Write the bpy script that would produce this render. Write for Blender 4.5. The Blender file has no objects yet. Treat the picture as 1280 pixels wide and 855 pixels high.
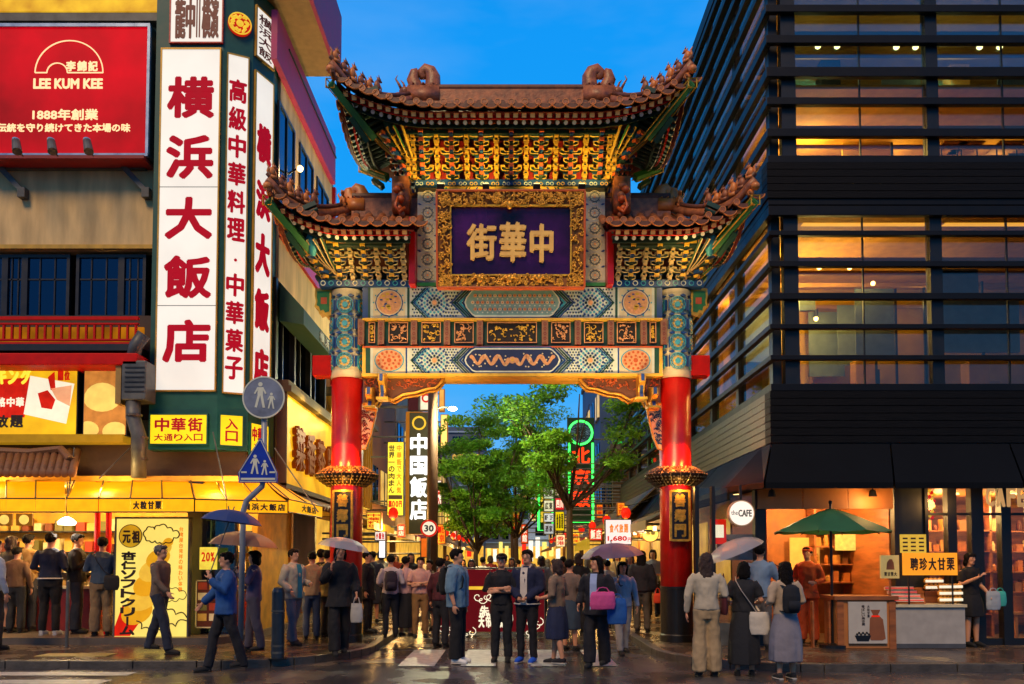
import bpy, bmesh, math, random
from mathutils import Matrix, Vector, noise
R = math.radians
rnd = random.Random(7)
sc = bpy.context.scene
C = sc.collection

# ------------------------------------------------------------------ camera, sky, sun, exposure
FPX, TILT, PCX, CAMZ = 1000.0, R(2.5), 637.0, 1.6
PCY = 700 - FPX * math.tan(TILT)
cam = bpy.data.cameras.new('camera'); camo = bpy.data.objects.new('camera', cam); C.objects.link(camo)
camo.location = (0, 0, CAMZ); camo.rotation_euler = (R(90) + TILT, 0, 0)
cam.sensor_fit = 'HORIZONTAL'; cam.sensor_width = 36; cam.lens = FPX / 1280 * 36
cam.shift_x = (640 - PCX) / 1280; cam.shift_y = (PCY - 427.5) / 1280
cam.clip_start = .1; cam.clip_end = 2000
sc.camera = camo

def dirpx(px, py):
    u, v = (px - PCX) / FPX, (PCY - py) / FPX
    c, s = math.cos(TILT), math.sin(TILT)
    return u, c - v * s, s + v * c
def P(px, py, Y):
    """the point at depth Y (metres in front of the camera) seen at pixel px, py of the photograph"""
    x, y, z = dirpx(px, py); k = Y / y
    return x * k, CAMZ + z * k
def X(px, Y, py=427): return P(px, py, Y)[0]
def Z(py, Y): return P(637, py, Y)[1]

def lin(h, k=1.0):
    h = h.lstrip('#'); o = []
    for i in (0, 2, 4):
        c = int(h[i:i+2], 16) / 255
        o.append((c / 12.92 if c <= .04045 else ((c + .055) / 1.055) ** 2.4) * k)
    return (*o, 1.0)

wd = bpy.data.worlds.new('World'); sc.world = wd; wd.use_nodes = True
nt = wd.node_tree; bg = nt.nodes['Background']
SUN_EL, SUN_ROT = R(48), R(200)
sky = nt.nodes.new('ShaderNodeTexSky'); sky.sky_type = 'NISHITA'; sky.sun_disc = False
sky.sun_elevation = R(4); sky.sun_rotation = SUN_ROT; sky.altitude = 0; sky.dust_density = .4; sky.ozone_density = 4
tint = nt.nodes.new('ShaderNodeMix'); tint.data_type = 'RGBA'; tint.blend_type = 'MULTIPLY'; tint.inputs[0].default_value = 1
tint.inputs[7].default_value = (.05, .62, 1.25, 1)
nt.links.new(sky.outputs[0], tint.inputs[6])
# dusk: the zenith deepens, the horizon stays paler
tc = nt.nodes.new('ShaderNodeTexCoord'); sep = nt.nodes.new('ShaderNodeSeparateXYZ'); rmp = nt.nodes.new('ShaderNodeValToRGB')
nt.links.new(tc.outputs['Generated'], sep.inputs[0]); nt.links.new(sep.outputs['Z'], rmp.inputs[0])
e = rmp.color_ramp.elements
e[0].position = 0; e[0].color = (.12, .44, .82, 1)
e[1].position = .56; e[1].color = (.006, .30, .86, 1)
k = e.new(.12); k.color = (.06, .40, .86, 1)
k = e.new(.30); k.color = (.012, .35, .88, 1)
k = e.new(1.0); k.color = (.0, .07, .30, 1)
nz = nt.nodes.new('ShaderNodeTexNoise'); nz.inputs['Scale'].default_value = 3.2; nz.inputs['Detail'].default_value = 5
mp = nt.nodes.new('ShaderNodeMapping'); mp.inputs['Scale'].default_value = (1, 1, 3.5)
nt.links.new(tc.outputs['Generated'], mp.inputs[0]); nt.links.new(mp.outputs[0], nz.inputs['Vector'])
cr = nt.nodes.new('ShaderNodeValToRGB'); cr.color_ramp.elements[0].position = .45; cr.color_ramp.elements[1].position = .8
cr.color_ramp.elements[1].color = (.34, .34, .34, 1); cr.color_ramp.elements[0].color = (0, 0, 0, 1)
nt.links.new(nz.outputs['Fac'], cr.inputs[0])
cl = nt.nodes.new('ShaderNodeMix'); cl.data_type = 'RGBA'; cl.inputs[7].default_value = (.30, .52, .85, 1)
nt.links.new(cr.outputs[0], cl.inputs[0]); nt.links.new(rmp.outputs[0], cl.inputs[6])
mx = nt.nodes.new('ShaderNodeMix'); mx.data_type = 'RGBA'; mx.blend_type = 'ADD'; mx.inputs[0].default_value = .02
# away from the gate the sky is already darker
sw = nt.nodes.new('ShaderNodeMapRange'); sw.interpolation_type = 'SMOOTHSTEP'; sw.inputs['From Min'].default_value = .1; sw.inputs['From Max'].default_value = -1; sw.inputs['To Max'].default_value = .8
nt.links.new(sep.outputs['Y'], sw.inputs[0])
sg = nt.nodes.new('ShaderNodeMix'); sg.data_type = 'RGBA'; sg.inputs[7].default_value = (.05, .13, .30, 1)
nt.links.new(sw.outputs[0], sg.inputs[0]); nt.links.new(cl.outputs[2], sg.inputs[6]); nt.links.new(sg.outputs[2], mx.inputs[6]); nt.links.new(tint.outputs[2], mx.inputs[7])
nt.links.new(mx.outputs[2], bg.inputs[0]); bg.inputs[1].default_value = .86

sl = bpy.data.lights.new('dusk_sun', 'SUN'); sl.energy = 1.95; sl.angle = R(20); sl.color = (1, .66, .34)
so = bpy.data.objects.new('dusk_sun', sl); C.objects.link(so)
so.rotation_euler = (R(90) - SUN_EL, 0, R(-20))
sc.view_settings.view_transform = 'Standard'; sc.view_settings.look = 'None'
sc.view_settings.exposure = .28; sc.view_settings.gamma = 1
sc.render.engine = 'CYCLES'
cy = sc.cycles
cy.use_denoising = True
try: cy.denoiser = 'OPENIMAGEDENOISE'
except Exception: pass
cy.max_bounces = 6; cy.diffuse_bounces = 2; cy.glossy_bounces = 3; cy.transparent_max_bounces = 12; cy.transmission_bounces = 4
cy.sample_clamp_indirect = 3; cy.sample_clamp_direct = 20; cy.caustics_reflective = False; cy.caustics_refractive = False

def lamp(loc, col, power, r=.08, kind='POINT', target=None, spot=60, size=None):
    l = bpy.data.lights.new('lamp_light', kind); l.energy = power*1.7; l.color = col
    if kind == 'AREA':
        l.shape = 'RECTANGLE'; l.size, l.size_y = size
    else: l.shadow_soft_size = r
    if kind == 'SPOT': l.spot_size = R(spot); l.spot_blend = 1
    o = bpy.data.objects.new('lamp_light', l); C.objects.link(o); o.location = loc
    if target: o.rotation_euler = (Vector(target) - Vector(loc)).to_track_quat('-Z', 'Y').to_euler()
    return o
WARM = (1, .62, .25); GOLD = (1, .50, .12); WHITE = (1, .85, .65)

# ------------------------------------------------------------------ materials
MATS = {}
def M(name, col=None, rough=.6, metal=0, em=0, var=.12, scale=6, bump=0, bscale=30, spec=.5, emcol=None, coat=0, stretch=None):
    if name in MATS: return MATS[name]
    m = bpy.data.materials.new(name); m.use_nodes = True; MATS[name] = m
    t = m.node_tree; b = t.nodes['Principled BSDF']
    c = lin(col) if isinstance(col, str) else (*col, 1)
    if em: c0 = c
    b.inputs['Roughness'].default_value = rough; b.inputs['Metallic'].default_value = metal
    b.inputs['Specular IOR Level'].default_value = spec
    if coat: b.inputs['Coat Weight'].default_value = coat; b.inputs['Coat Roughness'].default_value = .08
    co = t.nodes.new('ShaderNodeTexCoord')
    vec = co.outputs['Object']
    if stretch:
        mpn = t.nodes.new('ShaderNodeMapping'); mpn.inputs['Scale'].default_value = stretch
        t.links.new(vec, mpn.inputs[0]); vec = mpn.outputs[0]
    if var:
        n = t.nodes.new('ShaderNodeTexNoise'); n.inputs['Scale'].default_value = scale; n.inputs['Detail'].default_value = 6
        t.links.new(vec, n.inputs['Vector'])
        r = t.nodes.new('ShaderNodeValToRGB'); r.color_ramp.elements[0].position = .3; r.color_ramp.elements[1].position = .7
        r.color_ramp.elements[0].color = tuple(max(0, v * (1 - var * 1.6)) for v in c[:3]) + (1,)
        r.color_ramp.elements[1].color = tuple(min(1, v * (1 + var)) for v in c[:3]) + (1,)
        t.links.new(n.outputs['Fac'], r.inputs[0])
        if em: b.inputs['Base Color'].default_value = tuple(v*.3 for v in c[:3])+(1,)
        else: t.links.new(r.outputs[0], b.inputs['Base Color'])
        if em:
            if emcol is None: t.links.new(r.outputs[0], b.inputs['Emission Color'])
        mr = t.nodes.new('ShaderNodeMapRange'); mr.inputs['To Min'].default_value = max(0, rough - .1); mr.inputs['To Max'].default_value = min(1, rough + .12)
        t.links.new(n.outputs['Fac'], mr.inputs[0]); t.links.new(mr.outputs[0], b.inputs['Roughness'])
    else:
        b.inputs['Base Color'].default_value = tuple(v*.3 for v in c[:3])+(1,) if em else c
        b.inputs['Emission Color'].default_value = c
    if em:
        b.inputs['Specular IOR Level'].default_value = min(spec, .15)
        if emcol is not None: b.inputs['Emission Color'].default_value = lin(emcol) if isinstance(emcol, str) else (*emcol, 1)
        b.inputs['Emission Strength'].default_value = em
    if bump:
        n2 = t.nodes.new('ShaderNodeTexNoise'); n2.inputs['Scale'].default_value = bscale; n2.inputs['Detail'].default_value = 5
        t.links.new(vec, n2.inputs['Vector'])
        bp = t.nodes.new('ShaderNodeBump'); bp.inputs['Strength'].default_value = bump; bp.inputs['Distance'].default_value = .02
        t.links.new(n2.outputs['Fac'], bp.inputs['Height']); t.links.new(bp.outputs[0], b.inputs['Normal'])
    return m
def glassm(name, tintc=(.75, .85, .9), refl=1.0, ior=1.5, rough=.02, rc=(1,1,1)):
    if name in MATS: return MATS[name]
    m = bpy.data.materials.new(name); m.use_nodes = True; MATS[name] = m
    t = m.node_tree; t.nodes.remove(t.nodes['Principled BSDF'])
    tr = t.nodes.new('ShaderNodeBsdfTransparent'); tr.inputs[0].default_value = (*tintc, 1)
    g = t.nodes.new('ShaderNodeBsdfGlossy'); g.inputs['Roughness'].default_value = rough; g.inputs[0].default_value = (refl*rc[0], refl*rc[1], refl*rc[2], 1)
    f = t.nodes.new('ShaderNodeFresnel'); gm_ = t.nodes.new('ShaderNodeNewGeometry'); mr_ = t.nodes.new('ShaderNodeMapRange')   # same reflectance on both faces of a pane
    mr_.inputs['To Min'].default_value = ior; mr_.inputs['To Max'].default_value = 1/ior
    t.links.new(gm_.outputs['Backfacing'], mr_.inputs[0]); t.links.new(mr_.outputs[0], f.inputs[0])
    x = t.nodes.new('ShaderNodeMixShader'); t.links.new(f.outputs[0], x.inputs[0]); t.links.new(tr.outputs[0], x.inputs[1]); t.links.new(g.outputs[0], x.inputs[2])
    t.links.new(x.outputs[0], t.nodes['Material Output'].inputs[0])
    return m

# shared palette
m_red = M('lacquer_red', '#c01006', .34, var=.12, scale=5, bump=.15, bscale=12, coat=.15)
m_dred = M('dull_red', '#7d1210', .5)
m_blk = M('column_base_black', '#141210', .35)
m_tile = M('roof_tile', '#a86238', .42, var=.35, scale=9, bump=.3)
m_tile2 = M('roof_tile_pan', '#6b3a20', .5, var=.3, scale=9, bump=.3)
m_rim = M('tile_rim', '#e0853c', .4, var=.2)
m_grn = M('paint_green', '#12442c', .45)
m_dgrn = M('paint_dark_green', '#0b2a22', .5)
m_lgrn = M('paint_leaf_green', '#2f7a3c', .45)
m_blu = M('paint_blue', '#123f7c', .4)
m_teal = M('paint_teal', '#3fa0b0', .45)
m_wht = M('paint_white', '#cfd2bc', .5, var=.06)
m_crm = M('paint_cream', '#d8c498', .5)
m_pch = M('paint_peach', '#dc9a62', .45, var=.15, scale=20)
m_org = M('paint_orange', '#c4571c', .4)
m_gold = M('gilding', '#dfa038', .32, metal=.55, var=.25, scale=14, bump=.3)
m_goldp = M('gold_paint', '#e0ae34', .45, metal=.15, var=.15)
m_drk = M('dark_timber', '#1a120d', .7)  # plain dark brown timber tone
m_brn = M('carved_wood', '#6b3a1c', .5, bump=.6, bscale=40)
m_crmw = M('counter_cream','#d8c8a0',.4)
# ------------------------------------------------------------------ mesh builder
class MB:
    def __init__(s): s.v = []; s.f = []; s.m = []
    def add(s, vs, fs, m=0):
        o = len(s.v); s.v += [tuple(p) for p in vs]; s.f += [tuple(i + o for i in f) for f in fs]
        s.m += [m] * len(fs); return s
    def box(s, x0, x1, y0, y1, z0, z1, m=0, T=None):
        vs = [(x0,y0,z0),(x1,y0,z0),(x1,y1,z0),(x0,y1,z0),(x0,y0,z1),(x1,y0,z1),(x1,y1,z1),(x0,y1,z1)]
        if T: vs = [T @ Vector(p) for p in vs]
        return s.add(vs, [(0,3,2,1),(4,5,6,7),(0,1,5,4),(1,2,6,5),(2,3,7,6),(3,0,4,7)], m)
    def prism(s, pts, y0, y1, m=0):
        """outline of (x, z) points, extruded from y0 (front) to y1"""
        n = len(pts); vs = [(x, y0, z) for x, z in pts] + [(x, y1, z) for x, z in pts]
        fs = [tuple(range(n)), tuple(range(2*n-1, n-1, -1))] + [(i, i+n, (i+1)%n+n, (i+1)%n) for i in range(n)]
        return s.add(vs, fs, m)
    def flat(s, pts, z0, z1, m=0):
        """outline of (x, y) points, extruded from z0 up to z1"""
        n = len(pts); vs = [(x, y, z0) for x, y in pts] + [(x, y, z1) for x, y in pts]
        fs = [tuple(range(n-1, -1, -1)), tuple(range(n, 2*n))] + [(i, (i+1)%n, (i+1)%n+n, i+n) for i in range(n)]
        return s.add(vs, fs, m)
    def disc(s, cx, cz, r, y0, y1, m=0, n=16, rz=None, a0=0):
        rz = r if rz is None else rz
        return s.prism([(cx + r*math.cos(a0+2*math.pi*i/n), cz + rz*math.sin(a0+2*math.pi*i/n)) for i in range(n)], y0, y1, m)
    def ring(s, cx, cz, r, w, y0, y1, m=0, n=24, k=1.0):
        vs = []
        for i in range(n):
            a = 2*math.pi*i/n; c, d = math.cos(a), math.sin(a)
            for rr, y in ((r, y0), (r-w, y0), (r-w, y1), (r, y1)): vs.append((cx+rr*c, y, cz+rr*d*k))
        fs = []
        for i in range(n):
            j = (i+1) % n
            for q in range(4): fs.append((i*4+q, j*4+q, j*4+(q+1)%4, i*4+(q+1)%4))
        return s.add(vs, fs, m)
    def tube(s, pts, r, n=8, m=0, flat=None):
        pts = [Vector(p) for p in pts]; k = len(pts)
        rs = r if isinstance(r, (list, tuple)) else [r]*k
        up = Vector((0,0,1)); vs = []; prev = None
        for i, p in enumerate(pts):
            d = (pts[min(i+1,k-1)] - pts[max(i-1,0)])
            if d.length < 1e-9: d = Vector((0,0,1))
            d.normalize()
            a = prev if prev is not None else (Vector((1,0,0)) if abs(d.z) > .9 else up.cross(d).normalized())
            a = (a - d * a.dot(d))
            a = a.normalized() if a.length > 1e-6 else d.orthogonal().normalized()
            b = d.cross(a); prev = a
            ra = rs[i]; ra, rb = ra if isinstance(ra, tuple) else (ra, ra)
            for q in range(n):
                t = 2*math.pi*q/n; vs.append(p + a*ra*math.cos(t) + b*rb*math.sin(t))
        fs = [tuple(range(n-1,-1,-1)), tuple((k-1)*n+q for q in range(n))]
        for i in range(k-1):
            for q in range(n): fs.append((i*n+q, i*n+(q+1)%n, (i+1)*n+(q+1)%n, (i+1)*n+q))
        return s.add(vs, fs, m)
    def lathe(s, prof, cx=0, cy=0, n=24, m=0, ry=1.0, cap=True):
        vs = []; k = len(prof)
        for r, z in prof:
            for q in range(n):
                t = 2*math.pi*q/n; vs.append((cx + r*math.cos(t), cy + r*ry*math.sin(t), z))
        fs = []
        for i in range(k-1):
            for q in range(n): fs.append((i*n+q, i*n+(q+1)%n, (i+1)*n+(q+1)%n, (i+1)*n+q))
        if cap: fs += [tuple(range(n-1,-1,-1)), tuple((k-1)*n+q for q in range(n))]
        return s.add(vs, fs, m)
    def ball(s, c, r, nu=10, nv=7, m=0, T=None):
        r = r if isinstance(r, tuple) else (r, r, r); vs = [(0,0,-1)]; 
        for j in range(1, nv):
            p = -math.pi/2 + math.pi*j/nv
            for i in range(nu):
                t = 2*math.pi*i/nu; vs.append((math.cos(p)*math.cos(t), math.cos(p)*math.sin(t), math.sin(p)))
        vs.append((0,0,1)); L = len(vs)-1
        vs = [Vector((x*r[0], y*r[1], z*r[2])) for x,y,z in vs]
        if T: vs = [T @ p for p in vs]
        vs = [p + Vector(c) for p in vs]
        fs = [(0, 1+(i+1)%nu, 1+i) for i in range(nu)]
        for j in range(nv-2):
            for i in range(nu):
                a = 1+j*nu+i; b = 1+j*nu+(i+1)%nu; fs.append((a, b, b+nu, a+nu))
        fs += [(L, L-nu+i, L-nu+(i+1)%nu) for i in range(nu)]
        return s.add(vs, fs, m)
    def put(s, other, T, m=None):
        o = len(s.v); s.v += [tuple(T @ Vector(p)) for p in other.v]; s.f += [tuple(i+o for i in f) for f in other.f]
        s.m += other.m if m is None else [m]*len(other.m); return s
    def mesh(s, name, mats, T=None, smooth=False, normals=False):
        me = bpy.data.meshes.new(name)
        vs = s.v if T is None else [tuple(T @ Vector(p)) for p in s.v]
        me.from_pydata(vs, [], s.f)
        for mt in (mats if isinstance(mats, (list, tuple)) else [mats]): me.materials.append(mt)
        if len(me.materials) > 1: me.polygons.foreach_set('material_index', s.m)
        if normals:
            b = bmesh.new(); b.from_mesh(me); bmesh.ops.recalc_face_normals(b, faces=b.faces); b.to_mesh(me); b.free()
        if smooth: me.polygons.foreach_set('use_smooth', [True]*len(me.polygons))
        return me
    def build(s, name, mats, parent=None, T=None, smooth=False, local=False, kind=None, bevel=0, label=None, normals=False):
        """link as ONE object; vertices are in world space unless local"""
        if parent is not None and not local:
            inv = MW[parent.name].inverted(); T = inv @ T if T is not None else inv
        o = bpy.data.objects.new(name, s.mesh(name, mats, T, smooth, normals)); C.objects.link(o)
        if parent is not None: o.parent = parent; MW[o.name] = MW[parent.name]
        else: MW[o.name] = Matrix.Identity(4)
        if kind or name in JOINED: o['kind'] = kind or 'stuff'
        if label: o['label'] = label
        if bevel:
            bv = o.modifiers.new('bevel', 'BEVEL'); bv.width = bevel; bv.segments = 2; bv.limit_method = 'ANGLE'
        return o
MW = {}
JOINED = {'rosette','mosaic_rosette','blue_wedge','scroll_band','edge_stripes','ridge_roundels','chevron','medallion','cartouche','painted_chevrons','painted_flowers','seal_script','lettering','carved_relief','scroll_inlay','painted_panel','gilt_scroll'}
def tag(o, label, cat, group=None):
    o['label'] = label; o['category'] = cat
    if group: o['group'] = group
    return o
def thing(name, label, cat, loc=(0,0,0), rotz=0, group=None):
    o = bpy.data.objects.new(name, None); C.objects.link(o); o.location = loc; o.rotation_euler = (0,0,rotz)
    o.empty_display_size = .2
    MW[o.name] = Matrix.Translation(loc) @ Matrix.Rotation(rotz, 4, 'Z')
    return tag(o, label, cat, group)
def piece(name, me, parent, loc=(0,0,0), rot=(0,0,0), scl=(1,1,1)):
    """one more object sharing the mesh me, standing at world position loc"""
    o = bpy.data.objects.new(name, me); C.objects.link(o); o.parent = parent
    p = MW[parent.name].inverted() @ Vector(loc)
    o.location = p; o.rotation_euler = rot; o.scale = scl
    MW[o.name] = MW[parent.name]
    return o
def struct(name, mb, mats, smooth=False, **k):
    o = mb.build(name, mats, smooth=smooth, **k); o['kind'] = 'structure'; return o

# ------------------------------------------------------------------ lettering
_gl = {}
def glyph(s):
    key = s
    if key in _gl: return _gl[key]
    cu = bpy.data.curves.new('t', 'FONT'); cu.body = s; cu.size = 1; cu.resolution_u = 2; cu.extrude = .5; cu.offset = 0
    ob = bpy.data.objects.new('t', cu); C.objects.link(ob)
    dg = bpy.context.evaluated_depsgraph_get(); me = bpy.data.meshes.new_from_object(ob.evaluated_get(dg))
    vs = [(v.co.x, v.co.y, v.co.z) for v in me.vertices]; fs = [tuple(p.vertices) for p in me.polygons]
    bpy.data.objects.remove(ob); bpy.data.curves.remove(cu); bpy.data.meshes.remove(me)
    if not vs: vs, fs = [(0,0,0),(1,0,0),(1,1,0)], [(0,1,2)]
    x0 = min(v[0] for v in vs); x1 = max(v[0] for v in vs); y0 = min(v[1] for v in vs); y1 = max(v[1] for v in vs)
    w = max(x1-x0, 1e-4); h = max(y1-y0, 1e-4)
    _gl[key] = ([((v[0]-x0)/w, (v[1]-y0)/h, v[2]) for v in vs], fs, w/h); return _gl[key]
def put_text(mb, s, x0, x1, z0, z1, y, m=0, th=.004, off=0.0, fit=True):
    """string s filling the box x0..x1, z0..z1, its front at y - th"""
    vs, fs, asp = glyph(s)
    if not fit:
        w = (z1-z0)*asp; cx = (x0+x1)/2
        if w > x1-x0: w = x1-x0
        x0, x1 = cx-w/2, cx+w/2
    # brush weight: the glyph is laid down several times, each a hair further back
    b_ = off * (z1-z0); n = 8 if off > .035 else (4 if off > 0 else 0)
    sh = [(0, 0)] + [(b_*math.cos(2*math.pi*i/n+.4), b_*math.sin(2*math.pi*i/n+.4)) for i in range(n)]
    for i, (dx, dz) in enumerate(sh):
        mb.add([(x0+b_+(x1-x0-2*b_)*a+dx, y-th*(.5+c)+i*th*.04, z0+b_+(z1-z0-2*b_)*b+dz) for a, b, c in vs], fs, m)
def chars(s, x0, x1, z0, z1, y, mat, parent, vertical=False, off=.02, th=.006, T=None, gap=.12, one=False, local=False, name='character'):
    n = len(s); mb = MB()
    for i, ch in enumerate(s):
        if ch == ' ': continue
        if vertical:
            h = (z1-z0)/n; a, b = z1-h*(i+1), z1-h*i; g = h*gap/2; box = (x0, x1, a+g, b-g)
        else:
            w = (x1-x0)/n; a, b = x0+w*i, x0+w*(i+1); g = w*gap/2; box = (a+g, b-g, z0, z1)
        bx = list(box)
        if ch in '・·ー一': 
            mx_, mz_ = (bx[0]+bx[1])/2, (bx[2]+bx[3])/2; hw, hz = (bx[1]-bx[0])/2, (bx[3]-bx[2])/2
            if ch in '・·': hw = hz = min(hw, hz)*.22
            elif (ch == 'ー' and vertical): hw *= .14
            else: hz *= .14
            bx = [mx_-hw, mx_+hw, mz_-hz, mz_+hz]
        if not one: mb = MB()
        if ch == 'ー' and vertical: mb.box(bx[0], bx[1], y-th, y, bx[2], bx[3])
        else: put_text(mb, ch, *bx, y, 0, th, off)
        if not one: mb.build(name, mat, parent, T=T, local=local)
    if one: return mb.build('lettering', mat, parent, T=T, local=local)
# ------------------------------------------------------------------ ground
def wet(name, col, r0, r1, sc1=1.2, brick=None, bump=.25):
    m = bpy.data.materials.new(name); m.use_nodes = True; MATS[name] = m; t = m.node_tree; b = t.nodes['Principled BSDF']
    g = t.nodes.new('ShaderNodeNewGeometry'); n = t.nodes.new('ShaderNodeTexNoise'); n.inputs['Scale'].default_value = sc1; n.inputs['Detail'].default_value = 7
    t.links.new(g.outputs['Position'], n.inputs['Vector'])
    mr = t.nodes.new('ShaderNodeMapRange'); mr.inputs['From Min'].default_value = .35; mr.inputs['From Max'].default_value = .68
    mr.inputs['To Min'].default_value = r0; mr.inputs['To Max'].default_value = r1
    t.links.new(n.outputs['Fac'], mr.inputs[0]); t.links.new(mr.outputs[0], b.inputs['Roughness'])
    n2 = t.nodes.new('ShaderNodeTexNoise'); n2.inputs['Scale'].default_value = 60; n2.inputs['Detail'].default_value = 4; t.links.new(g.outputs['Position'], n2.inputs['Vector'])
    bp = t.nodes.new('ShaderNodeBump'); bp.inputs['Strength'].default_value = bump; bp.inputs['Distance'].default_value = .01
    c = lin(col); r = t.nodes.new('ShaderNodeValToRGB'); r.color_ramp.elements[0].color = tuple(v*.6 for v in c[:3])+(1,); r.color_ramp.elements[1].color = tuple(v*1.4 for v in c[:3])+(1,)
    r.color_ramp.elements[0].position = .3; r.color_ramp.elements[1].position = .7
    t.links.new(n.outputs['Fac'], r.inputs[0])
    if brick:
        k = t.nodes.new('ShaderNodeTexBrick'); k.inputs['Scale'].default_value = 1; k.inputs['Brick Width'].default_value = brick[0]; k.inputs['Row Height'].default_value = brick[1]
        k.inputs['Mortar Size'].default_value = .012; k.inputs['Color1'].default_value = (.75,.75,.75,1); k.inputs['Color2'].default_value = (1,1,1,1); k.inputs['Mortar'].default_value = (.25,.25,.25,1)
        t.links.new(g.outputs['Position'], k.inputs['Vector'])
        x = t.nodes.new('ShaderNodeMix'); x.data_type = 'RGBA'; x.blend_type = 'MULTIPLY'; x.inputs[0].default_value = 1
        t.links.new(r.outputs[0], x.inputs[6]); t.links.new(k.outputs['Color'], x.inputs[7]); t.links.new(x.outputs[2], b.inputs['Base Color'])
        ad = t.nodes.new('ShaderNodeMath'); ad.operation = 'ADD'; sf = t.nodes.new('ShaderNodeMath'); sf.operation = 'MULTIPLY'; sf.inputs[1].default_value = -.8
        t.links.new(k.outputs['Fac'], sf.inputs[0]); t.links.new(sf.outputs[0], ad.inputs[0]); t.links.new(n2.outputs['Fac'], ad.inputs[1]); t.links.new(ad.outputs[0], bp.inputs['Height'])
    else:
        t.links.new(r.outputs[0], b.inputs['Base Color']); t.links.new(n2.outputs['Fac'], bp.inputs['Height'])
    t.links.new(bp.outputs[0], b.inputs['Normal']); return m
m_road = wet('wet_asphalt', '#434040', .10, .42)
m_pave = wet('wet_paving', '#57483a', .10, .4, 1.6, (.6,.3))
m_lane = wet('wet_brick_lane', '#4d4238', .10, .35, 1.3, (.3,.3))
m_kerb = M('kerb_stone', '#4c463e', .4, bump=.5, var=.25)
m_line = M('road_paint', '#a9a9a4', .45, var=.25, scale=9, bump=.2)
struct('road', MB().add([(-150,-150,0),(150,-150,0),(150,300,0),(-150,300,0)], [(0,1,2,3)]), m_road)
struct('street_paving', MB().box(-2.32, 2.32, 14.4, 120, -.1, .004), m_lane)
def arc(cx, cy, r, a0, a1, n=10): return [(cx+r*math.cos(R(a0+(a1-a0)*i/n)), cy+r*math.sin(R(a0+(a1-a0)*i/n))) for i in range(n+1)]
left_out = [(-40, 11.85)] + [(-4.6, 11.85)] + arc(-4.6, 14.1, 2.25, -90, 0) + [(-2.35, 120), (-40, 120)]
right_out = [(40, 120), (2.4, 120)] + arc(4.5, 13.6, 2.1, 180, 270) + [(40, 11.5)]
inset = .16
left_in = [(-40, 12.0)] + [(-4.6, 12.0)] + arc(-4.6, 14.1, 2.1, -90, 0) + [(-2.5, 120), (-40, 120)]
right_in = [(40, 120), (2.55, 120)] + arc(4.5, 13.6, 1.95, 180, 270) + [(40, 11.65)]
lp = struct('left_pavement', MB().flat(left_in, -.1, .12), m_pave, normals=True)
rp_ = struct('right_pavement', MB().flat(right_in, -.1, .12), m_pave, normals=True)
def kerbline(outer, inner, par, skip):
    for i in range(len(outer)-1):
        (ax, ay), (bx, by) = outer[i], outer[i+1]; (cx, cy_), (dx, dy) = inner[i], inner[i+1]
        L = math.hypot(bx-ax, by-ay) or .01
        if L > 60 and i in skip: continue
        n = max(1, int(L/.9)); n = min(n, 30)
        for k_ in range(n):
            # long straights: stones only as far as they can be told apart
            f0, f1 = k_/n, (k_+1)/n-.012/L
            if L > 60: f0, f1 = k_*.9/L, (k_+1)*.9/L-.012/L*1.0
            p = lambda A, B, f: (A[0]+(B[0]-A[0])*f, A[1]+(B[1]-A[1])*f)
            q = [p((ax,ay),(bx,by),f0), p((ax,ay),(bx,by),f1), p((cx,cy_),(dx,dy),f1), p((cx,cy_),(dx,dy),f0)]
            MB().flat(q, -.05, .118).build('kerb_stone', m_kerb, par, normals=True, bevel=.01)
kl = left_out[:]; ki = left_in[:]
kl[0] = (-14, 11.85); ki[0] = (-14, 12.0); kl[-2] = (-2.35, 45); ki[-2] = (-2.5, 45)
kerbline(kl[:-1], ki[:-1], lp, [])
kr = right_out[1:]; kj = right_in[1:]; kr[0] = (2.4, 45); kj[0] = (2.55, 45); kr[-1] = (14, 11.5); kj[-1] = (14, 11.65)
kerbline(kr, kj, rp_, [])
# crosswalk blocks in front of the gate and lane lines at the left
zm = MB().box(-2.0,-1.99,12.1,12.11,.004,.0045)
for i, (a, b) in enumerate(((500,545),(577,620),(663,706),(738,770))):
    x0 = (a-637)*.0123; x1 = (b-637)*.0123; ob = struct('crosswalk_stripe', MB().add([(x0,12.1,.008),(x1,12.1,.008),(x1,14.3,.008),(x0,14.3,.008)],[(0,1,2,3)]), m_line)
for y0, y1, xr in ((11.15,11.5,-5.3),(10.4,10.75,-5.3)):
    struct('road_marking', MB().add([(-16,y0,.004),(xr,y0,.004),(xr,y1,.004),(-16,y1,.004)],[(0,1,2,3)]), m_line)
# studded yellow paving strip on the left pavement
tc_ = MB().box(-7.3,-6.2,12.35,12.75,.118,.126)
for i in range(22):
    for j in range(8): tc_.disc
tp = struct('tactile_paving', tc_, M('tactile_yellow', '#8a7a3a', .4))
for i in range(2): struct('drain_cover', MB().lathe([(.3,.121),(.3,.126),(.27,.128)], cx=(-2.9,3.6)[i], cy=(13.0,12.3)[i], n=24), M('cast_iron', '#2a2826', .35, metal=.6, bump=.5))
# raised floor of the left shops
struct('shop_step', MB().flat([(-30,14.05),(-5.2,14.05),(-4.75,14.8),(-4.75,20.5),(-30,20.5)], .12, .24), M('step_stone', '#5d5348', .35, bump=.2))

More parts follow.
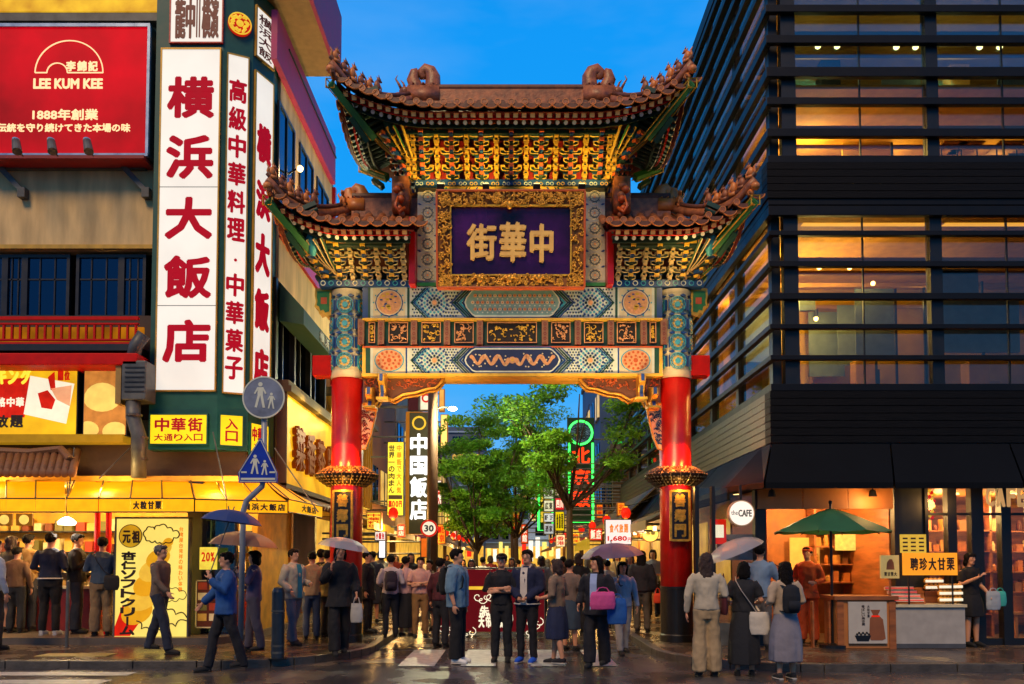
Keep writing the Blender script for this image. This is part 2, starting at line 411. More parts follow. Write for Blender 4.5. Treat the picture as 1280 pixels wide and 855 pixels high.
# ------------------------------------------------------------------ left corner building
m_beige = M('rendered_wall', '#dcbc82', .8, var=.2, scale=1.2, bump=.2, stretch=(3,3,.6))
m_grey = M('grey_metal', '#585a58', .5, metal=.3, var=.3, scale=4)
m_gold2 = M('gold_trim', '#c79a3a', .4, metal=.3)
m_teal_f = M('sign_green', '#0c5248', .5)
m_white_p = M('backlit_white', '#f6eee2', .4, em=.76, var=.07, scale=.8)
m_yel_p = M('backlit_yellow', '#ffd11c', .4, em=.95, var=.08, scale=3)
m_redink = M('red_ink', '#b80824', .7, em=.6, var=.05)
m_purple = M('purple_fascia', '#b03068', .6, var=.1)
m_win = glassm('window_glass', (.10,.16,.24), 1, 2.0, rc=(.35,.6,.85))
m_shop = glassm('shop_glass', (.9,.9,.88), 1, 1.4)
m_fr = M('window_frame_dark', '#1c1a1a', .4)
m_room = M('room_wall', '#b08040', .8)
m_roomdk = M('room_dark', '#4a3a30', .8)
LY = 15.2; LX = -4.72
lbld = thing('corner_restaurant_building', 'beige corner restaurant building with red railing and purple eaves at the left', 'building', (-9, 18, .12))
def wl(px, py): return X(px, LY), Z(py, LY)
zt = Z(-200, LY)
# front wall in bands, leaving the window strip open
MB().box(-16, LX-.3, LY, LY+.3, Z(312,LY), Z(206,LY)).build('wall_band', m_beige, lbld)
MB().box(-16, LX-.3, LY+.1, LY+.35, Z(206,LY), zt).build('upper_wall', M('upper_wall_grey', '#a3906c', .8), lbld)
MB().box(-16, LX-.3, LY-.02, LY+.3, Z(455,LY), Z(395,LY)).build('sill_wall', m_roomdk, lbld)
MB().box(-16, LX-.3, LY, LY+.3, Z(600,LY), Z(545,LY)).build('lower_wall', M('lower_wall_brown', '#4a3420', .7, bump=.4, bscale=12), lbld)
MB().box(-16, LX-.3, LY-.06, LY, Z(312,LY), Z(307,LY)).build('gold_trim', m_gold2, lbld)
MB().box(-16, X(200,LY), LY-.1, LY+.1, Z(30,LY), Z(20,LY)).build('ledge', m_grey, lbld)
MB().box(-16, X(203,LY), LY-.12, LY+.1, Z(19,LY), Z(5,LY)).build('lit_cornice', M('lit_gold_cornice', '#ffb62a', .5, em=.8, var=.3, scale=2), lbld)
MB().box(-16, LX-.3, LY+.8, LY+8, Z(455,LY)-.1, Z(455,LY)).build('floor', m_roomdk, lbld)
MB().box(-16, LX-.3, LY+.3, LY+8, Z(306,LY), Z(306,LY)+.15).build('ceiling', m_roomdk, lbld)
MB().box(-16, LX-.3, LY+5, LY+5.1, Z(455,LY), Z(306,LY)).build('room_wall', m_roomdk, lbld)
# windows of the upper floor
for i, (a, b) in enumerate(((-95,-45),(-45,0),(0,25),(25,82),(90,147),(147,178))):
    x0, x1 = X(a,LY), X(b,LY); z0, z1 = Z(396,LY), Z(316,LY)
    b_ = MB()
    for q in ((x0,x0+.06,z0,z1),(x1-.06,x1,z0,z1),(x0+.06,x1-.06,z0,z0+.06),(x0+.06,x1-.06,z1-.06,z1)): b_.box(q[0],q[1],LY+.08,LY+.18,q[2],q[3])
    w = b_.build('window', m_fr, lbld)
    MB().box(x0+.06, x1-.06, LY+.12, LY+.135, z0+.06, z1-.06).build('pane', m_win, w)
    for f in (.33,.66): MB().box(x0+(x1-x0)*f-.012, x0+(x1-x0)*f+.012, LY+.1, LY+.119, z0+.06, z1-.06).build('glazing_bar', m_fr, w)
    MB().box(x0+.06, x1-.06, LY+.1, LY+.119, z1-.5, z1-.47).build('glazing_bar', m_fr, w)
for x in (-.5,-.2,.25): pass
for px in (44, 118, 150):
    x = X(px, LY+2); MB().ball((x, LY+2.4, Z(345,LY+2.4)), (.16,.16,.06), 10, 6).build('ceiling_lamp', M('lamp_warm', '#ffcf80', em=4, var=0), lbld)
lamp((X(110,LY+2), LY+2.5, Z(352,LY+2.5)), WARM, 25, .1)
# side wall facing the lane
SX = LX
MB().box(SX-.3, SX, LY+.9, 21, 7.3, 12.45).build('side_wall', m_beige, lbld)
MB().box(SX-.3, SX-.02, LY+.9, 21, Z(604,LY), 5.1).build('side_wall', m_roomdk, lbld)
for y in (15.9, 17.3, 18.7, 20.2):
    MB().box(SX-.3, SX+.02, y, y+.12, 4.9, 7.3).build('side_post', m_fr, lbld)
for y0 in (16.02, 17.42, 18.82):
    w = MB().box(SX-.12, SX-.1, y0, y0+1.28, 5.1, 7.3).build('side_window', m_win, lbld)
    MB().box(SX-.13, SX-.05, y0+.62, y0+.66, 5.1, 7.3).build('glazing_bar', m_fr, w)
MB().box(-16, SX-.35, 20.8, 21, .12, 12.4).build('rear_wall', m_beige, lbld)
# purple band and deep eave along the side
MB().box(SX, SX+.12, LY+.2, 20.7, 11.5, 12.5).build('side_band', m_purple, lbld)
MB().box(SX-.3, -3.98, LY-.2, 18, 12.75, 12.9).build('eave_soffit', M('eave_cream', '#a8875a', .7), lbld)
MB().box(-3.98, -3.9, LY-.2, 18.05, 12.7, 14.2).build('eave_fascia', m_purple, lbld)
MB().box(SX+.12, SX+.15, LY+1, 20.7, 12.2, 12.23).build('band_seam', m_fr, lbld)
MB().box(SX, SX+.07, LY+.9, 21, 8.2, 8.5).build('red_trim', m_red, lbld)
MB().box(SX, SX+.09, 20.85, 21, 6.2, 11.5).build('corner_trim', m_red, lbld)
for y0 in (15.95, 17.6, 19.2):
    w = MB().box(SX-.02, SX+.012, y0, y0+1.1, 8.9, 10.9).build('side_window', m_win, lbld)
    b_ = MB()
    for q in ((y0-.06,y0,8.84,10.96),(y0+1.1,y0+1.16,8.84,10.96),(y0,y0+1.1,8.84,8.9),(y0,y0+1.1,10.9,10.96),(y0+.52,y0+.58,8.9,10.9)): b_.box(SX-.01,SX+.04,q[0],q[1],q[2],q[3])
    b_.build('window_frame', m_fr, w)
MB().tube([(SX+.12,15.8,9.0),(SX+.12,20.5,8.75)], .05, 8).build('conduit', M('eave_cream'), lbld)
# side lamp brackets
for y in (16.6, 18.6):
    l_ = MB().tube([(SX, y, 9.75), (SX+.25, y, 9.9)], .02, 6).build('lamp_arm', m_blk, lbld)
    MB().ball((SX+.28, y, 9.88), .07, 8, 6).build('bulb', M('lamp_warm'), l_); lamp((SX+.45, y, 9.8), WARM, 22, .06)
# balustrade: rails, posts and pickets
YR = 14.75
bal = thing('balcony_railing', 'red painted lattice railing below the restaurant windows', 'railing', (X(85,YR), YR, Z(432,YR)))
m_rail = M('rail_red', '#cc0c08', .55, spec=.2)
xr0, xr1 = X(-40,YR), X(173,YR)
for a, b_ in ((396,400),(404,406),(424,426),(428,431)): MB().box(xr0, xr1, YR-.03, YR+.03, Z(b_,YR), Z(a,YR)).build('rail', m_rail, bal)
for i in range(21):
    x = xr0+.05+i*(xr1-xr0-.1)/20; MB().box(x-.018, x+.018, YR-.022, YR+.022, Z(424,YR), Z(406,YR)).build('picket', m_rail if i%4 else m_rail, bal)
MB().box(xr0, xr1, YR-.12, YR+.45, Z(440,YR), Z(432,YR)).build('slab_edge', m_fr, bal)
MB().box(xr0, X(175,YR-.2), YR-.3, YR+.4, Z(456,YR-.3), Z(441,YR-.3)).build('red_beam', m_rail, bal, bevel=.02)
MB().box(xr0, xr1, YR+.2, YR+.24, Z(425,YR), Z(405,YR)).build('rail_glow_panel', M('balcony_glow','#c87808',.6,em=.45,var=.4,scale=2), bal)  # emissive panel added for the yellow glow behind the rail

# billboard
YS = 14.9
bb = thing('red_billboard', 'backlit red billboard with an arch emblem above the restaurant windows', 'billboard', (X(90,YS), YS, Z(195,YS)))
MB().box(X(-30,YS), X(181,YS), YS, YS+.25, Z(196,YS), Z(31,YS)).build('case', m_grey, bb)
MB().box(X(-30,YS), X(178,YS), YS-.02, YS, Z(193,YS), Z(35,YS)).build('sign_face', M('backlit_red', '#cc0218', .6, em=.78, var=.5, scale=.4), bb)
b = MB()
for a, b_, c, d in ((-30,181,31,35),(-30,181,193,196.5),(178,181.5,35,193)): b.box(X(a,YS), X(b_,YS), YS-.05, YS+.01, Z(d,YS), Z(c,YS))
b.build('frame', M('billboard_frame', '#9fb4cc', .3, metal=.5), bb)
m_lt = M('sign_letter_gold', '#ffd9a0', .4, em=.95, var=0)
def sx(p): return X(p,YS)
def sz(p): return Z(p,YS)
b = MB(); cxp, czp = 79, 92
arcp = [(sx(cxp-43*math.cos(math.pi*i/24)), YS-.03, sz(czp-40*math.sin(math.pi*i/24))) for i in range(25)]
b.tube(arcp, .012, 6)
b.tube([(sx(cxp-15+ -13*math.cos(math.pi*i/12)), YS-.03, sz(czp-12*math.sin(math.pi*i/12))) for i in range(13)], .012, 6)
b.tube([(sx(36),YS-.03,sz(92)),(sx(51),YS-.03,sz(92))], .012, 6); b.tube([(sx(77),YS-.03,sz(92)),(sx(122),YS-.03,sz(92))], .012, 6)
b.build('arch_emblem', m_lt, bb)
chars('李錦記', sx(74), sx(116), sz(90), sz(77), YS-.02, m_lt, bb, off=.04, one=True)
b = MB(); put_text(b, 'LEE KUM KEE', sx(34), sx(122), sz(112), sz(99), YS-.02, 0, .01, .05); b.build('lettering', m_lt, bb)
b = MB(); put_text(b, '1888年創業', sx(34), sx(117), sz(151), sz(137), YS-.02, 0, .01, .03); b.build('lettering', m_lt, bb)
b = MB(); put_text(b, '伝統を守り続けてきた本場の味', sx(-10), sx(158), sz(166), sz(155), YS-.02, 0, .01, .03); b.build('lettering', m_lt, bb)
MB().box(X(-30,YS), X(180,YS), YS-.16, YS+.3, Z(203,YS), Z(199,YS)).build('ledge', M('ledge_red', '#8c1a16', .5), bb)
for i, (p, lab) in enumerate(((35,'leftmost'),(78,'middle'),(122,'rightmost'))):
    sp = thing('spotlight', '%s of the three small grey spotlights under the red billboard' % lab, 'spotlight', (sx(p), YS-.45, sz(203)), 0, 'spotlights under the billboard')
    MB().tube([(sx(p),YS-.3,sz(205)),(sx(p),YS-.5,sz(203))], .015, 6).build('arm', m_grey, sp)
    MB().tube([(sx(p+3),YS-.55,sz(208)),(sx(p-3),YS-.45,sz(192))], [.085,.07], 12).build('housing', m_grey, sp)
    MB().tube([(sx(p-3),YS-.455,sz(192)),(sx(p-3.3),YS-.445,sz(190))], .066, 12).build('lens', M('lens_blue', '#8fb6d8', .1), sp)
for p0, p1 in ((-5,25),(150,180)):
    br_ = thing('wall_bracket', ('grey steel wall bracket below the left end of the billboard','grey steel wall bracket below the right end of the billboard')[p0 > 100], 'bracket', (X(p0,LY), LY, Z(245,LY)), 0, 'steel brackets')
    x = X(p0,LY); MB().prism([(x, Z(214,LY)), (X(p1,LY), Z(244,LY)), (X(p1,LY)+.06, Z(240,LY)), (x+.08, Z(209,LY))], LY-.14, LY-.08).build('strut', m_grey, br_)
    MB().box(X(p1,LY)-.04, X(p1,LY)+.1, LY-.15, LY-.003, Z(250,LY), Z(238,LY)).build('foot', m_grey, br_)
MB().box(-16, X(180,LY), LY-.1, LY, Z(214,LY), Z(206,LY)).build('ledge', m_grey, lbld)

# ------------------------------------------------------------------ tall octagonal corner sign
a1, a2 = R(24), R(67)
V0 = Vector((X(188,14.9), 14.9)); V1 = Vector((X(273,14.9), 14.9))
V2 = V1 + Vector((math.cos(a1), math.sin(a1)))*.55
V3 = V2 + Vector((math.cos(a2), math.sin(a2)))*.60
ps = thing('corner_sign_tower', 'tall green cornered sign tower with white panels of large red characters', 'sign tower', (V0.x+.7, 15.3, Z(575,14.9)))
zb_, zt_ = Z(562,14.9), Z(-60,14.9)
MB().flat([(V0.x,V0.y),(V1.x,V1.y),(V2.x,V2.y),(V3.x,V3.y),(V3.x-.05,16.4),(V0.x,16.4)], zb_, zt_).build('tower_core', m_teal_f, ps, normals=True)
def face(V, W):
    d = W-V; return Matrix.Translation((V.x, V.y, 0)) @ Matrix.Rotation(math.atan2(d.y, d.x), 4, 'Z'), d.length
def Zf(py, T): return Z(py, T.translation.y)
# each face drawn in its own flat frame: x along the face, y = 0 at its surface
def panel(T, x0, x1, z0, z1, mat, name='sign_panel', frame=m_gold2):
    p = MB().box(x0, x1, -.03, .0, z0, z1).build(name, mat, ps, T=T)
    b = MB(); w = .025
    for q in ((x0-w,x0,z0-w,z1+w),(x1,x1+w,z0-w,z1+w),(x0,x1,z0-w,z0),(x0,x1,z1,z1+w)): b.box(q[0],q[1],-.05,.0,q[2],q[3])
    b.build('panel_frame', frame, p, T=T); return p
T1, L1 = face(V0, V1); T2, L2 = face(V1, V2); T3, L3 = face(V2, V3)
px = lambda p: X(p,14.9)-V0.x
zz = lambda p: Z(p,14.9)
p = panel(T1, px(197), px(270), zz(488), zz(63), m_white_p)
for q in (235, 383, 489): MB().box(px(197), px(270), -.034, -.03, zz(q), zz(q)+.012).build('panel_joint', m_grey, p, T=T1)
for ch, a, b in (('横',97,149),('浜',170,225),('大',247,300),('飯',320,374),('店',400,454)):
    m_ = MB(); put_text(m_, ch, px(204), px(264), zz(b), zz(a), -.032, 0, .012, .04); m_.build('character', m_redink, p, T=T1)
# seal panel above
p = panel(T1, px(207), px(272), zz(54), zz(-30), m_white_p, 'seal_panel', m_red)
b = MB(); r_ = random.Random(8)
put_text(b, '龍中', px(212), px(238), zz(50), zz(-2), -.032, 0, .01, .02); put_text(b, '横濱', px(246), px(268), zz(50), zz(-2), -.032, 0, .01, .02)
for q in (240,243.4): b.box(px(q)-.012, px(q)+.012, -.04, -.03, zz(48), zz(-4))
b.build('seal_script', M('seal_brown', '#7c3020', .5), p, T=T1)
p = panel(T2, .10, L2-.09, Z(491,15), Z(71,15), m_white_p)
n = 10
for i, ch in enumerate('高級中華料理・中華菓子'):
    a = 100+i*34.6; m_ = MB(); c_ = L2/2+.005; hw = .165 if ch != '・' else .03
    if ch == '・': m_.ball((c_, -.04, Z(a+18,15)), .03, 8, 6)
    else: put_text(m_, ch, c_-hw, c_+hw, Z(a+29,15), Z(a,15), -.032, 0, .01, .035)
    m_.build('character', m_redink, p, T=T2)
# round emblem
b = MB(); b.disc(L2/2+.02, Z(31,15), .22, -.06, 0, 0, 28); emb = b.build('round_emblem', M('emblem_red', '#d8240c', .4, em=.6), ps, T=T2)
b = MB(); r_ = random.Random(6)
b.ring(L2/2+.02, Z(31,15), .215, .02, -.075, -.05, 0, 28)
for i in range(9):
    t = i*.7; rr = .125+.03*(i%2); b.tube([(L2/2+.02+(rr+.03*math.cos(q*1.1+i))*math.cos(t+q*.16), -.07, Z(31,15)+(rr+.03*math.sin(q+i))*math.sin(t+q*.16)) for q in range(5)], [.03,.035,.03,.025,.01], 6)
b.ball((L2/2+.02,-.07,Z(31,15)), (.07,.02,.07), 8, 6)
b.build('gilt_scroll', M('emblem_gold', '#ffc93a', .4, em=.7), emb, T=T2)
p = panel(T3, .06, L3-.04, Z(492,15.4), Z(98,15.4), m_white_p)
for ch, a, b in (('横',158,205),('浜',228,275),('大',292,344),('飯',362,414),('店',436,484)):
    m_ = MB(); put_text(m_, ch, .1, L3-.08, Z(b,15.4), Z(a,15.4), -.032, 0, .012, .045); m_.build('character', m_redink, p, T=T3)
p = panel(T3, .06, L3-.04, Z(78,15.4), Z(18,15.4), m_white_p, 'seal_panel')
chars('横浜大飯', .12, L3-.1, Z(75,15.4), Z(22,15.4), -.032, M('seal_brown'), p, True, .01, .01, T=T3, one=True)
for T, x0, x1, ya, yb, lines, nm in ((T1, px(191), px(261), 555, 519, ('中華街','大通り入口'), 0), (T2, .06, L2-.1, 558, 521, ('入口',), 1), (T3, .05, L3-.05, 566, 528, ('中華街','入口'), 2)):
    p = panel(T, x0, x1, zz(ya) if nm == 0 else Z(ya,15.1), zz(yb) if nm == 0 else Z(yb,15.1), m_yel_p, 'entry_panel', m_teal_f)
    za, zb2 = (zz(ya), zz(yb)) if nm == 0 else (Z(ya,15.1), Z(yb,15.1)); w = x1-x0; hh = zb2-za
    if len(lines) == 2:
        chars(lines[0], x0+.06*w, x1-.06*w, za+.42*hh, zb2-.1*hh, -.032, m_redink, p, False, .03, .01, T=T, local=False)
        chars(lines[1], x0+.06*w, x1-.06*w, za+.1*hh, za+.34*hh, -.032, m_redink, p, False, .02, .01, T=T, one=True)
    else: chars(lines[0], x0+.22*w, x1-.2*w, za+.1*hh, zb2-.08*hh, -.032, m_redink, p, True, .03, .01, T=T)
lamp((V1.x+.3, 13.9, Z(600,14)), GOLD, 10, .1)

# food posters over the awning
YQ = 14.95
def poster(label, a, b, top, bot, base):
    t = thing('food_poster', label, 'poster', (X((a+b)/2,YQ), YQ, Z(bot,YQ)), 0, 'food posters')
    MB().box(X(a,YQ), X(b,YQ), YQ, YQ+.2, Z(bot,YQ), Z(top,YQ)).build('light_box', m_fr, t)
    MB().box(X(a+1.5,YQ), X(b-1.5,YQ), YQ-.02, YQ, Z(bot-1.5,YQ), Z(top+1.5,YQ)).build('poster_face', base, t)
    return t
m_pf = M('poster_yellow', '#ffb81c', .5, em=.85, var=.22, scale=1.6)
m_po = M('poster_orange', '#f08418', .5, em=.8, var=.15); m_pr = M('poster_red', '#d8200c', .5, em=.75, var=.2)
m_pw = M('poster_white', '#fff0d0', .5, em=.8, var=.05); m_pk = M('poster_ink', '#2a160c', .6, var=0)
def pq_(l, lv=1): return [(X(x,YQ), Z(y,YQ)) for x, y in l], YQ-.02-.003*lv, YQ-.018
t = poster('wide yellow and red food poster with a slice of meat on a plate', -45, 99, 451, 545, m_pf)
MB().prism(*pq_([(-43,478),(40,472),(34,522),(-43,524)])).build('red_field', m_pr, t)
MB().prism(*pq_([(40,470),(95,480),(86,530),(33,518)],2)).build('plate', m_pw, t)
b = MB(); b.prism(*pq_([(50,492),(62,488),(72,500),(68,512),(55,510)],3)); b.prism(*pq_([(62,472),(70,465),(72,488),(66,488)],3)); b.build('meat', m_pr, t)
MB().prism(*pq_([(66,486),(92,482),(90,508),(74,500)],3)).build('bun', M('poster_peach', '#ffab7a', .5, em=.75), t)
b = MB()
for x0, x1, y0, y1, tx in ((-38,0,500,516,'食'),): pass
chars('ランキング', X(-34,YQ), X(42,YQ), Z(481,YQ), Z(461,YQ), YQ-.03, M('poster_letter_yellow', '#ffe040', .5, em=.95, var=0), t, off=.06, one=True)
chars('本格中華', X(-12,YQ), X(34,YQ), Z(509,YQ), Z(497,YQ), YQ-.03, m_pw, t, off=.04, one=True)
chars('食べ放題', X(-40,YQ), X(34,YQ), Z(535,YQ), Z(519,YQ), YQ-.03, m_pk, t, off=.04, one=True)
chars('1位', X(74,YQ), X(90,YQ), Z(476,YQ), Z(464,YQ), YQ-.03, m_pr, t, off=.04, one=True)
t = poster('narrow orange food poster showing round steamed buns', 106, 161, 451, 545, M('poster_bun_ground', '#d98a3c', .5, em=.7, var=.2))
for cx_, cy_, r1, r2 in ((130,499,23,18),(113,538,14,10),(147,540,16,11)):
    x, z = X(cx_,YQ), Z(cy_,YQ); b = MB()
    zl = Z(543,YQ)
    b.prism([(min(max(x+r1*.0149*math.cos(q*.314),X(108,YQ)),X(159,YQ)), max(zl, z+r2*.0149*math.sin(q*.314)*(1.15 if math.sin(q*.314) > 0 else .9))) for q in range(20)], YQ-.028, YQ-.018); b.build('bun', M('bun_cream', '#ffcf66', .5, em=.85, var=.15, scale=4), t)
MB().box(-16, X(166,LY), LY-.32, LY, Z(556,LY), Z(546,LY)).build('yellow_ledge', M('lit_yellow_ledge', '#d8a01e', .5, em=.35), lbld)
# air conditioner and duct
ac = thing('air_conditioner', 'grey wall mounted air conditioner box left of the sign tower', 'air conditioner', (X(170,14.6), 14.6, Z(500,14.6)))
MB().box(X(156,14.55), X(186,14.55), 14.45, 14.9, Z(501,14.55), Z(452,14.55)).build('casing', m_grey, ac, bevel=.02)
MB().box(X(147,14.55), X(154,14.55), 14.5, 14.8, Z(505,14.55), Z(455,14.55)).build('side_frame', M('old_brass', '#9a7a3a', .5), ac)
for i in range(6): MB().box(X(159,14.5), X(183,14.5), 14.435, 14.449, Z(460+i*6,14.5)-.01, Z(460+i*6,14.5)+.01).build('grille_slat', m_fr, ac)
dc = thing('duct', 'bent grey ventilation duct running down beside the sign tower', 'duct', (X(178,14.6), 14.6, Z(595,14.6)))
MB().tube([(X(180,14.6),14.6,Z(418,14.6)),(X(170,14.6),14.6,Z(432,14.6)),(X(166,14.6),14.6,Z(452,14.6))], .12, 12).build('upper_bend', m_grey, dc, smooth=True)
MB().tube([(X(168,14.6),14.6,Z(501,14.6)),(X(170,14.6),14.55,Z(522,14.6)),(X(179,14.6),14.5,Z(545,14.6)),(X(180,14.6),14.5,Z(598,14.6))], .13, 12).build('lower_bend', m_grey, dc, smooth=True)
for q in (520,548,575): MB().lathe([(.14,-.02),(.14,.02)], n=14).build('duct_band', m_kerb, dc, T=Matrix.Translation((X(172 if q<530 else 180,14.6),14.52,Z(q,14.6))))
# little tiled pent roof over the left awning
pr_ = thing('tiled_pent_roof', 'small brown tiled pent roof above the far left awning', 'roof', (X(40,14.6), 14.6, Z(595,14.6)))
MB().add([(X(-40,14),14.05,Z(594,14.05)),(X(95,14.0),14.05,Z(594,14.05)),(X(88,15),15.15,Z(566,15.1)),(X(-40,15),15.15,Z(566,15.1))],[(0,1,2,3)]).build('roof_bed', m_roomdk, pr_)
for i in range(15):
    px_ = -32+i*9; b = MB(); b.tube([(X(px_,14.03),14.03,Z(592,14.03)),(X(px_+6,15.1),15.1,Z(564,15.1))], .07, 8); b.build('tile_row', M('old_tile', '#7a4f2c', .6, bump=.4), pr_, smooth=True)
    MB().ball((X(px_,14.0),14.0,Z(591,14.0)), (.085,.04,.085), 10, 6).build('end_tile', M('old_tile'), pr_, smooth=True)
MB().tube([(X(-40,14.9),14.9,Z(562,14.9)),(X(40,14.9),14.9,Z(566,14.9)),(X(80,14.9),14.9,Z(562,14.9)),(X(92,14.5),14.5,Z(575,14.5))], .08, 8).build('ridge', M('old_tile'), pr_)

# ------------------------------------------------------------------ yellow awnings
m_awn = M('awning_canvas', '#ff9c04', .7, em=1.0, bump=.4, bscale=3, var=.12, scale=2.2)  # canvas and valance: light from below put in as emission
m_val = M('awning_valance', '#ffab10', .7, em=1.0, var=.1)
def awning(label, A, B, panels, zt0=None, ends=True, ct=(595,15.1), cb=(623,13.5), vb=640, text=None, nl=True):
    """A, B: (px at the front edge, Y) left and right ends; slope from the wall to the front edge, valance hanging from it"""
    t = thing('yellow_awning', label, 'awning', ((X(A[0],A[1])+X(B[0],B[1]))/2, A[1], Z(vb,A[1])), 0, 'yellow shop awnings')
    def fr(u):  # front point
        Y = A[1]+(B[1]-A[1])*u; x = X(A[0],A[1])+(X(B[0],B[1])-X(A[0],A[1]))*u; return Vector((x,Y,0))
    def bk(u):
        Y = A[2]+(B[2]-A[2])*u; x = A[3]+(B[3]-A[3])*u; return Vector((x,Y,0))
    zf = Z(cb[0],A[1]); zv = Z(vb,A[1]); zb2 = Z(ct[0],ct[1])
    for i in range(panels):
        u0, u1 = i/panels, (i+1)/panels; g_ = .004
        p0, p1, q1, q0 = fr(u0+g_), fr(u1-g_), bk(u1-g_), bk(u0+g_); n_ = 5; b = MB(); vs = []
        for k_ in range(n_+1):
            f = k_/n_; sag = -.05*math.sin(math.pi*f)
            for a_, c_ in ((p0,q0),(p1,q1)): r__ = a_.lerp(c_, f); vs.append((r__.x, r__.y, zf+(zb2-zf)*f+sag))
        b.add(vs, [(k_*2,k_*2+1,k_*2+3,k_*2+2) for k_ in range(n_)]); b.build('canvas_panel', m_awn, t, smooth=True)
        b = MB(); b.add([(p0.x,p0.y,zv),(p1.x,p1.y,zv),(p1.x,p1.y,zf-.012),(p0.x,p0.y,zf-.012),(p0.x,p0.y+.012,zv),(p1.x,p1.y+.012,zv),(p1.x,p1.y+.012,zf-.012),(p0.x,p0.y+.012,zf-.012)],
              [(0,1,2,3),(7,6,5,4),(0,4,5,1)]); b.build('valance', m_val, t)
        MB().tube([(fr(u0).x,fr(u0).y,zf+.012),(bk(u0).x,bk(u0).y,zb2+.01)], .014, 5).build('seam_rib', M('awning_rib', '#5a3c10', .6), t)
    a_, c_ = fr(0), fr(1)
    for z in (zf, zv): MB().tube([(a_.x,a_.y-.004,z),(c_.x,c_.y-.004,z)], .013, 6).build('edge_bar', M('awning_rib'), t)
    if text:
        s_, pa, pb = text; d = (c_-a_); ang = math.atan2(d.y,d.x); T = Matrix.Translation((a_.x,a_.y,0)) @ Matrix.Rotation(ang,4,'Z')
        chars(s_, pa*d.length, pb*d.length, zv+.045, zf-.045, -.005, m_pk, t, False, .05, .006, T=T)
    return t
YA = 13.5
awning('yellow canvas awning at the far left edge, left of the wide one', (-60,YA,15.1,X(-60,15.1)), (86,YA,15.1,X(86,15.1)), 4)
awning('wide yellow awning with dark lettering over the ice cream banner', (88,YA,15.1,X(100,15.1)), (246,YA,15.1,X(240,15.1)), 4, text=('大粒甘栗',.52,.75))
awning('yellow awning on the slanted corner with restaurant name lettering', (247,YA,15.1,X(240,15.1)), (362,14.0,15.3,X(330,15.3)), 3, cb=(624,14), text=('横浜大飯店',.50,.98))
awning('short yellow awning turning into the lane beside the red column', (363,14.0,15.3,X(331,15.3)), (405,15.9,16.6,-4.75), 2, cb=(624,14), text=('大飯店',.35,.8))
# wires and stays
st = thing('stay_cables', 'thin steel stay cables tied between the facade and the yellow awnings', 'cable', (X(90,14), 14, Z(650,14)))
for (a, b_, c, d) in ((165,560,128,598),(268,540,290,640),(345,560,400,640),(96,560,88,640)):
    MB().tube([(X(a,14.8),14.8,Z(b_,14.8)),(X(c,13.6),13.6,Z(d,13.6))], .012, 5).build('cable', m_grey, st)

# ------------------------------------------------------------------ left shop interior under the awnings
sh = thing('takeaway_shop_front', 'bright yellow takeaway counters of the left shop beneath the awnings', 'shop front', (-8, 16, .24))
m_ywall = M('shop_wall_yellow', '#d9a02c', .6, var=.2, scale=3)
MB().box(-13, -4.8, 17.6, 17.75, .24, 3.3).build('back_wall', m_ywall, sh)
MB().box(-13, -4.8, 14.7, 17.6, 3.05, 3.15).build('ceiling', m_ywall, sh)
MB().box(-4.95, -4.85, 15.4, 17.6, .24, 3.05).build('side_wall', m_ywall, sh)
for x0, x1, ya, h_ in ((-12,-8.05,15.4,1.05),(-5.95,-5.0,15.9,1.0)):
    c_ = MB().box(x0,x1,ya,ya+.6,.24,h_).build('counter', M('counter_red', '#7a1c10', .4), sh, bevel=.01)
    MB().box(x0-.03,x1+.03,ya-.04,ya+.64,h_,h_+.05).build('counter_top', m_crmw, c_)
    MB().box(x0+.1,x1-.1,ya+.05,ya+.5,h_+.05,h_+.4).build('display_glass', m_shop, c_)
r_ = random.Random(12)
for i in range(70):
    if i < 46: x, y, z = r_.uniform(-11.8,-8.1), 15.5+r_.random()*.35, 1.10+.0
    else: x, y, z = r_.uniform(-5.9,-5.05), 16.0+r_.random()*.3, 1.05
    h_ = r_.uniform(.06,.2); w_ = r_.uniform(.05,.1)
    MB().box(x-w_,x+w_,y-.05,y+.05,z+.002,z+h_).build('goods_box', M('goods_%d'%(i%5), ('#b03a1c','#e0b050','#f0deb0','#7c3a1c','#6f6a34')[i%5], .5), sh)
# shelves with packets on the back wall
for zz_ in (1.3,1.75,2.2):
    MB().box(-12,-5.2,17.25,17.58,zz_,zz_+.03).build('shelf', m_fr, sh)
pk = [MB().box(-.09,.09,-.1,.1,0,.26).mesh('packet', M('goods_%d'%i)) for i in range(5)]
for zz_ in (1.33,1.78,2.23):
    x = -11.9
    while x < -5.3: piece('packet', r_.choice(pk), sh, (x,17.4,zz_), (0,0,0), (r_.uniform(.7,1.1),1,r_.uniform(.6,1.1))); x += r_.uniform(.2,.27)
for x, c_ in ((-7.35,0),(-7.05,0)): MB().lathe([(.05,.24),(.05,3.05)], n=12).build('red_pole', m_rail, sh, T=Matrix.Translation((X((127,141)[x > -7.2],14.8),14.8,0)))
MB().box(X(240,14.75), X(258,14.75), 14.7, 14.9, .24, 3.05).build('dark_gap_strip', m_fr, sh)  # dark strip put in for the shade of the gap
dr_ = MB().box(X(258,14.95), X(300,14.95), 14.9, 14.95, .24, 3.0).build('glass_door', m_win, sh)
for a in (258, 298): MB().box(X(a,14.9), X(a+2.5,14.9), 14.86, 14.96, .24, 3.0).build('door_frame', m_fr, dr_)
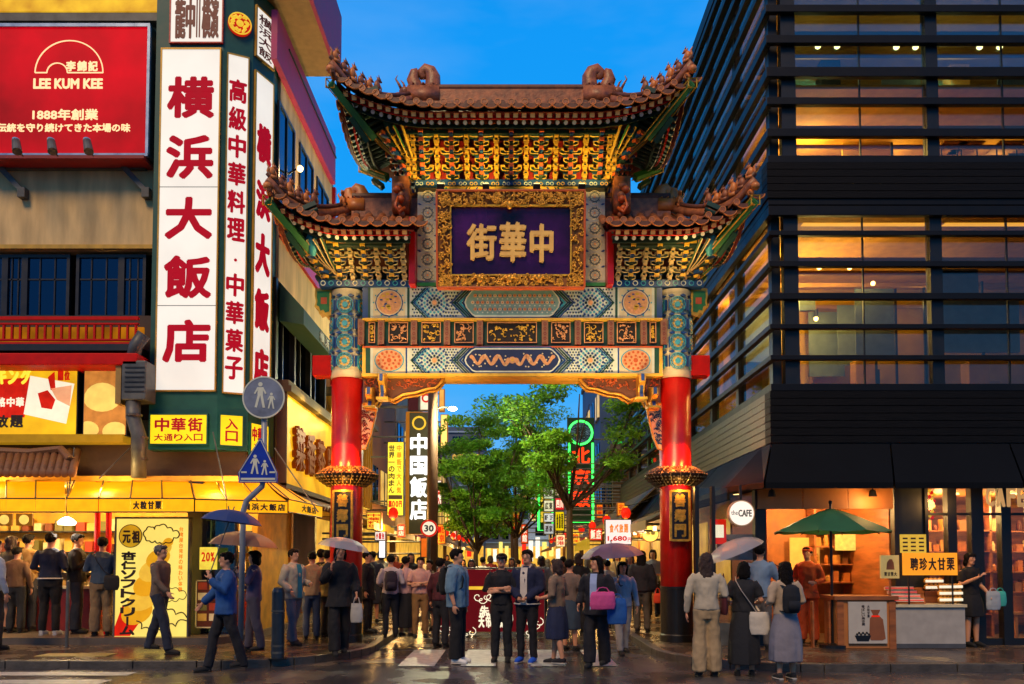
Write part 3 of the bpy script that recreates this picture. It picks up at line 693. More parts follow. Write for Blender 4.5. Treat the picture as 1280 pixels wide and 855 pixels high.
# menu boards in the doorway
for i, (a, b_, c, d, mt, tx) in enumerate(((254,275,684,712,'#ffd84a','20%'),(250,283,725,785,'#7a3a2a',''),(280,296,735,778,'#d8b84a',''))):
    m_ = thing('menu_board', ('small lit yellow price card in the restaurant doorway','framed dark menu board standing by the restaurant door','small yellow menu leaflet beside the dark menu board')[i], 'menu board', (X((a+b_)/2,14.6), 14.6, Z(d,14.6)))
    MB().box(X(a,14.6), X(b_,14.6), 14.6, 14.64, Z(d,14.6), Z(c,14.6)).build('board', M('menu_%d'%i, mt, .5, em=(.8,.15,.4)[i], var=.2, scale=8), m_)
    if i == 1:
        for q in range(8):
            MB().box(X(a+3+(q%2)*14,14.6), X(a+14+(q%2)*14,14.6), 14.592, 14.599, Z(737+(q//2)*13,14.6), Z(728+(q//2)*13,14.6)).build('menu_picture', M('goods_%d'%(q%5)), m_)
        for q in ((a,a+1.5,c,d),(b_-1.5,b_,c,d),(a,b_,c,c+1.5),(a,b_,d-1.5,d)): MB().box(X(q[0],14.59),X(q[1],14.59),14.585,14.6,Z(q[3],14.6),Z(q[2],14.6)).build('board_frame', M('counter_cream','#d8c8a0',.4), m_)
    if tx: chars(tx, X(a+2,14.6), X(b_-2,14.6), Z(702,14.6), Z(690,14.6), 14.598, m_pr, m_, off=.03, one=True)
# hanging signs and lamps in the shop
for i, (a, b_, c, d) in enumerate(((2,21,642,657),(26,46,642,657))):
    m_ = thing('menu_picture_board', ('first','second')[i]+' lit dish picture hanging under the far left awning', 'picture', (X(a,14.7),14.7,Z(d,14.7)), 0, 'dish pictures')
    MB().box(X(a,14.7), X(b_,14.7), 14.7, 14.74, Z(d,14.7), Z(c,14.7)).build('picture_face', M('dish_ground','#8a5a14',.5,em=.5), m_)
    MB().disc((X(a,14.7)+X(b_,14.7))/2, Z((c+d)/2,14.7), .09, 14.69, 14.7, 0, 14).build('dish', M('bun_cream'), m_)
hl = thing('pendant_lamp', 'bright white pendant lamp under the yellow awning behind the queue', 'lamp', (X(89,14.8),14.8,Z(655,14.8)))
MB().lathe([(.14,0),(.16,.05),(.10,.11),(.03,.15)], n=16).build('lamp_shade', M('lamp_white', '#fff4d8', em=6, var=0), hl, T=Matrix.Translation((X(89,14.8),14.8,Z(656,14.8))), smooth=True)
MB().tube([(X(89,14.8),14.8,Z(646,14.8)),(X(89,14.8),14.8,3.05)], .01, 5).build('cord', m_fr, hl)
lamp((X(89,14.8),14.75,Z(660,14.8)), WHITE, 30, .12)
for x, y, p_ in ((-10.5,15.6,95),(-8.3,15.8,95),(-6.3,15.4,95),(-5.4,15.1,55),(-9.3,14.3,32),(-7.2,14.1,26),(-5.2,14.2,20)): lamp((x, y, 2.9), (1,.66,.22), p_, .15)
for i in range(7):
    x = -11.5+i*.95; piece('downlight', MB().lathe([(.07,0),(.07,.03)], n=12).mesh('downlight', M('lamp_warm')) if i == 0 else dl_me, sh, (x,15.4,3.01)) if i else None
    if i == 0: dl_me = MB().lathe([(.07,0),(.07,.03)], n=12).mesh('downlight', M('lamp_warm'))

# ice cream banner panel
YB2 = 14.3
ib = thing('ice_cream_banner', 'tall yellow soft ice cream banner panel with vertical black lettering under the awning', 'banner', (X(195,YB2), YB2, .24))
MB().box(X(150,YB2), X(241,YB2), YB2, YB2+.08, .24, Z(648,YB2)).build('panel', M('banner_yellow', '#ffdc6a', .5, em=.85, var=.12, scale=1.5), ib)
b = MB()
for q in ((149,151,647,797),(240,242,647,797),(149,242,646,648.5)): b.box(X(q[0],YB2), X(q[1],YB2), YB2-.02, YB2+.1, max(.24,Z(q[3],YB2)), Z(q[2],YB2))
b.build('frame', m_grey, ib)
bx_ = lambda p: X(p,YB2); bz_ = lambda p: Z(p,YB2)
b = MB(); b.disc(bx_(168.5), bz_(670), .21, YB2-.006, YB2, 0, 24); b.ring(bx_(168.5), bz_(670), .21, .012, YB2-.012, YB2, 1, 24)
b.build('seal', [M('seal_gold','#e8b020',.5,em=.5), m_pk], ib)
chars('元祖', bx_(158), bx_(181), bz_(679), bz_(663), YB2-.01, m_pk, ib, off=.04, one=True)
chars('杏仁ソフトクリーム', bx_(157.5), bx_(176), bz_(794), bz_(689), YB2-.008, m_pk, ib, True, .07, .006, gap=.02)
chars('台湾屋台発祥の味わい体験', bx_(228.5), bx_(233.5), bz_(740), bz_(658), YB2-.004, m_po, ib, True, .03, .004, one=True)
# the cone and swirl
b = MB(); b.prism([(bx_(150.5),bz_(795)),(bx_(170),bz_(795)),(bx_(180),bz_(780)),(bx_(160),bz_(757)),(bx_(150.5),bz_(785))], YB2-.004, YB2); b.build('cone_sleeve', m_pr, ib)
sw_ = [(178,765,22,16),(186,748,23,15),(192,730,22,15),(197,713,20,14),(203,698,17,12),(209,686,12,9),(215,678,7,6)]
for i, (a, c, r1, r2) in enumerate(sw_):
    b = MB(); ro_ = [(bx_(a)+(r1*math.cos(q*.35)*.82 - r2*math.sin(q*.35)*.45)*.0143, bz_(c)+(r1*math.cos(q*.35)*.45+r2*math.sin(q*.35)*.8)*.0143) for q in range(18)]
    b.prism([(min(x_,bx_(239)),z_) for x_,z_ in ro_], YB2-.005-.0015*i, YB2, 0); b.build('ice_cream_swirl', (M('swirl_a','#ffb01c',.5,em=.6,var=.1),M('swirl_b','#ffc440',.5,em=.65,var=.1))[i%2], ib)
def cloud(l, w=.022):
    q = []
    for i in range(len(l)-1):   # bulge every span into a puff
        (a, c), (d, e) = l[i], l[i+1]; nx_, ny_ = (e-c), -(d-a)
        for k in range(5): f = k/5; q.append((a+(d-a)*f+nx_*.32*math.sin(math.pi*f), c+(e-c)*f+ny_*.32*math.sin(math.pi*f)))
    l = q+[l[-1]]
    MB().tube([(bx_(a), YB2-.012, bz_(c)) for a, c in l], w*.5, 6).build('cloud_outline', m_pk, ib)
cloud([(187,672),(188,662),(194,659),(198,662),(204,657),(214,660),(221,664),(229,668),(222,672),(212,678),(205,678),(199,676),(192,676),(187,672)])
cloud([(178,776),(184,786),(196,790),(208,788),(216,782),(226,783),(240,776)]); cloud([(198,768),(206,760),(216,762),(226,768),(240,772)]); cloud([(211,744),(214,738),(221,736),(230,739),(239,744),(230,748),(221,750),(213,749),(211,744)], .014)

# ------------------------------------------------------------------ side of the left building: green awning and golden relief sign
ga = thing('green_side_awning', 'dark green fascia with pale lettering along the lane side of the restaurant', 'awning', (SX+.4, 18, Z(430,17)))
MB().add([(SX,16.2,7.3),(SX+.5,16.2,6.75),(SX+.5,20.8,6.75),(SX,20.8,7.3),(SX,16.2,6.5),(SX+.5,16.2,6.42),(SX+.5,20.8,6.42),(SX,20.8,6.5)],[(0,1,2,3),(1,5,6,2),(4,7,6,5),(0,4,5,1),(3,2,6,7)]).build('canopy', M('awning_green','#1d4a3c',.6), ga)
T = Matrix.Translation((SX+.51,16.6,0)) @ Matrix.Rotation(R(90),4,'Z')
chars('横浜大飯店', .9, 3.4, 6.47, 6.7, -.0, m_wht, ga, off=.04, T=T, one=True, th=.01)
gs = thing('golden_relief_sign', 'large lit golden relief sign with raised characters on the lane side wall', 'sign', (SX+.1, 18.5, Z(590,17)))
y0, y1 = 16.1, 20.7; T = Matrix.Translation((SX+.16,y0,0)) @ Matrix.Rotation(R(90),4,'Z'); W_ = y1-y0
MB().box(0, W_, 0, .15, 3.15, 5.0).build('sign_board', M('lit_gold_board','#e8a010',.4,em=.95,var=.35,scale=1.2,metal=.2), gs, T=T)
b = MB(); b.box(-.1,W_+.1,-.16,.15,5.0,5.12); b.box(-.1,W_+.1,-.1,.15,5.12,5.24); b.box(-.06,0,-.06,.15,3.1,5.0); b.box(W_,W_+.06,-.06,.15,3.1,5.0); b.box(-.06,W_+.06,-.06,.15,3.05,3.15)
b.build('wooden_frame', m_roomdk, gs, T=T)
for i, ch in enumerate('菜香茶房'):
    b = MB(); put_text(b, ch, .55+i*.95, 1.35+i*.95, 3.5, 4.45, 0, 0, .10, .045); b.build('character', M('relief_amber','#b8520a',.4,metal=.3,em=.12), gs, T=T)
for i in range(3): lamp((SX+.45, 16.9+i*1.5, 4.93), (1,.7,.1), 9, .04)
# small roof with figures above the gold sign and dark tiled eave below
sr = thing('lane_pent_roof', 'narrow dark tiled eave under the golden relief sign', 'roof', (SX+.3, 18, 2.6))
MB().add([(SX,15.6,3.0),(SX+.6,15.6,2.7),(SX+.6,20.8,2.7),(SX,20.8,3.0)],[(0,1,2,3)]).build('roof_bed', m_roomdk, sr)
for i in range(18): MB().tube([(SX,15.75+i*.28,3.03),(SX+.62,15.75+i*.28,2.73)], .06, 7).build('tile_row', M('old_tile'), sr, smooth=True)
# ------------------------------------------------------------------ the ceremonial gate
GX, GY = .03, 14.7
gate = thing('ceremonial_gate', 'tall painted Chinese gate with tiled roofs and red columns spanning the street', 'gate', (GX, GY, .12))

# ---- columns
for s in (-1, 1):
    cx = GX + 3.03*s; T = Matrix.Translation((cx, GY, 0))
    col = MB().lathe([(.29,.12),(.29,4.95)], n=40).build('column', m_red, gate, T=T, smooth=True)
    MB().lathe([(.31,.12),(.31,.24),(.295,.26),(.295,1.06),(.30,1.08),(.30,1.12)], n=40).build('column_base', m_blk, col, T=T, smooth=False, normals=True)
    # painted upper sleeve with four rosettes and blue wedges
    sl_ = MB().lathe([(.30,4.93),(.31,4.97),(.31,5.04),(.30,5.05),(.298,6.46),(.31,6.5),(.31,6.56)], n=40).build('painted_sleeve', m_crm, gate, T=T)
    for q in range(4):
        zc = 5.22 + q*.345
        for ang in (-1.15, 0, 1.15):
            Tr = T @ Matrix.Rotation(ang, 4, 'Z')
            ros = MB()
            ros.ring(0, zc, .15, .015, -.318, -.29, 1, 20); ros.ring(0, zc, .115, .012, -.32, -.29, 1, 18); ros.disc(0, zc, .05, -.322, -.29, 1, 10)
            for i in range(8): a = i*math.pi/4; ros.disc(.083*math.cos(a), zc+.083*math.sin(a), .017, -.321, -.29, 0, 6)
            for i in range(12): a = i*math.pi/6; ros.disc(.128*math.cos(a), zc+.128*math.sin(a), .008, -.321, -.29, 2, 5)
            ros.build('rosette', [m_goldp, m_teal, m_blu], sl_, T=Tr)
            wd_ = MB()
            for sx in (-1, 1):
                wd_.prism([(sx*.165, zc+.17), (sx*.1, zc+.20), (sx*.05, zc+.172), (sx*.1, zc+.145)], -.319, -.28, 0)
                wd_.prism([(sx*.165, zc-.1), (sx*.145, zc-.1), (sx*.145, zc+.1), (sx*.165, zc+.1)], -.312, -.27, 0)
            wd_.build('blue_wedge', [m_blu], sl_, T=Tr)
    # red beam stub and green carved cloud end outside the column
    MB().box(cx+s*.30-.03, cx+s*.30+.03, 0, 0, 0, 0)
    x0, x1 = sorted((cx+s*.27, cx+s*.62))
    MB().box(x0, x1, GY-.16, GY+.16, Z(470,14.6), Z(445,14.6)).build('beam_end', M('matt_red','#b80e08',.7,spec=.2), gate, bevel=.01)
    a = cx+s*.29; o = lambda k: a+s*k
    pr = [(o(0),Z(394,14.6)),(o(.10),Z(396,14.6)),(o(.15),Z(391,14.6)),(o(.22),Z(393,14.6)),(o(.25),Z(386,14.6)),(o(.31),Z(384,14.6)),(o(.29),Z(377,14.6)),(o(.31),Z(370,14.6)),(o(.30),Z(361,14.6)),(o(0),Z(361,14.6))]
    ce = MB().prism(pr, GY-.13, GY+.13).build('carved_end', m_goldp, gate)
    mid = Vector((a+s*.14, 0, (pr[0][1]+pr[-1][1])/2))
    MB().prism([(mid.x+(x-mid.x)*.75, mid.z+(z-mid.z)*.75) for x,z in pr], GY-.14, GY+.14).build('green_inlay', m_lgrn, ce)
    x0, x1 = sorted((a+s*.08, a+s*.19)); MB().box(x0, x1, GY-.15, GY+.15, mid.z-.05, mid.z+.07).build('orange_block', m_org, ce)
    # fan shaped pierced shade round the column, lamp in it
    for fr in (0,):
        fan = MB(); zc = Z(592, 14.1)
        prof = [(.30,-.19),(.40,-.14),(.50,-.07),(.58,.02),(.50,.09),(.40,.15),(.30,.19)]
        fan.lathe([(r, zc+z) for r, z in prof], n=40, ry=.8, cap=False)
        sh = fan.build('lamp_shade', M('pierced_bronze', '#2a2114', .4, metal=.7), gate, T=T, smooth=True)
        orn = MB()
        for ri, (rr, zz, nn) in enumerate(((.36,-.165,34),(.43,-.12,38),(.49,-.075,42),(.545,-.025,44),(.56,.04,44),(.50,.09,42),(.43,.13,38),(.36,.165,34))):
            for i in range(nn):
                t = 2*math.pi*(i+.5*(ri%2))/nn; c, d = math.cos(t), math.sin(t)
                orn.ball((rr*c*1.01, rr*d*.8*1.01, zc+zz), (.02,.018,.016), 6, 4)
        for i in range(20):
            t = 2*math.pi*i/20; c, d = math.cos(t), math.sin(t)
            orn.tube([(r_*c*1.01,r_*d*.8*1.01,zc+z_) for r_, z_ in prof], .006, 4)
        orn.build('pierced_scrollwork', M('old_gilt', '#9a7a34', .45, metal=.4) if s < 0 else M('gilt_backlit', '#6c6650', .4, metal=.6), gate, T=T, kind='stuff')  # same gilt twice; backlit darkness of the right one put into its colour
    lamp((cx-.14, GY-.40, zc+.32), (1,.2,.03), 38, .04); lamp((cx+.14, GY-.40, zc+.32), (1,.2,.03), 38, .04)
    lamp((cx, GY-.46, zc-.26), GOLD, 6, .03)
    # gilt name plaque on the column
    z0, z1 = Z(676,14.35), Z(613,14.35); w = .175
    tb = MB().box(cx-w, cx+w, GY-.36, GY-.30, z0, z1).build('name_tablet', M('tablet_black', '#15110c', .35), gate)
    fm = MB()
    for a_, b_, c_, d_ in ((-w-.01,-w+.025,z0,z1),(w-.025,w+.01,z0,z1),(-w+.025,w-.025,z0-.01,z0+.03),(-w+.025,w-.025,z1-.03,z1+.01)): fm.box(cx+a_, cx+b_, GY-.385, GY-.31, c_, d_)
    fm.build('frame', m_gold, tb)
    chars('善鄰門', cx-.105, cx+.105, z0+.05, z1-.05, GY-.36, m_gold, tb, True, .05, .02)

# ---- painted beams
def G(px, py, Y=14.42): return P(px, py, Y)
YB = 14.42
bx0, bx1 = X(453, YB), X(828, YB)
def beam(name, py0, py1, y0, mat):
    return MB().box(bx0, bx1, y0, 14.98, Z(py1, YB), Z(py0, YB)).build(name, mat, gate)
ub = beam('upper_beam', 359, 398.6, YB, m_wht)
mb_ = beam('frieze_beam', 399, 433, YB+.08, m_grn)
lb = beam('lower_beam', 433.4, 467, YB, m_wht)
MB().box(bx0, bx1, YB-.05, 15.03, Z(471,YB), Z(467.3,YB)).build('gilt_edge', m_goldp, lb)
MB().box(bx0, bx1, YB-.03, YB+.1, Z(400.5,YB), Z(398,YB)).build('gilt_edge', m_goldp, ub)
MB().box(bx0, bx1, YB-.012, YB+.1, Z(434.8,YB), Z(432.8,YB)).build('red_edge', m_org, lb)
def pts(l, mir): 
    out = [G(2*640.5-x if mir else x, y) for x, y in l]
    return out
def F(par, name, mats, items, mir):
    """flat painted shapes given in photograph pixels of the left half; lvl = how many layers proud"""
    b = MB()
    for it in items:
        k = it[0]
        if k == 'p':  b.prism(pts(it[1], mir), YB-.003*it[3], YB+.01, it[2])
        if k == 'd':
            x, z = pts([(it[1], it[2])], mir)[0]; b.disc(x, z, it[3]*.01442, YB-.003*it[5], YB+.01, it[4], it[6] if len(it) > 6 else 10, rz=it[3]*.01442*(it[7] if len(it) > 7 else 1))
    return b.build(name, mats, par)
PM = [m_wht, m_blu, m_grn, m_teal, m_pch, m_crm, m_goldp, m_org, m_dgrn, M('pale_teal','#7fa49a',.5), M('deep_blue','#16264f',.5)]
for mir in (False, True):
    rs = random.Random(3)
    for par, yt, yb, up in ((ub, 359, 398, 1), (lb, 434, 467, 0)):
        yc = (yt+yb)/2; H = (yb-yt)
        st = [(453,457,1 if up else 6),(457,460,1 if up else 2),(460,463,2),(463,466,0),(507,509,0 if up else 1),(509,512,2 if up else 0)]
        F(par, 'edge_stripes', PM, [('p', [(a,yt+.5),(b,yt+.5),(b,yb-.5),(a,yb-.5)], m, 1) for a,b,m in st], mir)
        # end panel with medallion
        mm = [('p', [(466.3,yt+1.5),(506.7,yt+1.5),(506.7,yb-1.5),(466.3,yb-1.5)], 5, 1)]
        if up:
            mm += [('d', 486.5, yc, 18, 1, 2, 12), ('d', 486.5, yc, 16.4, 5, 3, 16), ('d', 486.5, yc, 15, 4, 4, 20)]
            for i in range(12):
                a = i*math.pi/6; mm.append(('d', 486.5+19.5*math.cos(a), yc+18*math.sin(a), 1.1, 3, 3, 5))
            for i in range(9):
                a = rs.random()*6.3; r_ = 4+rs.random()*8; mm.append(('d', 486.5+r_*math.cos(a), yc+r_*math.sin(a), 1.5+rs.random()*1.8, 6, 6, 7, .6))
                mm.append(('d', 486.5+r_*math.cos(a+1), yc+r_*math.sin(a+1), 1.2+rs.random(), 1, 5, 6, .5))
        else:
            mm += [('d', 486.5, yc, 19, 3, 2, 18, .78), ('d', 486.5, yc, 17.5, 4, 3, 18, .78)]
            for i in range(14):
                a = i*2*math.pi/14; mm.append(('d', 486.5+13.5*math.cos(a), yc+10.3*math.sin(a), 1.7, 7, 5, 6))
            for i in range(8):
                a = i*math.pi/4; mm.append(('d', 486.5+7.5*math.cos(a), yc+5.6*math.sin(a), 1.6, 7, 5, 6))
            mm.append(('d', 486.5, yc, 3, 7, 5, 8))
        F(par, 'medallion', PM, mm, mir)
        # mosaic rosette in its diamond
        cx_ = 543
        ro = [('d', cx_, yc, 3.2, 4, 5, 10)]
        for ring, (nn, rr, dd) in enumerate(((8,5.6,1.7),(12,9.0,1.65),(16,12.4,1.6),(20,16,1.6))):
            for i in range(nn):
                a = 2*math.pi*(i+.5*(ring%2))/nn
                if abs(rr*math.sin(a)) < H/2-2: ro.append(('d', cx_+rr*math.cos(a), yc+rr*math.sin(a), dd, (8,1,3,1)[ring], 3, 6))
        for gx in range(0, 17):
            for gy in range(0, 9):
                px = 516+gx*3.6+(gy%2)*1.8; py = yt+3+gy*(H-6)/8
                d = math.hypot(px-cx_, py-yc); lo = 513+abs(py-yc)*.0+3; left = 512+ (abs(py-yc))*.95+8
                if d > 17.5 and 514 < px < 572-abs(py-yc)*.0:
                    ro.append(('d', px, py, 1.25, 1 if (gx+gy)%2 else 8, 2, 5))
        F(par, 'mosaic_rosette', PM, ro, mir)
        ch = []
        def chev(x, w, m, l):   # "<" shape with its point at x
            ch.append(('p', [(x,yc),(x+H*.46,yt+1),(x+H*.46+w,yt+1),(x+w,yc),(x+H*.46+w,yb-1),(x+H*.46,yb-1)], m, l))
        for x, w, m in ((513,2,2),(516.5,1.3,1),(519,1,3)): chev(x, w, m, 4)
        for x, w, m in ((563,1.6,1),(566.5,2.2,2),(570.5,1.4,8),(573.5,2.6,3 if up else 1),(577.5,1.3,8)): chev(x, w, m, 5)
        F(par, 'chevron', PM, ch, mir)
    # upper frieze
for par, yt, yb, up in ((ub, 359, 398, 1), (lb, 434, 467, 0)):
    yc = (yt+yb)/2; H = yb-yt
    def cart(k):  # rounded cartouche outline, shrunk by k pixels
        l = []
        for sx in (-1, 1):
            seq = [(59-k, H*.0), (57-k, -H*.16), (50-k*.6, -H*.38+k*.5), (46-k*.5, -H*.43+k)]
            if sx == 1: l += [(640.5+a, yc+b) for a, b in seq[::-1]] + [(640.5+a, yc-b) for a, b in seq[1:]]
            else: l += [(640.5-a, yc-b) for a, b in seq[::-1]] + [(640.5-a, yc+b) for a, b in seq[1:]]
        return l
    it = [('p', cart(-3), 1, 5), ('p', cart(-1), 0, 6), ('p', cart(1), 9 if up else 10, 7)]
    rs = random.Random(5)
    if up:
        for i in range(-8, 9):
            for j in (-1, 0, 1):
                x = 640.5+i*6.2+(j%2)*3.1
                if abs(x-640.5) < 51: it.append(('d', x, yc+j*8.5, 2.3, (4,5,4)[(i+j)%3], 8, 8)); it.append(('d', x+3.1, yc+j*8.5, .8, 1, 8, 5)); it.append(('d', x+3.1, yc+j*8.5+4, 1.1, 0, 8, 5)); it.append(('d', x, yc+j*8.5, .8, 7, 9, 5))
    else:
        for sx in (-1, 1):
            for t in range(46):
                u = t/45; x = 640.5+sx*(5+u*46); y = yc+5.5*math.sin(u*17)*(1-.2*u)
                it.append(('d', x, y, 3.2-1.4*abs(math.sin(u*9)), 4, 8+(t%3)*.4, 7))
            for t in range(16): it.append(('d', 640.5+sx*(8+rs.random()*42), yc+rs.uniform(-9,9), 1.1, 5, 9.5, 5))
        it.append(('d', 640.5, yc, 4.5, 4, 9, 9)); it.append(('d', 640.5, yc, 1.8, 6, 10, 7))
    F(par, 'cartouche', PM, it, False)
F(ub, 'blue_strip', PM, [('p', [(583,395),(698,395),(698,398),(583,398)], 1, 1)], False)
F(lb, 'blue_strip', PM, [('p', [(590,464.5),(691,464.5),(691,466.8),(590,466.8)], 2, 1)], False)
# middle band: carved relief panels between orange pillarets
YM = YB+.08
def relief(px0, px1, seed):
    x0, x1 = X(px0,YM), X(px1,YM); z0, z1 = Z(429,YM), Z(403,YM)
    fr = MB()
    for a,b,c,d in ((x0,x1,z0,z0+.014),(x0,x1,z1-.014,z1),(x0,x0+.014,z0+.014,z1-.014),(x1-.014,x1,z0+.014,z1-.014)): fr.box(a,b,YM-.035,YM+.01,c,d)
    f = fr.build('panel_frame', m_pch, mb_)
    MB().box(x0+.02, x1-.02, YM-.006, YM+.01, z0+.02, z1-.02).build('panel_ground', m_drk, f)
    r_ = random.Random(seed); b = MB()
    for i in range(int(10+40*(x1-x0))):
        c = (r_.uniform(x0+.05,x1-.05), YM-.012, r_.uniform(z0+.05,z1-.05))
        if r_.random() < .5: b.ball(c, (r_.uniform(.012,.035), .02, r_.uniform(.012,.03)), 7, 5)
        else:
            a0 = r_.random()*6.3; rr = r_.uniform(.02,.045)
            b.tube([(c[0]+rr*math.cos(a0+t*.6), YM-.018, c[2]+rr*math.sin(a0+t*.6)) for t in range(6)], [.012,.011,.010,.008,.006,.003], 5)
    b.build('carved_relief', m_goldp if seed%2 else m_pch, f)
for i, (a, b) in enumerate(((461,469),(486,510),(527,551),(568,592),(609,671),(689,713),(730,754),(771,795),(812,820))): relief(a, b, i+1)
for a in (448,473,514,555,596,677,718,759,800,825):
    pl = MB().box(X(a,YM), X(a+8,YM), YM-.09, YM+.02, Z(432,YM), Z(400,YM)).build('pillaret', M('pillaret_brown','#8a5e40',.5), mb_, bevel=.006)
    st = MB()
    for j in range(5): zc = Z(405+j*6,YM-.09); xc = X(a+4,YM); st.ring(xc, zc, .028, .009, YM-.096, YM-.088, 0, 8)
    st.build('scroll_inlay', m_dred, pl)

# ---- hanging brackets under the beam
for s in (-1, 1):
    fx = lambda px: X(px, 14.6) if s < 0 else 2*GX - X(px, 14.6) + .02
    def out(l): return [(fx(a), Z(b,14.6)) for a, b in l]
    br = MB().prism(out([(455,471),(556,471),(552,478),(545,485),(535,486),(520,491),(505,493),(493,500),(484,497),(476,497),(472,505),(455,505)]), 14.55, 14.78).build('carved_bracket', m_brn, gate, normals=True)
    edge = MB(); l = out([(556,472),(552,479),(545,486),(535,487),(520,492),(505,494),(493,501),(484,498),(476,498),(472,506),(455,506)])
    edge.tube([(x, 14.53, z) for x, z in l], .028, 6); edge.tube([(x, 14.80, z) for x, z in l], .028, 6)
    edge.build('gilt_edge', m_gold, br, smooth=True)
    sc_ = MB(); r_ = random.Random(11)
    for i in range(60):
        px = 458+r_.random()*88; py = 474+r_.random()*max(4,(18-(px-458)*.12)); a0 = r_.random()*6
        sc_.tube([(fx(px)+.035*math.cos(a0+t*.7), 14.54, Z(py,14.6)+.03*math.sin(a0+t*.7)) for t in range(5)], [.012,.011,.009,.007,.004], 5)
    sc_.build('carved_scrolls', m_org, br, kind='stuff')
    # drop-shaped brackets standing forward
    for (pa, top, bot, w) in ((482,467,497,8),(467,484,508,8)):
        a = MB(); X0, X1 = sorted((fx(pa-w/2), fx(pa+w/2)))
        prof = [(14.50, top), (14.12, top+1), (14.10, top+9), (14.2, top+15), (14.28, bot-6), (14.22, bot), (14.42, bot+2), (14.50, bot-4)]
        vs = [(X0, y, Z(p_,y)) for y, p_ in prof]+[(X1, y, Z(p_,y)) for y, p_ in prof]; n = len(prof)
        a.add(vs, [tuple(range(n)), tuple(range(2*n-1,n-1,-1))]+[(i,(i+1)%n,(i+1)%n+n,i+n) for i in range(n)])
        ha = a.build('hanging_bracket', m_gold, gate, normals=True, bevel=.012)
        MB().add([(X0+.03, y-.015, Z(p_-1,y)) for y, p_ in prof[1:6]]+[(X1-.03, y-.015, Z(p_-1,y)) for y, p_ in prof[1:6]], [(i,i+1,i+6,i+5) for i in range(4)]).build('blue_inlay', m_blu, ha)
        MB().box(X0-.05, X1+.05, 14.2, 14.5, Z(bot+3,14.3), Z(bot,14.3)).build('bracket_foot', m_goldp, ha, bevel=.008)
    # patterned drop panel along the column
    X0 = fx(453)
    dp = MB().prism(out([(453,505),(472,505),(470,520),(464,545),(458,561),(453,561)]), 14.6, 14.72).build('drop_panel', m_crm, gate, normals=True)
    pp = MB(); r_ = random.Random(4)
    for i in range(70):
        t = r_.random(); px = 454+r_.random()*(15-10*t); py = 508+t*48
        pp.tube([(fx(px)+.03*math.cos(q), 14.595, Z(py,14.6)+.03*math.sin(q)) for q in (0,1,2,3)], [.007]*4, 4)
    pp.build('carved_scrolls', m_dred if s < 0 else m_blu, dp, kind='stuff')
    tr = MB(); l2 = out([(472,505),(470,520),(464,545),(458,561),(453,562)]); tr.tube([(x, 14.59, z) for x, z in l2], .014, 6); tr.build('gilt_edge', m_goldp, dp)

# ---- central storey: posts, beam, plaque
YP = 14.44
for s in (-1, 1):
    a, b = sorted((X(521,YP), X(547,YP))) if s < 0 else sorted((2*GX-X(521,YP), 2*GX-X(547,YP)))
    po = MB().box(a, b, YP, 14.96, Z(355,YP), Z(240,YP)).build('painted_post', M('post_grey', '#b4b0a0', .5), gate)
    mid = (a+b)/2
    for q in range(6):
        zc = Z(344-q*19.5, YP); f = MB()
        f.ring(mid, zc, .125, .012, YP-.006, YP, 0, 20); f.ring(mid, zc, .09, .01, YP-.007, YP, 1, 16)
        for i in range(10): t = i*math.pi/5; f.disc(mid+.107*math.cos(t), zc+.107*math.sin(t), .009, YP-.006, YP, 1, 5)
        for i in range(8): t = i*math.pi/4; f.disc(mid+.058*math.cos(t), zc+.058*math.sin(t), .015, YP-.007, YP, 0, 6)
        f.disc(mid, zc, .025, YP-.008, YP, 2, 8)
        f.build('rosette', [m_crm, m_dgrn, m_pch], po)
        g = MB()
        for sx in (-1, 1):
            if q < 5: g.prism([(mid+sx*.19, zc+.17),(mid+sx*.15, zc+.14),(mid+sx*.11, zc+.15),(mid+sx*.15, zc+.18)], YP-.006, YP, 0)
        if q < 5: g.build('blue_wedge', m_blu, po)
    MB().box(a-.0, b+.0, YP-.02, YP+.0, Z(357.5,YP), Z(353.5,YP)).build('green_strip', m_lgrn, po)
    # blue reveal and red board outside the post
    r0, r1 = (X(512.5,YP), X(520.5,YP)) if s < 0 else (2*GX-X(520.5,YP), 2*GX-X(512.5,YP))
    MB().box(r0, r1, YP-.25, 14.9, Z(356,YP-.2), Z(272,YP-.2)).build('red_board', m_red, gate, bevel=.01)
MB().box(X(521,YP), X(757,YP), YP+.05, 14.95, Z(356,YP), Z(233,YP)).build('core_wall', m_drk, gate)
hb = MB().box(X(547,YP), X(731,YP), YP-.01, YP+.1, Z(250,YP), Z(233.5,YP)).build('head_beam', m_goldp, gate)
for mir in (False, True):
    f = MB()
    for x0, w, m in ((549,4,0),(556,3,1),(575,2,0),(579,1.5,0),(588,2,2)):
        q = [(x0,249),(x0+(8 if x0 > 560 else 0),234),(x0+w+(8 if x0 > 560 else 0),234),(x0+w,249)]
        f.prism([P(2*640.5-x if mir else x, y, YP-.01) for x, y in q], YP-.018, YP-.009, m)
    for i in range(9): x, z = P((2*640.5-(602+i*4)) if mir else 602+i*4, 242+2*math.sin(i), YP); f.disc(x, z, .03, YP-.02, YP-.01, 3, 7)
    f.build('painted_chevrons', [m_grn, m_lgrn, m_blu, m_org], hb)
fz = MB().box(X(518,YP), X(760,YP), YP-.06, 14.96, Z(233,YP), Z(226,YP)).build('frieze', m_blu, gate)
f = MB()
for i in range(18):
    px = 524+i*13.6
    for k_ in (-1, 1):
        x, z = P(px+k_*2.6, 229.7, YP-.06); f.ring(x, z, .035, .012, YP-.07, YP-.06, i%2, 9)
f.build('scroll_band', [m_wht, m_goldp], fz)

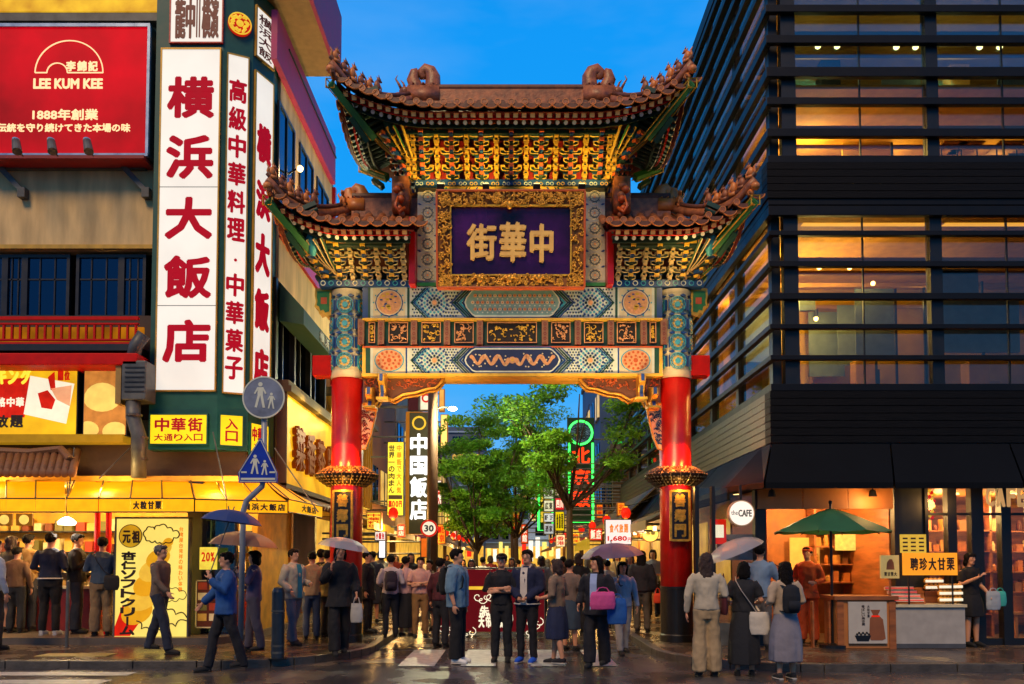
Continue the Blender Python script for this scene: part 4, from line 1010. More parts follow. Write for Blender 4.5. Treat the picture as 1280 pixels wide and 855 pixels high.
# plaque with gilt carved frame, leaning forward
pq = thing('gate_name_plaque', 'gilt framed dark plaque with gold characters hung at the gate centre', 'plaque', (GX, 14.2, Z(355,14.2)))
x0, x1, z0, z1 = X(548,14.2), X(729,14.2), Z(361,14.2), Z(248,14.2)
Tl = Matrix.Translation((0,14.2,z0)) @ Matrix.Rotation(R(7),4,'X') @ Matrix.Translation((0,-14.2,-z0))
ix0, ix1, iz0, iz1 = X(565,14.2), X(712,14.2), Z(345.5,14.2), Z(265,14.2)
MB().box(ix0-.05, ix1+.05, 14.14, 14.2, iz0-.05, iz1+.05).build('plaque_field', M('plaque_navy', '#3c0c52', .25, var=.5, scale=1.3, spec=.35), pq, T=Tl)
fr = []
for a, b, c, d in (((x0,z0),(x1,z0),(ix1,iz0),(ix0,iz0)), ((x1,z0),(x1,z1),(ix1,iz1),(ix1,iz0)), ((x1,z1),(x0,z1),(ix0,iz1),(ix1,iz1)), ((x0,z1),(x0,z0),(ix0,iz0),(ix0,iz1))):
    v = [(a[0],14.06,a[1]),(b[0],14.06,b[1]),(c[0],14.10,c[1]),(d[0],14.10,d[1]),(a[0],14.2,a[1]),(b[0],14.2,b[1]),(c[0],14.2,c[1]),(d[0],14.2,d[1])]
    fr.append(MB().add(v, [(0,1,2,3),(0,4,5,1),(1,5,6,2),(2,6,7,3),(3,7,4,0),(4,7,6,5)]).build('frame_bar', M('frame_brown', '#8a5216', .45, metal=.3), pq, T=Tl, normals=True))  # darker brown bars under the gold scrolls
r_ = random.Random(2); cv = MB(); cw = (ix0-x0)
for i in range(620):
    side = r_.random(); u, w_ = r_.random(), r_.uniform(.1,.9)
    if side < .34: px, pz = x0+u*(x1-x0), z0+w_*(iz0-z0)
    elif side < .68: px, pz = x0+u*(x1-x0), z1-w_*(z1-iz1)
    elif side < .84: px, pz = x0+w_*cw, z0+u*(z1-z0)
    else: px, pz = x1-w_*cw, z0+u*(z1-z0)
    a0 = r_.random()*6.3; rr = r_.uniform(.02,.045); sg = r_.choice((-1,1))
    cv.tube([(px+rr*math.cos(a0+sg*t*.75), 14.045+.01*math.sin(t), pz+rr*math.sin(a0+sg*t*.75)) for t in range(6)], [.016,.016,.014,.012,.009,.004], 5)
cv.build('carved_scrolls', m_gold, pq, T=Tl, kind='stuff', smooth=True)
rm = MB()
for a,b,c,d in ((x0-.02,x1+.02,z0-.03,z0+.01),(x0-.02,x1+.02,z1-.01,z1+.03),(x0-.03,x0+.01,z0,z1),(x1-.01,x1+.03,z0,z1)): rm.box(a,b,14.03,14.2,c,d)
rm.build('outer_moulding', m_org, pq, T=Tl, bevel=.01)
rm = MB()
for a,b,c,d in ((ix0-.02,ix1+.02,iz0-.025,iz0),(ix0-.02,ix1+.02,iz1,iz1+.025),(ix0-.025,ix0,iz0,iz1),(ix1,ix1+.025,iz0,iz1)): rm.box(a,b,14.06,14.15,c,d)
rm.build('inner_moulding', m_goldp, pq, T=Tl)
for (px, py) in ((637,349),(637,262),(600,349),(674,349)):
    x, z = P(px,py,14.1); b = MB(); b.ball((x,14.04,z+.01),(.06,.05,.08),8,6)
    for sx in (-1,1): b.tube([(x,14.03,z),(x+sx*.07,14.02,z+.05),(x+sx*.12,14.03,z+.01),(x+sx*.17,14.03,z-.01)],[.035,.03,.022,.01],6)
    b.build('shell_ornament', m_gold, pq, T=Tl, smooth=True)
for ch, xa, xb, ya, yb in (('街',583,621,282,326),('華',624,658,280,328),('中',662,692,282,329)):
    b = MB(); put_text(b, ch, X(xa,14.1), X(xb,14.1), Z(yb,14.1), Z(ya,14.1), 14.135, 0, .05, .032)
    b.build('character', M('gilt_letters', '#ffc468', .4, metal=.15, var=.1), pq, T=Tl)

# ---- bracket sets (dougong)
def dougong(tiers, h, step, w, bright=True):
    """a stack of stepped arms, origin at its foot, growing to -y and up"""
    b = MB()
    for i in range(tiers):
        z = i*h; y = -i*step; ww = w*(.62 if i % 2 == 0 else 1.0)*(.8+.2*i/tiers)
        # cross arm with upturned ends: dark body and gilt edges
        arm = [(-ww/2,z+h*.78),(-ww/2,z+h*.30),(-ww/2+.05,z+h*.12),(ww/2-.05,z+h*.12),(ww/2,z+h*.30),(ww/2,z+h*.78),(ww/2-.06,z+h*.78),(ww/2-.09,z+h*.5),(-ww/2+.09,z+h*.5),(-ww/2+.06,z+h*.78)]
        b.prism(arm, y-.045, y+.035, 0)
        for k_ in range(len(arm)):
            p, q = arm[k_], arm[(k_+1) % len(arm)]
            b.tube([(p[0], y-.048, p[1]), (q[0], y-.048, q[1])], .0105, 4, 1)
        for sx in (-1, 1): b.box(sx*(ww/2-.03)-.04, sx*(ww/2-.03)+.04, y-.07, y+.03, z+h*.80, z+h*1.02, 1 if i % 2 else 2)
        # nose piece pointing at the street
        b.prism([(-.03,z),(.03,z),(.03,z+h*.62),(-.03,z+h*.62)], y-step-.09, y+.03, 2 if i % 2 else 0)
        b.box(-.042, .042, y-step-.12, y-step-.06, z+h*.25, z+h*.75, 3)
        b.box(-.055, .055, y-.07, y+.03, z+h*.62, z+h*.98, 1)
    return b
DG = [m_dgrn, m_goldp, m_blu, m_org]
def post_strip(tiers, h, step):
    b = MB()
    for i in range(tiers):
        z = i*h; y = -i*step
        b.box(-.035, .035, y-.09, y, z+.0, z+h*.55, 1); b.box(-.05, .05, y-.11, y+.0, z+h*.6, z+h*.95, 1); b.box(-.02,.02,y-.12,y-.1,z+h*.65,z+h*.9,0)
    return b
zb0 = Z(226,14.4); 
me_c = dougong(6, .112, .085, .44).mesh('bracket_set', DG); me_p = post_strip(6, .112, .085).mesh('bracket_post', DG)
bk = MB().box(X(521,14.5), X(757,14.5), 14.5, 14.95, zb0, zb0+.8).build('bracket_backboard', m_dred, gate)
for i in range(7):
    x = GX + (i-3)*.535; piece('bracket_set', me_c, gate, (x, 14.40, zb0))
    if i < 6: piece('bracket_post', me_p, gate, (x+.2675, 14.38, zb0))
for s in (-1, 1):
    for k_ in range(2): piece('bracket_post', me_p, gate, (GX+s*(1.76+k_*.1), 14.38, zb0))
    # corner set at 45 degrees and sets along the side
    piece('corner_bracket', me_c, gate, (GX+s*1.72, 14.45, zb0), (0,0,s*R(45)), (1,1.35,1))
    for k_ in range(4): piece('bracket_set', me_c, gate, (GX+s*1.72, 14.75+k_*.5-.1, zb0), (0,0,s*R(90)), (1,1,1))
    # fanned gilt slats filling the corner
    for k_ in range(7):
        a = s*R(18+k_*11); d = Vector((math.sin(a), -math.cos(a), 0)); o_ = Vector((GX+s*1.66, 14.5, zb0+.05+.02*k_))
        sb = MB().tube([o_, o_+d*.45+Vector((0,0,.28)), o_+d*.85+Vector((0,0,.62))], [(.03,.045)]*3, 4, 0).build('corner_slat', m_lgrn if k_%2 else m_goldp, gate)
        MB().tube([o_+Vector((0,-.03,-.03)), o_+d*.46+Vector((0,-.03,.25)), o_+d*.86+Vector((0,-.03,.585))], .012, 4).build('gilt_edge', m_goldp, sb)

# ---- roofs
m_under = M('soffit_red', '#5c0d0a', .6)
m_raft = M('rafter_green', '#164032', .5); m_rend = M('rafter_end', '#f0c078', .5, var=.1); m_rdot = M('rafter_dot', '#e0e8e0', .5, var=.05)
def roof(name, cx, a_in, ax, ax_in, d, zr, ze, lift, hipL, hipR, pitch=.235, ridge_h=.2):
    """hipped roof about x = cx; ridge to +-a_in, eaves to +-ax where hipped (else both stop at ax_in)"""
    rf = MB().box(cx-.05, cx+.05, GY-.05, GY+.05, zr-.25, zr-.2).build(name, m_drk, gate)
    def lim(sgn): return (a_in, ax) if (hipL if sgn < 0 else hipR) else (ax_in, ax_in)
    def zeave(x):
        A, B = lim(-1 if x < 0 else 1)
        if B-A < 1e-6: return ze
        return ze + lift*max(0, (abs(x)-A*.72)/(B-A*.72))**2
    g = lambda t: 1-max(0.0, 1-t)**1.45
    def surf(x, t): return Vector((cx+x, GY-d*t, zr+(zeave(x)-zr)*g(t)))       # front slope
    def side(sgn, v, t):  # v = -1..1 along depth
        A, B = lim(sgn); zz = ze+lift*abs(v)**2
        return Vector((cx+sgn*(A+(B-A)*t), GY+v*d, zr+(zz-zr)*g(t)))
    L, Rr = lim(-1)[1], lim(1)[1]
    n = int((L+Rr)/pitch+.5); N = 5
    def row(p0fun, t0, lat, back=False):
        pts_ = [p0fun(t0+(1-t0)*i/N) for i in range(N+1)]
        return pts_
    def add_row(pl, lat):
        b = MB(); m = 7
        vs = []
        for p in pl:
            for q in range(m):
                t = math.pi*q/(m-1); vs.append(p + lat*(.07*math.cos(t)) + Vector((0,0,.07*math.sin(t)+.01)))
        fs = [(i*m+q, i*m+q+1, (i+1)*m+q+1, (i+1)*m+q) for i in range(len(pl)-1) for q in range(m-1)]
        fs.append(tuple((len(pl)-1)*m+q for q in range(m)))
        b.add(vs, fs, 0)
        e = pl[-1]; dv = (pl[-1]-pl[-2]); dv.z = 0; dv.normalize(); T = Matrix((( lat.x, dv.x*-1, 0, e.x),(lat.y, dv.y*-1, 0, e.y),(0,0,1,e.z+.02),(0,0,0,1)))
        cp = MB().disc(0, .012, .052, -.03, .02, 0, 14); b.put(cp, T, 0)
        b.put(MB().ring(0, .012, .057, .011, -.036, .02, 0, 14), T, 1)
        b.build('tile_row', [m_tile, m_rim], rf, smooth=False)
        # hanging drip tile between the rows
        dp = MB().prism([(pitch/2+.122*math.cos(t), -.01+.085*math.sin(t)) for t in [math.pi+math.pi*q/8 for q in range(9)]] , -.025, .03, 0)
        dp.put(MB().tube([(pitch/2+.124*math.cos(t), -.03, -.01+.089*math.sin(t)) for t in [math.pi+math.pi*q/8 for q in range(9)]], .012, 4), Matrix.Identity(4), 1)
        MB().put(dp, T).__class__
        q_ = MB(); q_.v = [tuple(T @ Vector(p)) for p in dp.v]; q_.f = dp.f; q_.m = dp.m
        q_.build('drip_tile', [m_tile2, m_rim], rf)
    for i in range(n+1):
        x = -L + (L+Rr)*i/n
        A, B = lim(-1 if x < 0 else 1)
        t0 = max(0, (abs(x)-A)/(B-A)) if B > A else 0
        if t0 > .97: t0 = .97
        add_row([surf(x, t0+(1-t0)*k_/N) for k_ in range(N+1)], Vector((1,0,0)))
        if i % 2 == 0:   # back slope, seen only from round the side
            b = MB(); pl = [Vector((p.x, 2*GY-p.y, p.z)) for p in [surf(x, t0+(1-t0)*k_/2) for k_ in range(3)]]
            b.tube(pl, .1, 6); b.build('tile_row', [m_tile], rf)
    for sgn in (-1, 1):
        if not (hipL if sgn < 0 else hipR): continue
        nn = int(2*d/pitch+.5)
        for i in range(nn+1):
            v = -1+2*i/nn; t0 = min(.97, abs(v))
            add_row([side(sgn, v, t0+(1-t0)*k_/N) for k_ in range(N+1)], Vector((0, sgn, 0)))
    # pan surface and soffit
    NX = 28
    for nm, off, mt in (('pan_tiles', 0, m_tile2), ('soffit', -.13, m_under)):
        b = MB(); G_ = []
        for j in range(7):
            t = j/6; A, B = lim(-1); A2, B2 = lim(1); xl, xr = -(A+(B-A)*t), (A2+(B2-A2)*t)
            G_.append([surf(xl+(xr-xl)*i/NX, t)+Vector((0,0,off)) for i in range(NX+1)])
        for sg in (1, -1):
            vs = [(p.x, p.y if sg > 0 else 2*GY-p.y, p.z) for r__ in G_ for p in r__]
            b.add(vs, [(j*(NX+1)+i, j*(NX+1)+i+1, (j+1)*(NX+1)+i+1, (j+1)*(NX+1)+i) for j in range(6) for i in range(NX)])
        for sgn in (-1, 1):
            if not (hipL if sgn < 0 else hipR): continue
            vs = []
            for j in range(7):
                t = j/6
                for i in range(13): v = (-1+2*i/12)*t; vs.append(side(sgn, v, t)+Vector((0,0,off)))
            b.add(vs, [(j*13+i, j*13+i+1, (j+1)*13+i+1, (j+1)*13+i) for j in range(6) for i in range(12)])
        b.build(nm, mt, rf)
    # two layers of rafters under the eaves
    rp = .146
    b = MB(); b.box(-.038,.038,0,.66,-.04,.04,0); b.box(-.04,.04,-.012,0,-.042,.042,1); me1 = b.mesh('rafter', [m_raft, m_rend])
    b = MB(); b.tube([(0,.0,0),(0,.5,.0)], .036, 8, 0); b.tube([(0,-.012,0),(0,0,0)], .037, 8, 1); me2 = b.mesh('rafter', [m_raft, m_rdot])
    for layer, (me_, ins, dz) in enumerate(((me1,.08,-.135),(me2,.26,-.17))):
        nr = int((L+Rr-.3)/rp)
        for i in range(nr+1):
            x = -L+.16+(L+Rr-.32)*i/nr
            p = surf(x, 1-ins/d); piece('rafter', me_, rf, (p.x, p.y, zeave(x)+dz), (R(24),0,0))
        for sgn in (-1, 1):
            if not (hipL if sgn < 0 else hipR): continue
            for i in range(int(2*(d-.2)/rp)):
                v = (-d+.25+i*rp)/d; B = lim(sgn)[1]
                piece('rafter', me_, rf, (cx+sgn*(B-ins), GY+v*d, ze+lift*v*v+dz), (R(24),0,sgn*R(90)))
    # eave boards: red fascia behind the rafter ends
    for ins, dz0, dz1, mt in ((.16,-.16,-.05,M('fascia_red','#c4180a',.6)),(.36,-.21,-.14,m_dgrn)):
        b = MB(); k_ = 24; vs = []
        for i in range(k_+1):
            x = -L+.1+(L+Rr-.2)*i/k_; y = GY-d+ins
            vs += [(cx+x, y, zeave(x)+dz0), (cx+x, y, zeave(x)+dz1), (cx+x, y+.03, zeave(x)+dz1), (cx+x, y+.03, zeave(x)+dz0)]
        b.add(vs, [(i*4+q, i*4+(q+1)%4, (i+1)*4+(q+1)%4, (i+1)*4+q) for i in range(k_) for q in range(4)])
        b.build('eave_board', mt, rf)
        for sgn in (-1, 1):
            if not (hipL if sgn < 0 else hipR): continue
            b = MB(); vs = []; B = lim(sgn)[1]
            for i in range(13):
                v = -1+i/6; x = cx+sgn*(B-ins); z = ze+lift*v*v; y = GY+v*(d-.1)
                vs += [(x,y,z+dz0),(x,y,z+dz1),(x-sgn*.03,y,z+dz1),(x-sgn*.03,y,z+dz0)]
            b.add(vs, [(i*4+q, i*4+(q+1)%4, (i+1)*4+(q+1)%4, (i+1)*4+q) for i in range(12) for q in range(4)])
            b.build('eave_board', mt, rf)
    # ridge with mouldings
    A1, A2 = lim(-1)[0], lim(1)[0]
    b = MB(); b.box(cx-A1, cx+A2, GY-.12, GY+.12, zr-.12, zr+.02); b.box(cx-A1, cx+A2, GY-.08, GY+.08, zr+.02, zr+ridge_h-.04)
    rb = b.build('ridge', m_tile, rf, bevel=.012)
    MB().tube([(cx-A1, GY, zr+ridge_h), (cx+A2, GY, zr+ridge_h)], .085, 10).build('ridge_cap', m_tile2, rb)
    b = MB()
    for i in range(int((A1+A2)/.22)): b.disc(cx-A1+.1+i*.22, zr-.04, .055, GY-.145, GY-.11, 0, 10)
    b.build('ridge_roundels', m_tile2, rb)
    # hip ridges, corner beams and beasts
    for sgn in (-1, 1):
        if not (hipL if sgn < 0 else hipR): continue
        A, B = lim(sgn)
        for sy in (-1, 1):
            hp = []
            for i in range(13):
                t = i/12*1.06; x = A+(B-A)*t; v = t
                hp.append(Vector((cx+sgn*x, GY+sy*d*t, zr+(ze+lift*v*v*(1.1 if t > .9 else 1)-zr)*g(min(t,1))+.13)))
            hr = MB().tube(hp, [(.055,.08)]*13, 8).build('hip_ridge', m_tile, rf, smooth=True)
            MB().tube([p+Vector((0,0,.11)) for p in hp[1:]], .045, 6).build('ridge_cap', m_tile2, hr, smooth=True)
            e = hp[-1]; dr = Vector((sgn*(B-A), sy*d, 0)).normalized()
            MB().ball(e-Vector((0,0,.12))+dr*.0, (.075,.075,.07), 10, 8).build('end_tile', m_rim, hr, smooth=True)
            # corner beam, green with gilt edges, seen from below
            cb = []
            q0 = hp[-1]-Vector((0,0,.36)); q1 = hp[6]-Vector((0,0,.72))
            bm_ = MB().tube([q0, q0*.4+q1*.6, q1], [(.06,.09)]*3, 4).build('corner_beam', m_lgrn, rf)
            eg = MB()
            for oy, oz in ((-.06,-.06),(.06,-.06),(-.06,.06)): eg.tube([q0+Vector((oy,oy*.5,oz)), q1+Vector((oy,oy*.5,oz))], .013, 4)
            eg.tube([q0+Vector((-.07,0,-.08)), q0+Vector((.07,0,-.08)), q0+Vector((.07,0,.08)), q0+Vector((-.07,0,.08)), q0+Vector((-.07,0,-.08))], .014, 4)
            eg.build('gilt_edge', m_goldp, bm_)
            q2 = q0*.55+q1*.45-Vector((0,0,.16))
            MB().tube([q2, q2*.3+(q1-Vector((0,0,.25)))*.7], [(.05,.07)]*2, 4).build('lower_corner_beam', m_grn, rf)
            if sy < 0:
                for i in range(6):
                    t = .50+i*.1; k2 = t*12/1.06; i0 = min(int(k2), 11); p = hp[i0].lerp(hp[i0+1], min(1, k2-i0))
                    piece('ridge_beast', (me_beast, me_beast2)[i % 2], rf, p+Vector((0,0,.13)), (0,0,math.atan2(sy*d, sgn*(B-A))-math.pi/2 + (math.pi if 0 else 0)), (1, 1, 1+.25*(i in (0,3))))
    return rf
def beast(v):
    b = MB(); b.box(-.05,.05,-.06,.06,-.03,.02)
    b.ball((0,.01,.09), (.05,.065,.085), 8, 6); b.ball((0,-.03,.19), (.035,.045,.04), 8, 6); b.ball((0,-.075,.18), (.02,.03,.018), 6, 4)
    for s in (-1,1):
        b.tube([(s*.03,-.05,.0),(s*.03,-.06,.06),(s*.02,-.02,.11)], [.014,.016,.02], 5); b.tube([(s*.02,-.02,.21),(s*.03,0,.25)], [.014,.004], 4)
    if v: b.tube([(0,.06,.03),(0,.10,.08),(0,.08,.16),(0,.12,.2)], [.025,.022,.018,.006], 5)
    return b
me_beast = beast(0).mesh('ridge_beast', m_tile, smooth=True); me_beast2 = beast(1).mesh('ridge_beast', m_rim, smooth=True)
def chiwen(x, z, s, mat, k=1.0, par=None, y=None):
    """curled ridge-end dragon; s = which way its mouth bites"""
    y = GY if y is None else y; b = MB()
    q = lambda a, c: (x+s*a*k, y, z+c*k)
    b.box(min(q(-.36,0)[0],q(.3,0)[0]), max(q(-.36,0)[0],q(.3,0)[0]), y-.13, y+.13, z-.1, z+.2*k)
    b.tube([q(.1,.1), q(.16,.3), q(.16,.46), q(.1,.58), q(0,.62), q(-.07,.56), q(-.05,.47), q(.02,.47)], [(.16,.15*k),(.15,.13*k),(.14,.11*k),(.13,.10*k),(.12,.09*k),(.1,.075*k),(.08,.06*k),(.06,.04*k)], 10)
    b.tube([q(-.15,.1), q(-.2,.28), q(-.26,.42), q(-.22,.55), q(-.15,.58)], [(.14,.14*k),(.13,.12*k),(.12,.10*k),(.1,.09*k),(.07,.06*k)], 10)
    b.ball(q(-.42,.12), (.13*k,.13,.12*k), 9, 7); b.ball(q(-.56,.06), (.1*k,.09,.06*k), 8, 6)
    b.tube([q(-.5,.2), q(-.56,.32), q(-.62,.42), q(-.58,.5)], [.03,.024,.016,.005], 5); b.tube([q(-.42,.2), q(-.46,.33), q(-.52,.4)], [.03,.02,.005], 5)
    for i in range(9): b.ball(q(.25-.07*i, .22+.04*math.sin(i*2)), (.045*k,.15,.035*k), 7, 5)
    for i in range(6): b.tube([q(.2-.1*i,.15), q(.23-.1*i,.27)], [.03,.006], 5)
    return b.build('ridge_dragon', mat, par or gate, smooth=True, normals=False)
# central roof
ze_c = Z(132,13.3)+.02; zr_c = Z(131,14.7)
rc = roof('central_roof', GX, 1.80, 3.0, 0, 1.4, zr_c, ze_c, .45, True, True, ridge_h=.30)
for s in (-1, 1): chiwen(GX+s*1.62, zr_c+.12, -s, m_tile, .9, rc)
# eave beams carrying the rafters
def eave_beam(xa, xb, zc, y, mat, par_name='eave_beam', cap=None):
    eb = MB().box(xa, xb, y-.07, y+.09, zc-.085, zc+.085).build(par_name, mat, gate, bevel=.01)
    return eb
eb = eave_beam(GX-2.12, GX+2.12, Z(158,13.9), 13.92, M('eave_beam_brown', '#94482a', .5)); 
MB().box(GX-2.14, GX+2.14, 13.84, 14.02, Z(169,13.9), Z(165,13.9)).build('under_beam', m_dgrn, eb)
ob = MB(); r_ = random.Random(9)
for i in range(46): ob.ball((GX-2.05+i*.0911, 13.845, Z(158,13.9)+r_.uniform(-.03,.03)), (.035,.012,.028), 6, 4)
ob.build('painted_flowers', m_org, eb)
for s in (-1, 1):
    MB().lathe([(.0,-.22),(.05,-.2),(.07,-.12),(.1,-.02),(.13,.06),(.1,.15),(.06,.2)], n=14).build('beam_end_knob', m_grn, gate, T=Matrix.Translation((GX+s*2.16, 13.93, Z(155,13.93)-.03)), smooth=True)
    MB().box(GX+s*2.1-.07, GX+s*2.1+.07, 13.95, 15.4, Z(158,13.9)-.08, Z(158,13.9)+.08).build('side_eave_beam', m_grn, gate)
# animal brackets where the wing ridges meet the central block
for s in (-1, 1):
    b = MB(); x = GX+s*2.02
    b.box(x-.15, x+.15, 14.25, 14.8, Z(270,14.5), Z(228,14.5), 0)
    cx2 = x
    for i in range(7): b.ball((cx2+.05*math.sin(i*1.9)*s, 14.2-.03*(i%2), Z(232+i*6,14.2)), (.08-.004*i,.07,.07), 8, 6, 1 if i%2 else 0)
    b.tube([(cx2-s*.1,14.15,Z(258,14.1)),(cx2,14.08,Z(266,14.1)),(cx2+s*.06,14.08,Z(258,14.1)),(cx2+s*.02,14.1,Z(245,14.1))],[.03,.035,.03,.012],6,1)
    b.build('carved_beast_bracket', [m_tile, m_org], gate, smooth=True)
    # small green cloud bracket above it
# ---- wings
for s in (-1, 1):
    wcx = GX+s*1.9       # inner end of the wing roof
    ze_w = Z(276,13.3)+.02; zr_w = Z(268,14.7)
    # roof() is symmetric about cx, so the wing is hipped on its outer side only
    cxw = GX+s*2.45
    out_ax, out_a = (4.05-2.45+.03), (2.97-2.45)
    rw = roof('wing_roof', cxw, out_a, out_ax, .78, 1.3, zr_w, ze_w, .47, s < 0, s > 0, ridge_h=.32)
    chiwen(GX+s*2.9, zr_w+.14, -s, m_rim, .55, rw)
    for q in range(3): piece('ridge_beast', me_beast2, rw, (GX+s*(3.12+q*.0), 14.55-q*.12, zr_w+.1), (0,0,0), (1.1,1.1,1.2)) if q == 0 else None
    zb = Z(351,14.4)
    x_in, x_out = GX+s*1.92, GX+s*3.3
    for q in range(2): pass
    me_w = dougong(5, .105, .085, .40).mesh('bracket_set', [m_dgrn, M('gilding_unlit', '#b9a06a', .45, metal=.2), m_blu, m_goldp])  # same gilding paled: the missing uplight is put into its colour
    for q in range(3): piece('bracket_set', me_w, gate, (GX+s*(2.16+q*.47), 14.42, zb))
    mp_ = post_strip(5,.105,.085).mesh('bracket_post', [m_dgrn, M('gilding_unlit'), m_blu, m_goldp])
    for q in range(3): piece('bracket_post', mp_, gate, (GX+s*(1.94+q*.47), 14.4, zb))
    piece('corner_bracket', me_w, gate, (GX+s*3.2, 14.5, zb), (0,0,s*R(45)), (1,1.4,1))
    for q in range(3): piece('bracket_set', me_w, gate, (GX+s*3.2, 14.75+q*.45-.1, zb), (0,0,s*R(90)))
    for k_ in range(7):
        a = s*R(15+k_*11); d = Vector((math.sin(a), -math.cos(a), 0)); o_ = Vector((GX+s*3.12, 14.5, zb+.03+.015*k_))
        sb = MB().tube([o_, o_+d*.42+Vector((0,0,.22)), o_+d*.8+Vector((0,0,.5))], [(.028,.04)]*3, 4, 0).build('corner_slat', m_dgrn if k_%2 else m_grn, gate)
        MB().tube([o_+Vector((0,-.03,-.03)), o_+d*.43+Vector((0,-.03,.19)), o_+d*.81+Vector((0,-.03,.465))], .012, 4).build('gilt_edge', M('gilding_unlit'), sb)
    xa, xb = sorted((GX+s*1.93, GX+s*3.5)); zc = Z(303,13.95)
    eb = eave_beam(xa, xb, zc, 13.97, m_dgrn)
    b = MB()
    for i in range(7): u = xa+.1+i*(xb-xa-.2)/6; b.box(u-.1, u+.1, 13.885, 13.9, zc-.035, zc+.035, i%2)
    b.build('painted_panel', [m_org, m_goldp], eb)
    MB().lathe([(.0,-.22),(.05,-.2),(.07,-.12),(.1,-.02),(.13,.06),(.1,.15),(.06,.2)], n=14).build('beam_end_knob', m_teal, gate, T=Matrix.Translation((GX+s*3.52, 13.97, zc-.02)), smooth=True)
    MB().box(GX+s*3.46-.06, GX+s*3.46+.06, 14.05, 15.4, zc-.08, zc+.08).build('side_eave_beam', m_grn, gate)
    # cloud frieze under the brackets
    xa, xb = sorted((GX+s*1.9, GX+s*3.5))
    fz = MB().box(xa, xb, 14.38, 14.95, Z(358.4,14.4), Z(350,14.4)).build('frieze', m_blu, gate)
    b = MB()
    for i in range(11):
        x = xa+.07+i*(xb-xa-.14)/10; b.ring(x, Z(354,14.38), .05, .014, 14.365, 14.38, i%2, 8)
    b.build('scroll_band', [m_wht, m_teal], fz)
    MB().box(xa, xb, 14.62, 14.9, Z(350,14.6), Z(335,14.6)).build('bracket_backboard', m_dgrn, gate)
# floodlights on the wing ridges aimed up under the central eaves, and on the beam ends
lamp_me = MB().box(-.06,.06,-.05,.05,-.05,.05).box(-.05,.05,-.055,-.05,-.04,.04,1).mesh('floodlight', [m_blk, M('flood_lens', '#ffd98a', em=2.5, var=0)])
for i, x in enumerate((-1.25, -.45, .45, 1.25)):
    piece('floodlight', lamp_me, gate, (GX+x, 13.9, Z(249,14.2)+.09), (R(-60),0,0))
    lamp((GX+x, 13.78, Z(246,14.2)+.16), (1,.66,.12), 48, .05, 'SPOT', (GX+x*1.25, 14.35, zb0+.4), 105)
for s in (-1, 1):
    lamp((GX+s*3.0, 13.65, Z(330,13.9)), (1,.66,.2), 9, .05)
    lamp((GX+s*1.5, 13.2, Z(560,14)), (1,.70,.30), 90, .1, 'SPOT', (GX+s*1.7, 14.6, Z(400,14)), 85)
    lamp((GX+s*2.9, 14.0, Z(455,14)), (1,.62,.2), 3, .1)

# spots before the beams; two unseen spots added to brighten the plaque
for x in (-2.1,-.8,.8,2.1):
    lamp((GX+x, 13.3, Z(520,13.3)), (1,.76,.42), 34, .1, 'SPOT', (GX+x*1.05, 14.45, Z(400,14.4)), 90)
for s in (-1, 1): lamp((GX+s*2.6, 12.9, Z(590,12.9)), (1,.72,.34), 60, .1, 'SPOT', (GX+s*.4, 14.2, Z(300,14.2)), 36)
# ------------------------------------------------------------------ right building with black louvres
RX, RY = 4.78, 14.15            # its side plane (facing the lane) and front plane
m_lv = M('louvre_black', '#0a0a0d', .5, spec=.25, var=.2, scale=3)
m_bd = M('black_board', '#0b0a0b', .65, spec=.15, var=.35, scale=2.2, bump=.35, bscale=8, stretch=(1,1,9))
m_cl = M('cladding_board', '#40382a', .5, var=.35, scale=2.5, bump=.3, bscale=10)
m_mul = M('mullion_black', '#0b0c0f', .45)
m_gl = glassm('facade_glass', (.85,.82,.74), .9, 1.7)
m_glt = glassm('facade_glass_dark', (.6,.75,.8), 1, 2.2, rc=(.5,.9,1))
m_gls = glassm('lane_glass', (.85,.8,.7), .7, 1.3)
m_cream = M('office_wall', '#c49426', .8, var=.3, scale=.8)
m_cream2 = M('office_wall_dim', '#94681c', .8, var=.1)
m_ceil = M('office_ceiling', '#b07c2c', .8)
m_lamp = M('office_lamp', '#ffd27a', em=9, var=0)
m_wood = M('warm_wood', '#9a5a2c', .5, var=.3, scale=2, bump=.2, stretch=(1,1,6))
rb = thing('louvred_building', 'dark glass building wrapped in black horizontal louvres at the right', 'building', (9, 18, .12))
zr = lambda p: Z(p, RY-.2)
XE, YE = 15.0, 33.0
top = 14.45
def lshape(name, z0, z1, out, mat, thick=.12, bev=0):
    b = MB(); a = out
    b.box(RX-a, XE, RY-a, RY-a+thick, z0, z1); b.box(RX-a, RX-a+thick, RY-a+thick, YE, z0, z1)
    return b.build(name, mat, rb)
# louvres: front run and lane run are two objects each
def louvre(z0, z1, out=.17, th=.11):
    MB().box(RX-out, XE, RY-out, RY-out+th, z0, z1).build('louvre', m_lv, rb, bevel=.008)
    MB().box(RX-out, RX-out+th, RY-out+th, YE, z0, z1).build('louvre', m_lv, rb)
lev = [(4,13),(42,52),(82,94),(120,129),(159,169),(193,202),(247,255),(256,268),(287,293),(325,332),(365,373),(404,410),(443,449),(479,488)]
for a, b in lev: louvre(zr(b), zr(a))
z = zr(4)+.45
while z < top-.2: louvre(z, z+.12); z += .5
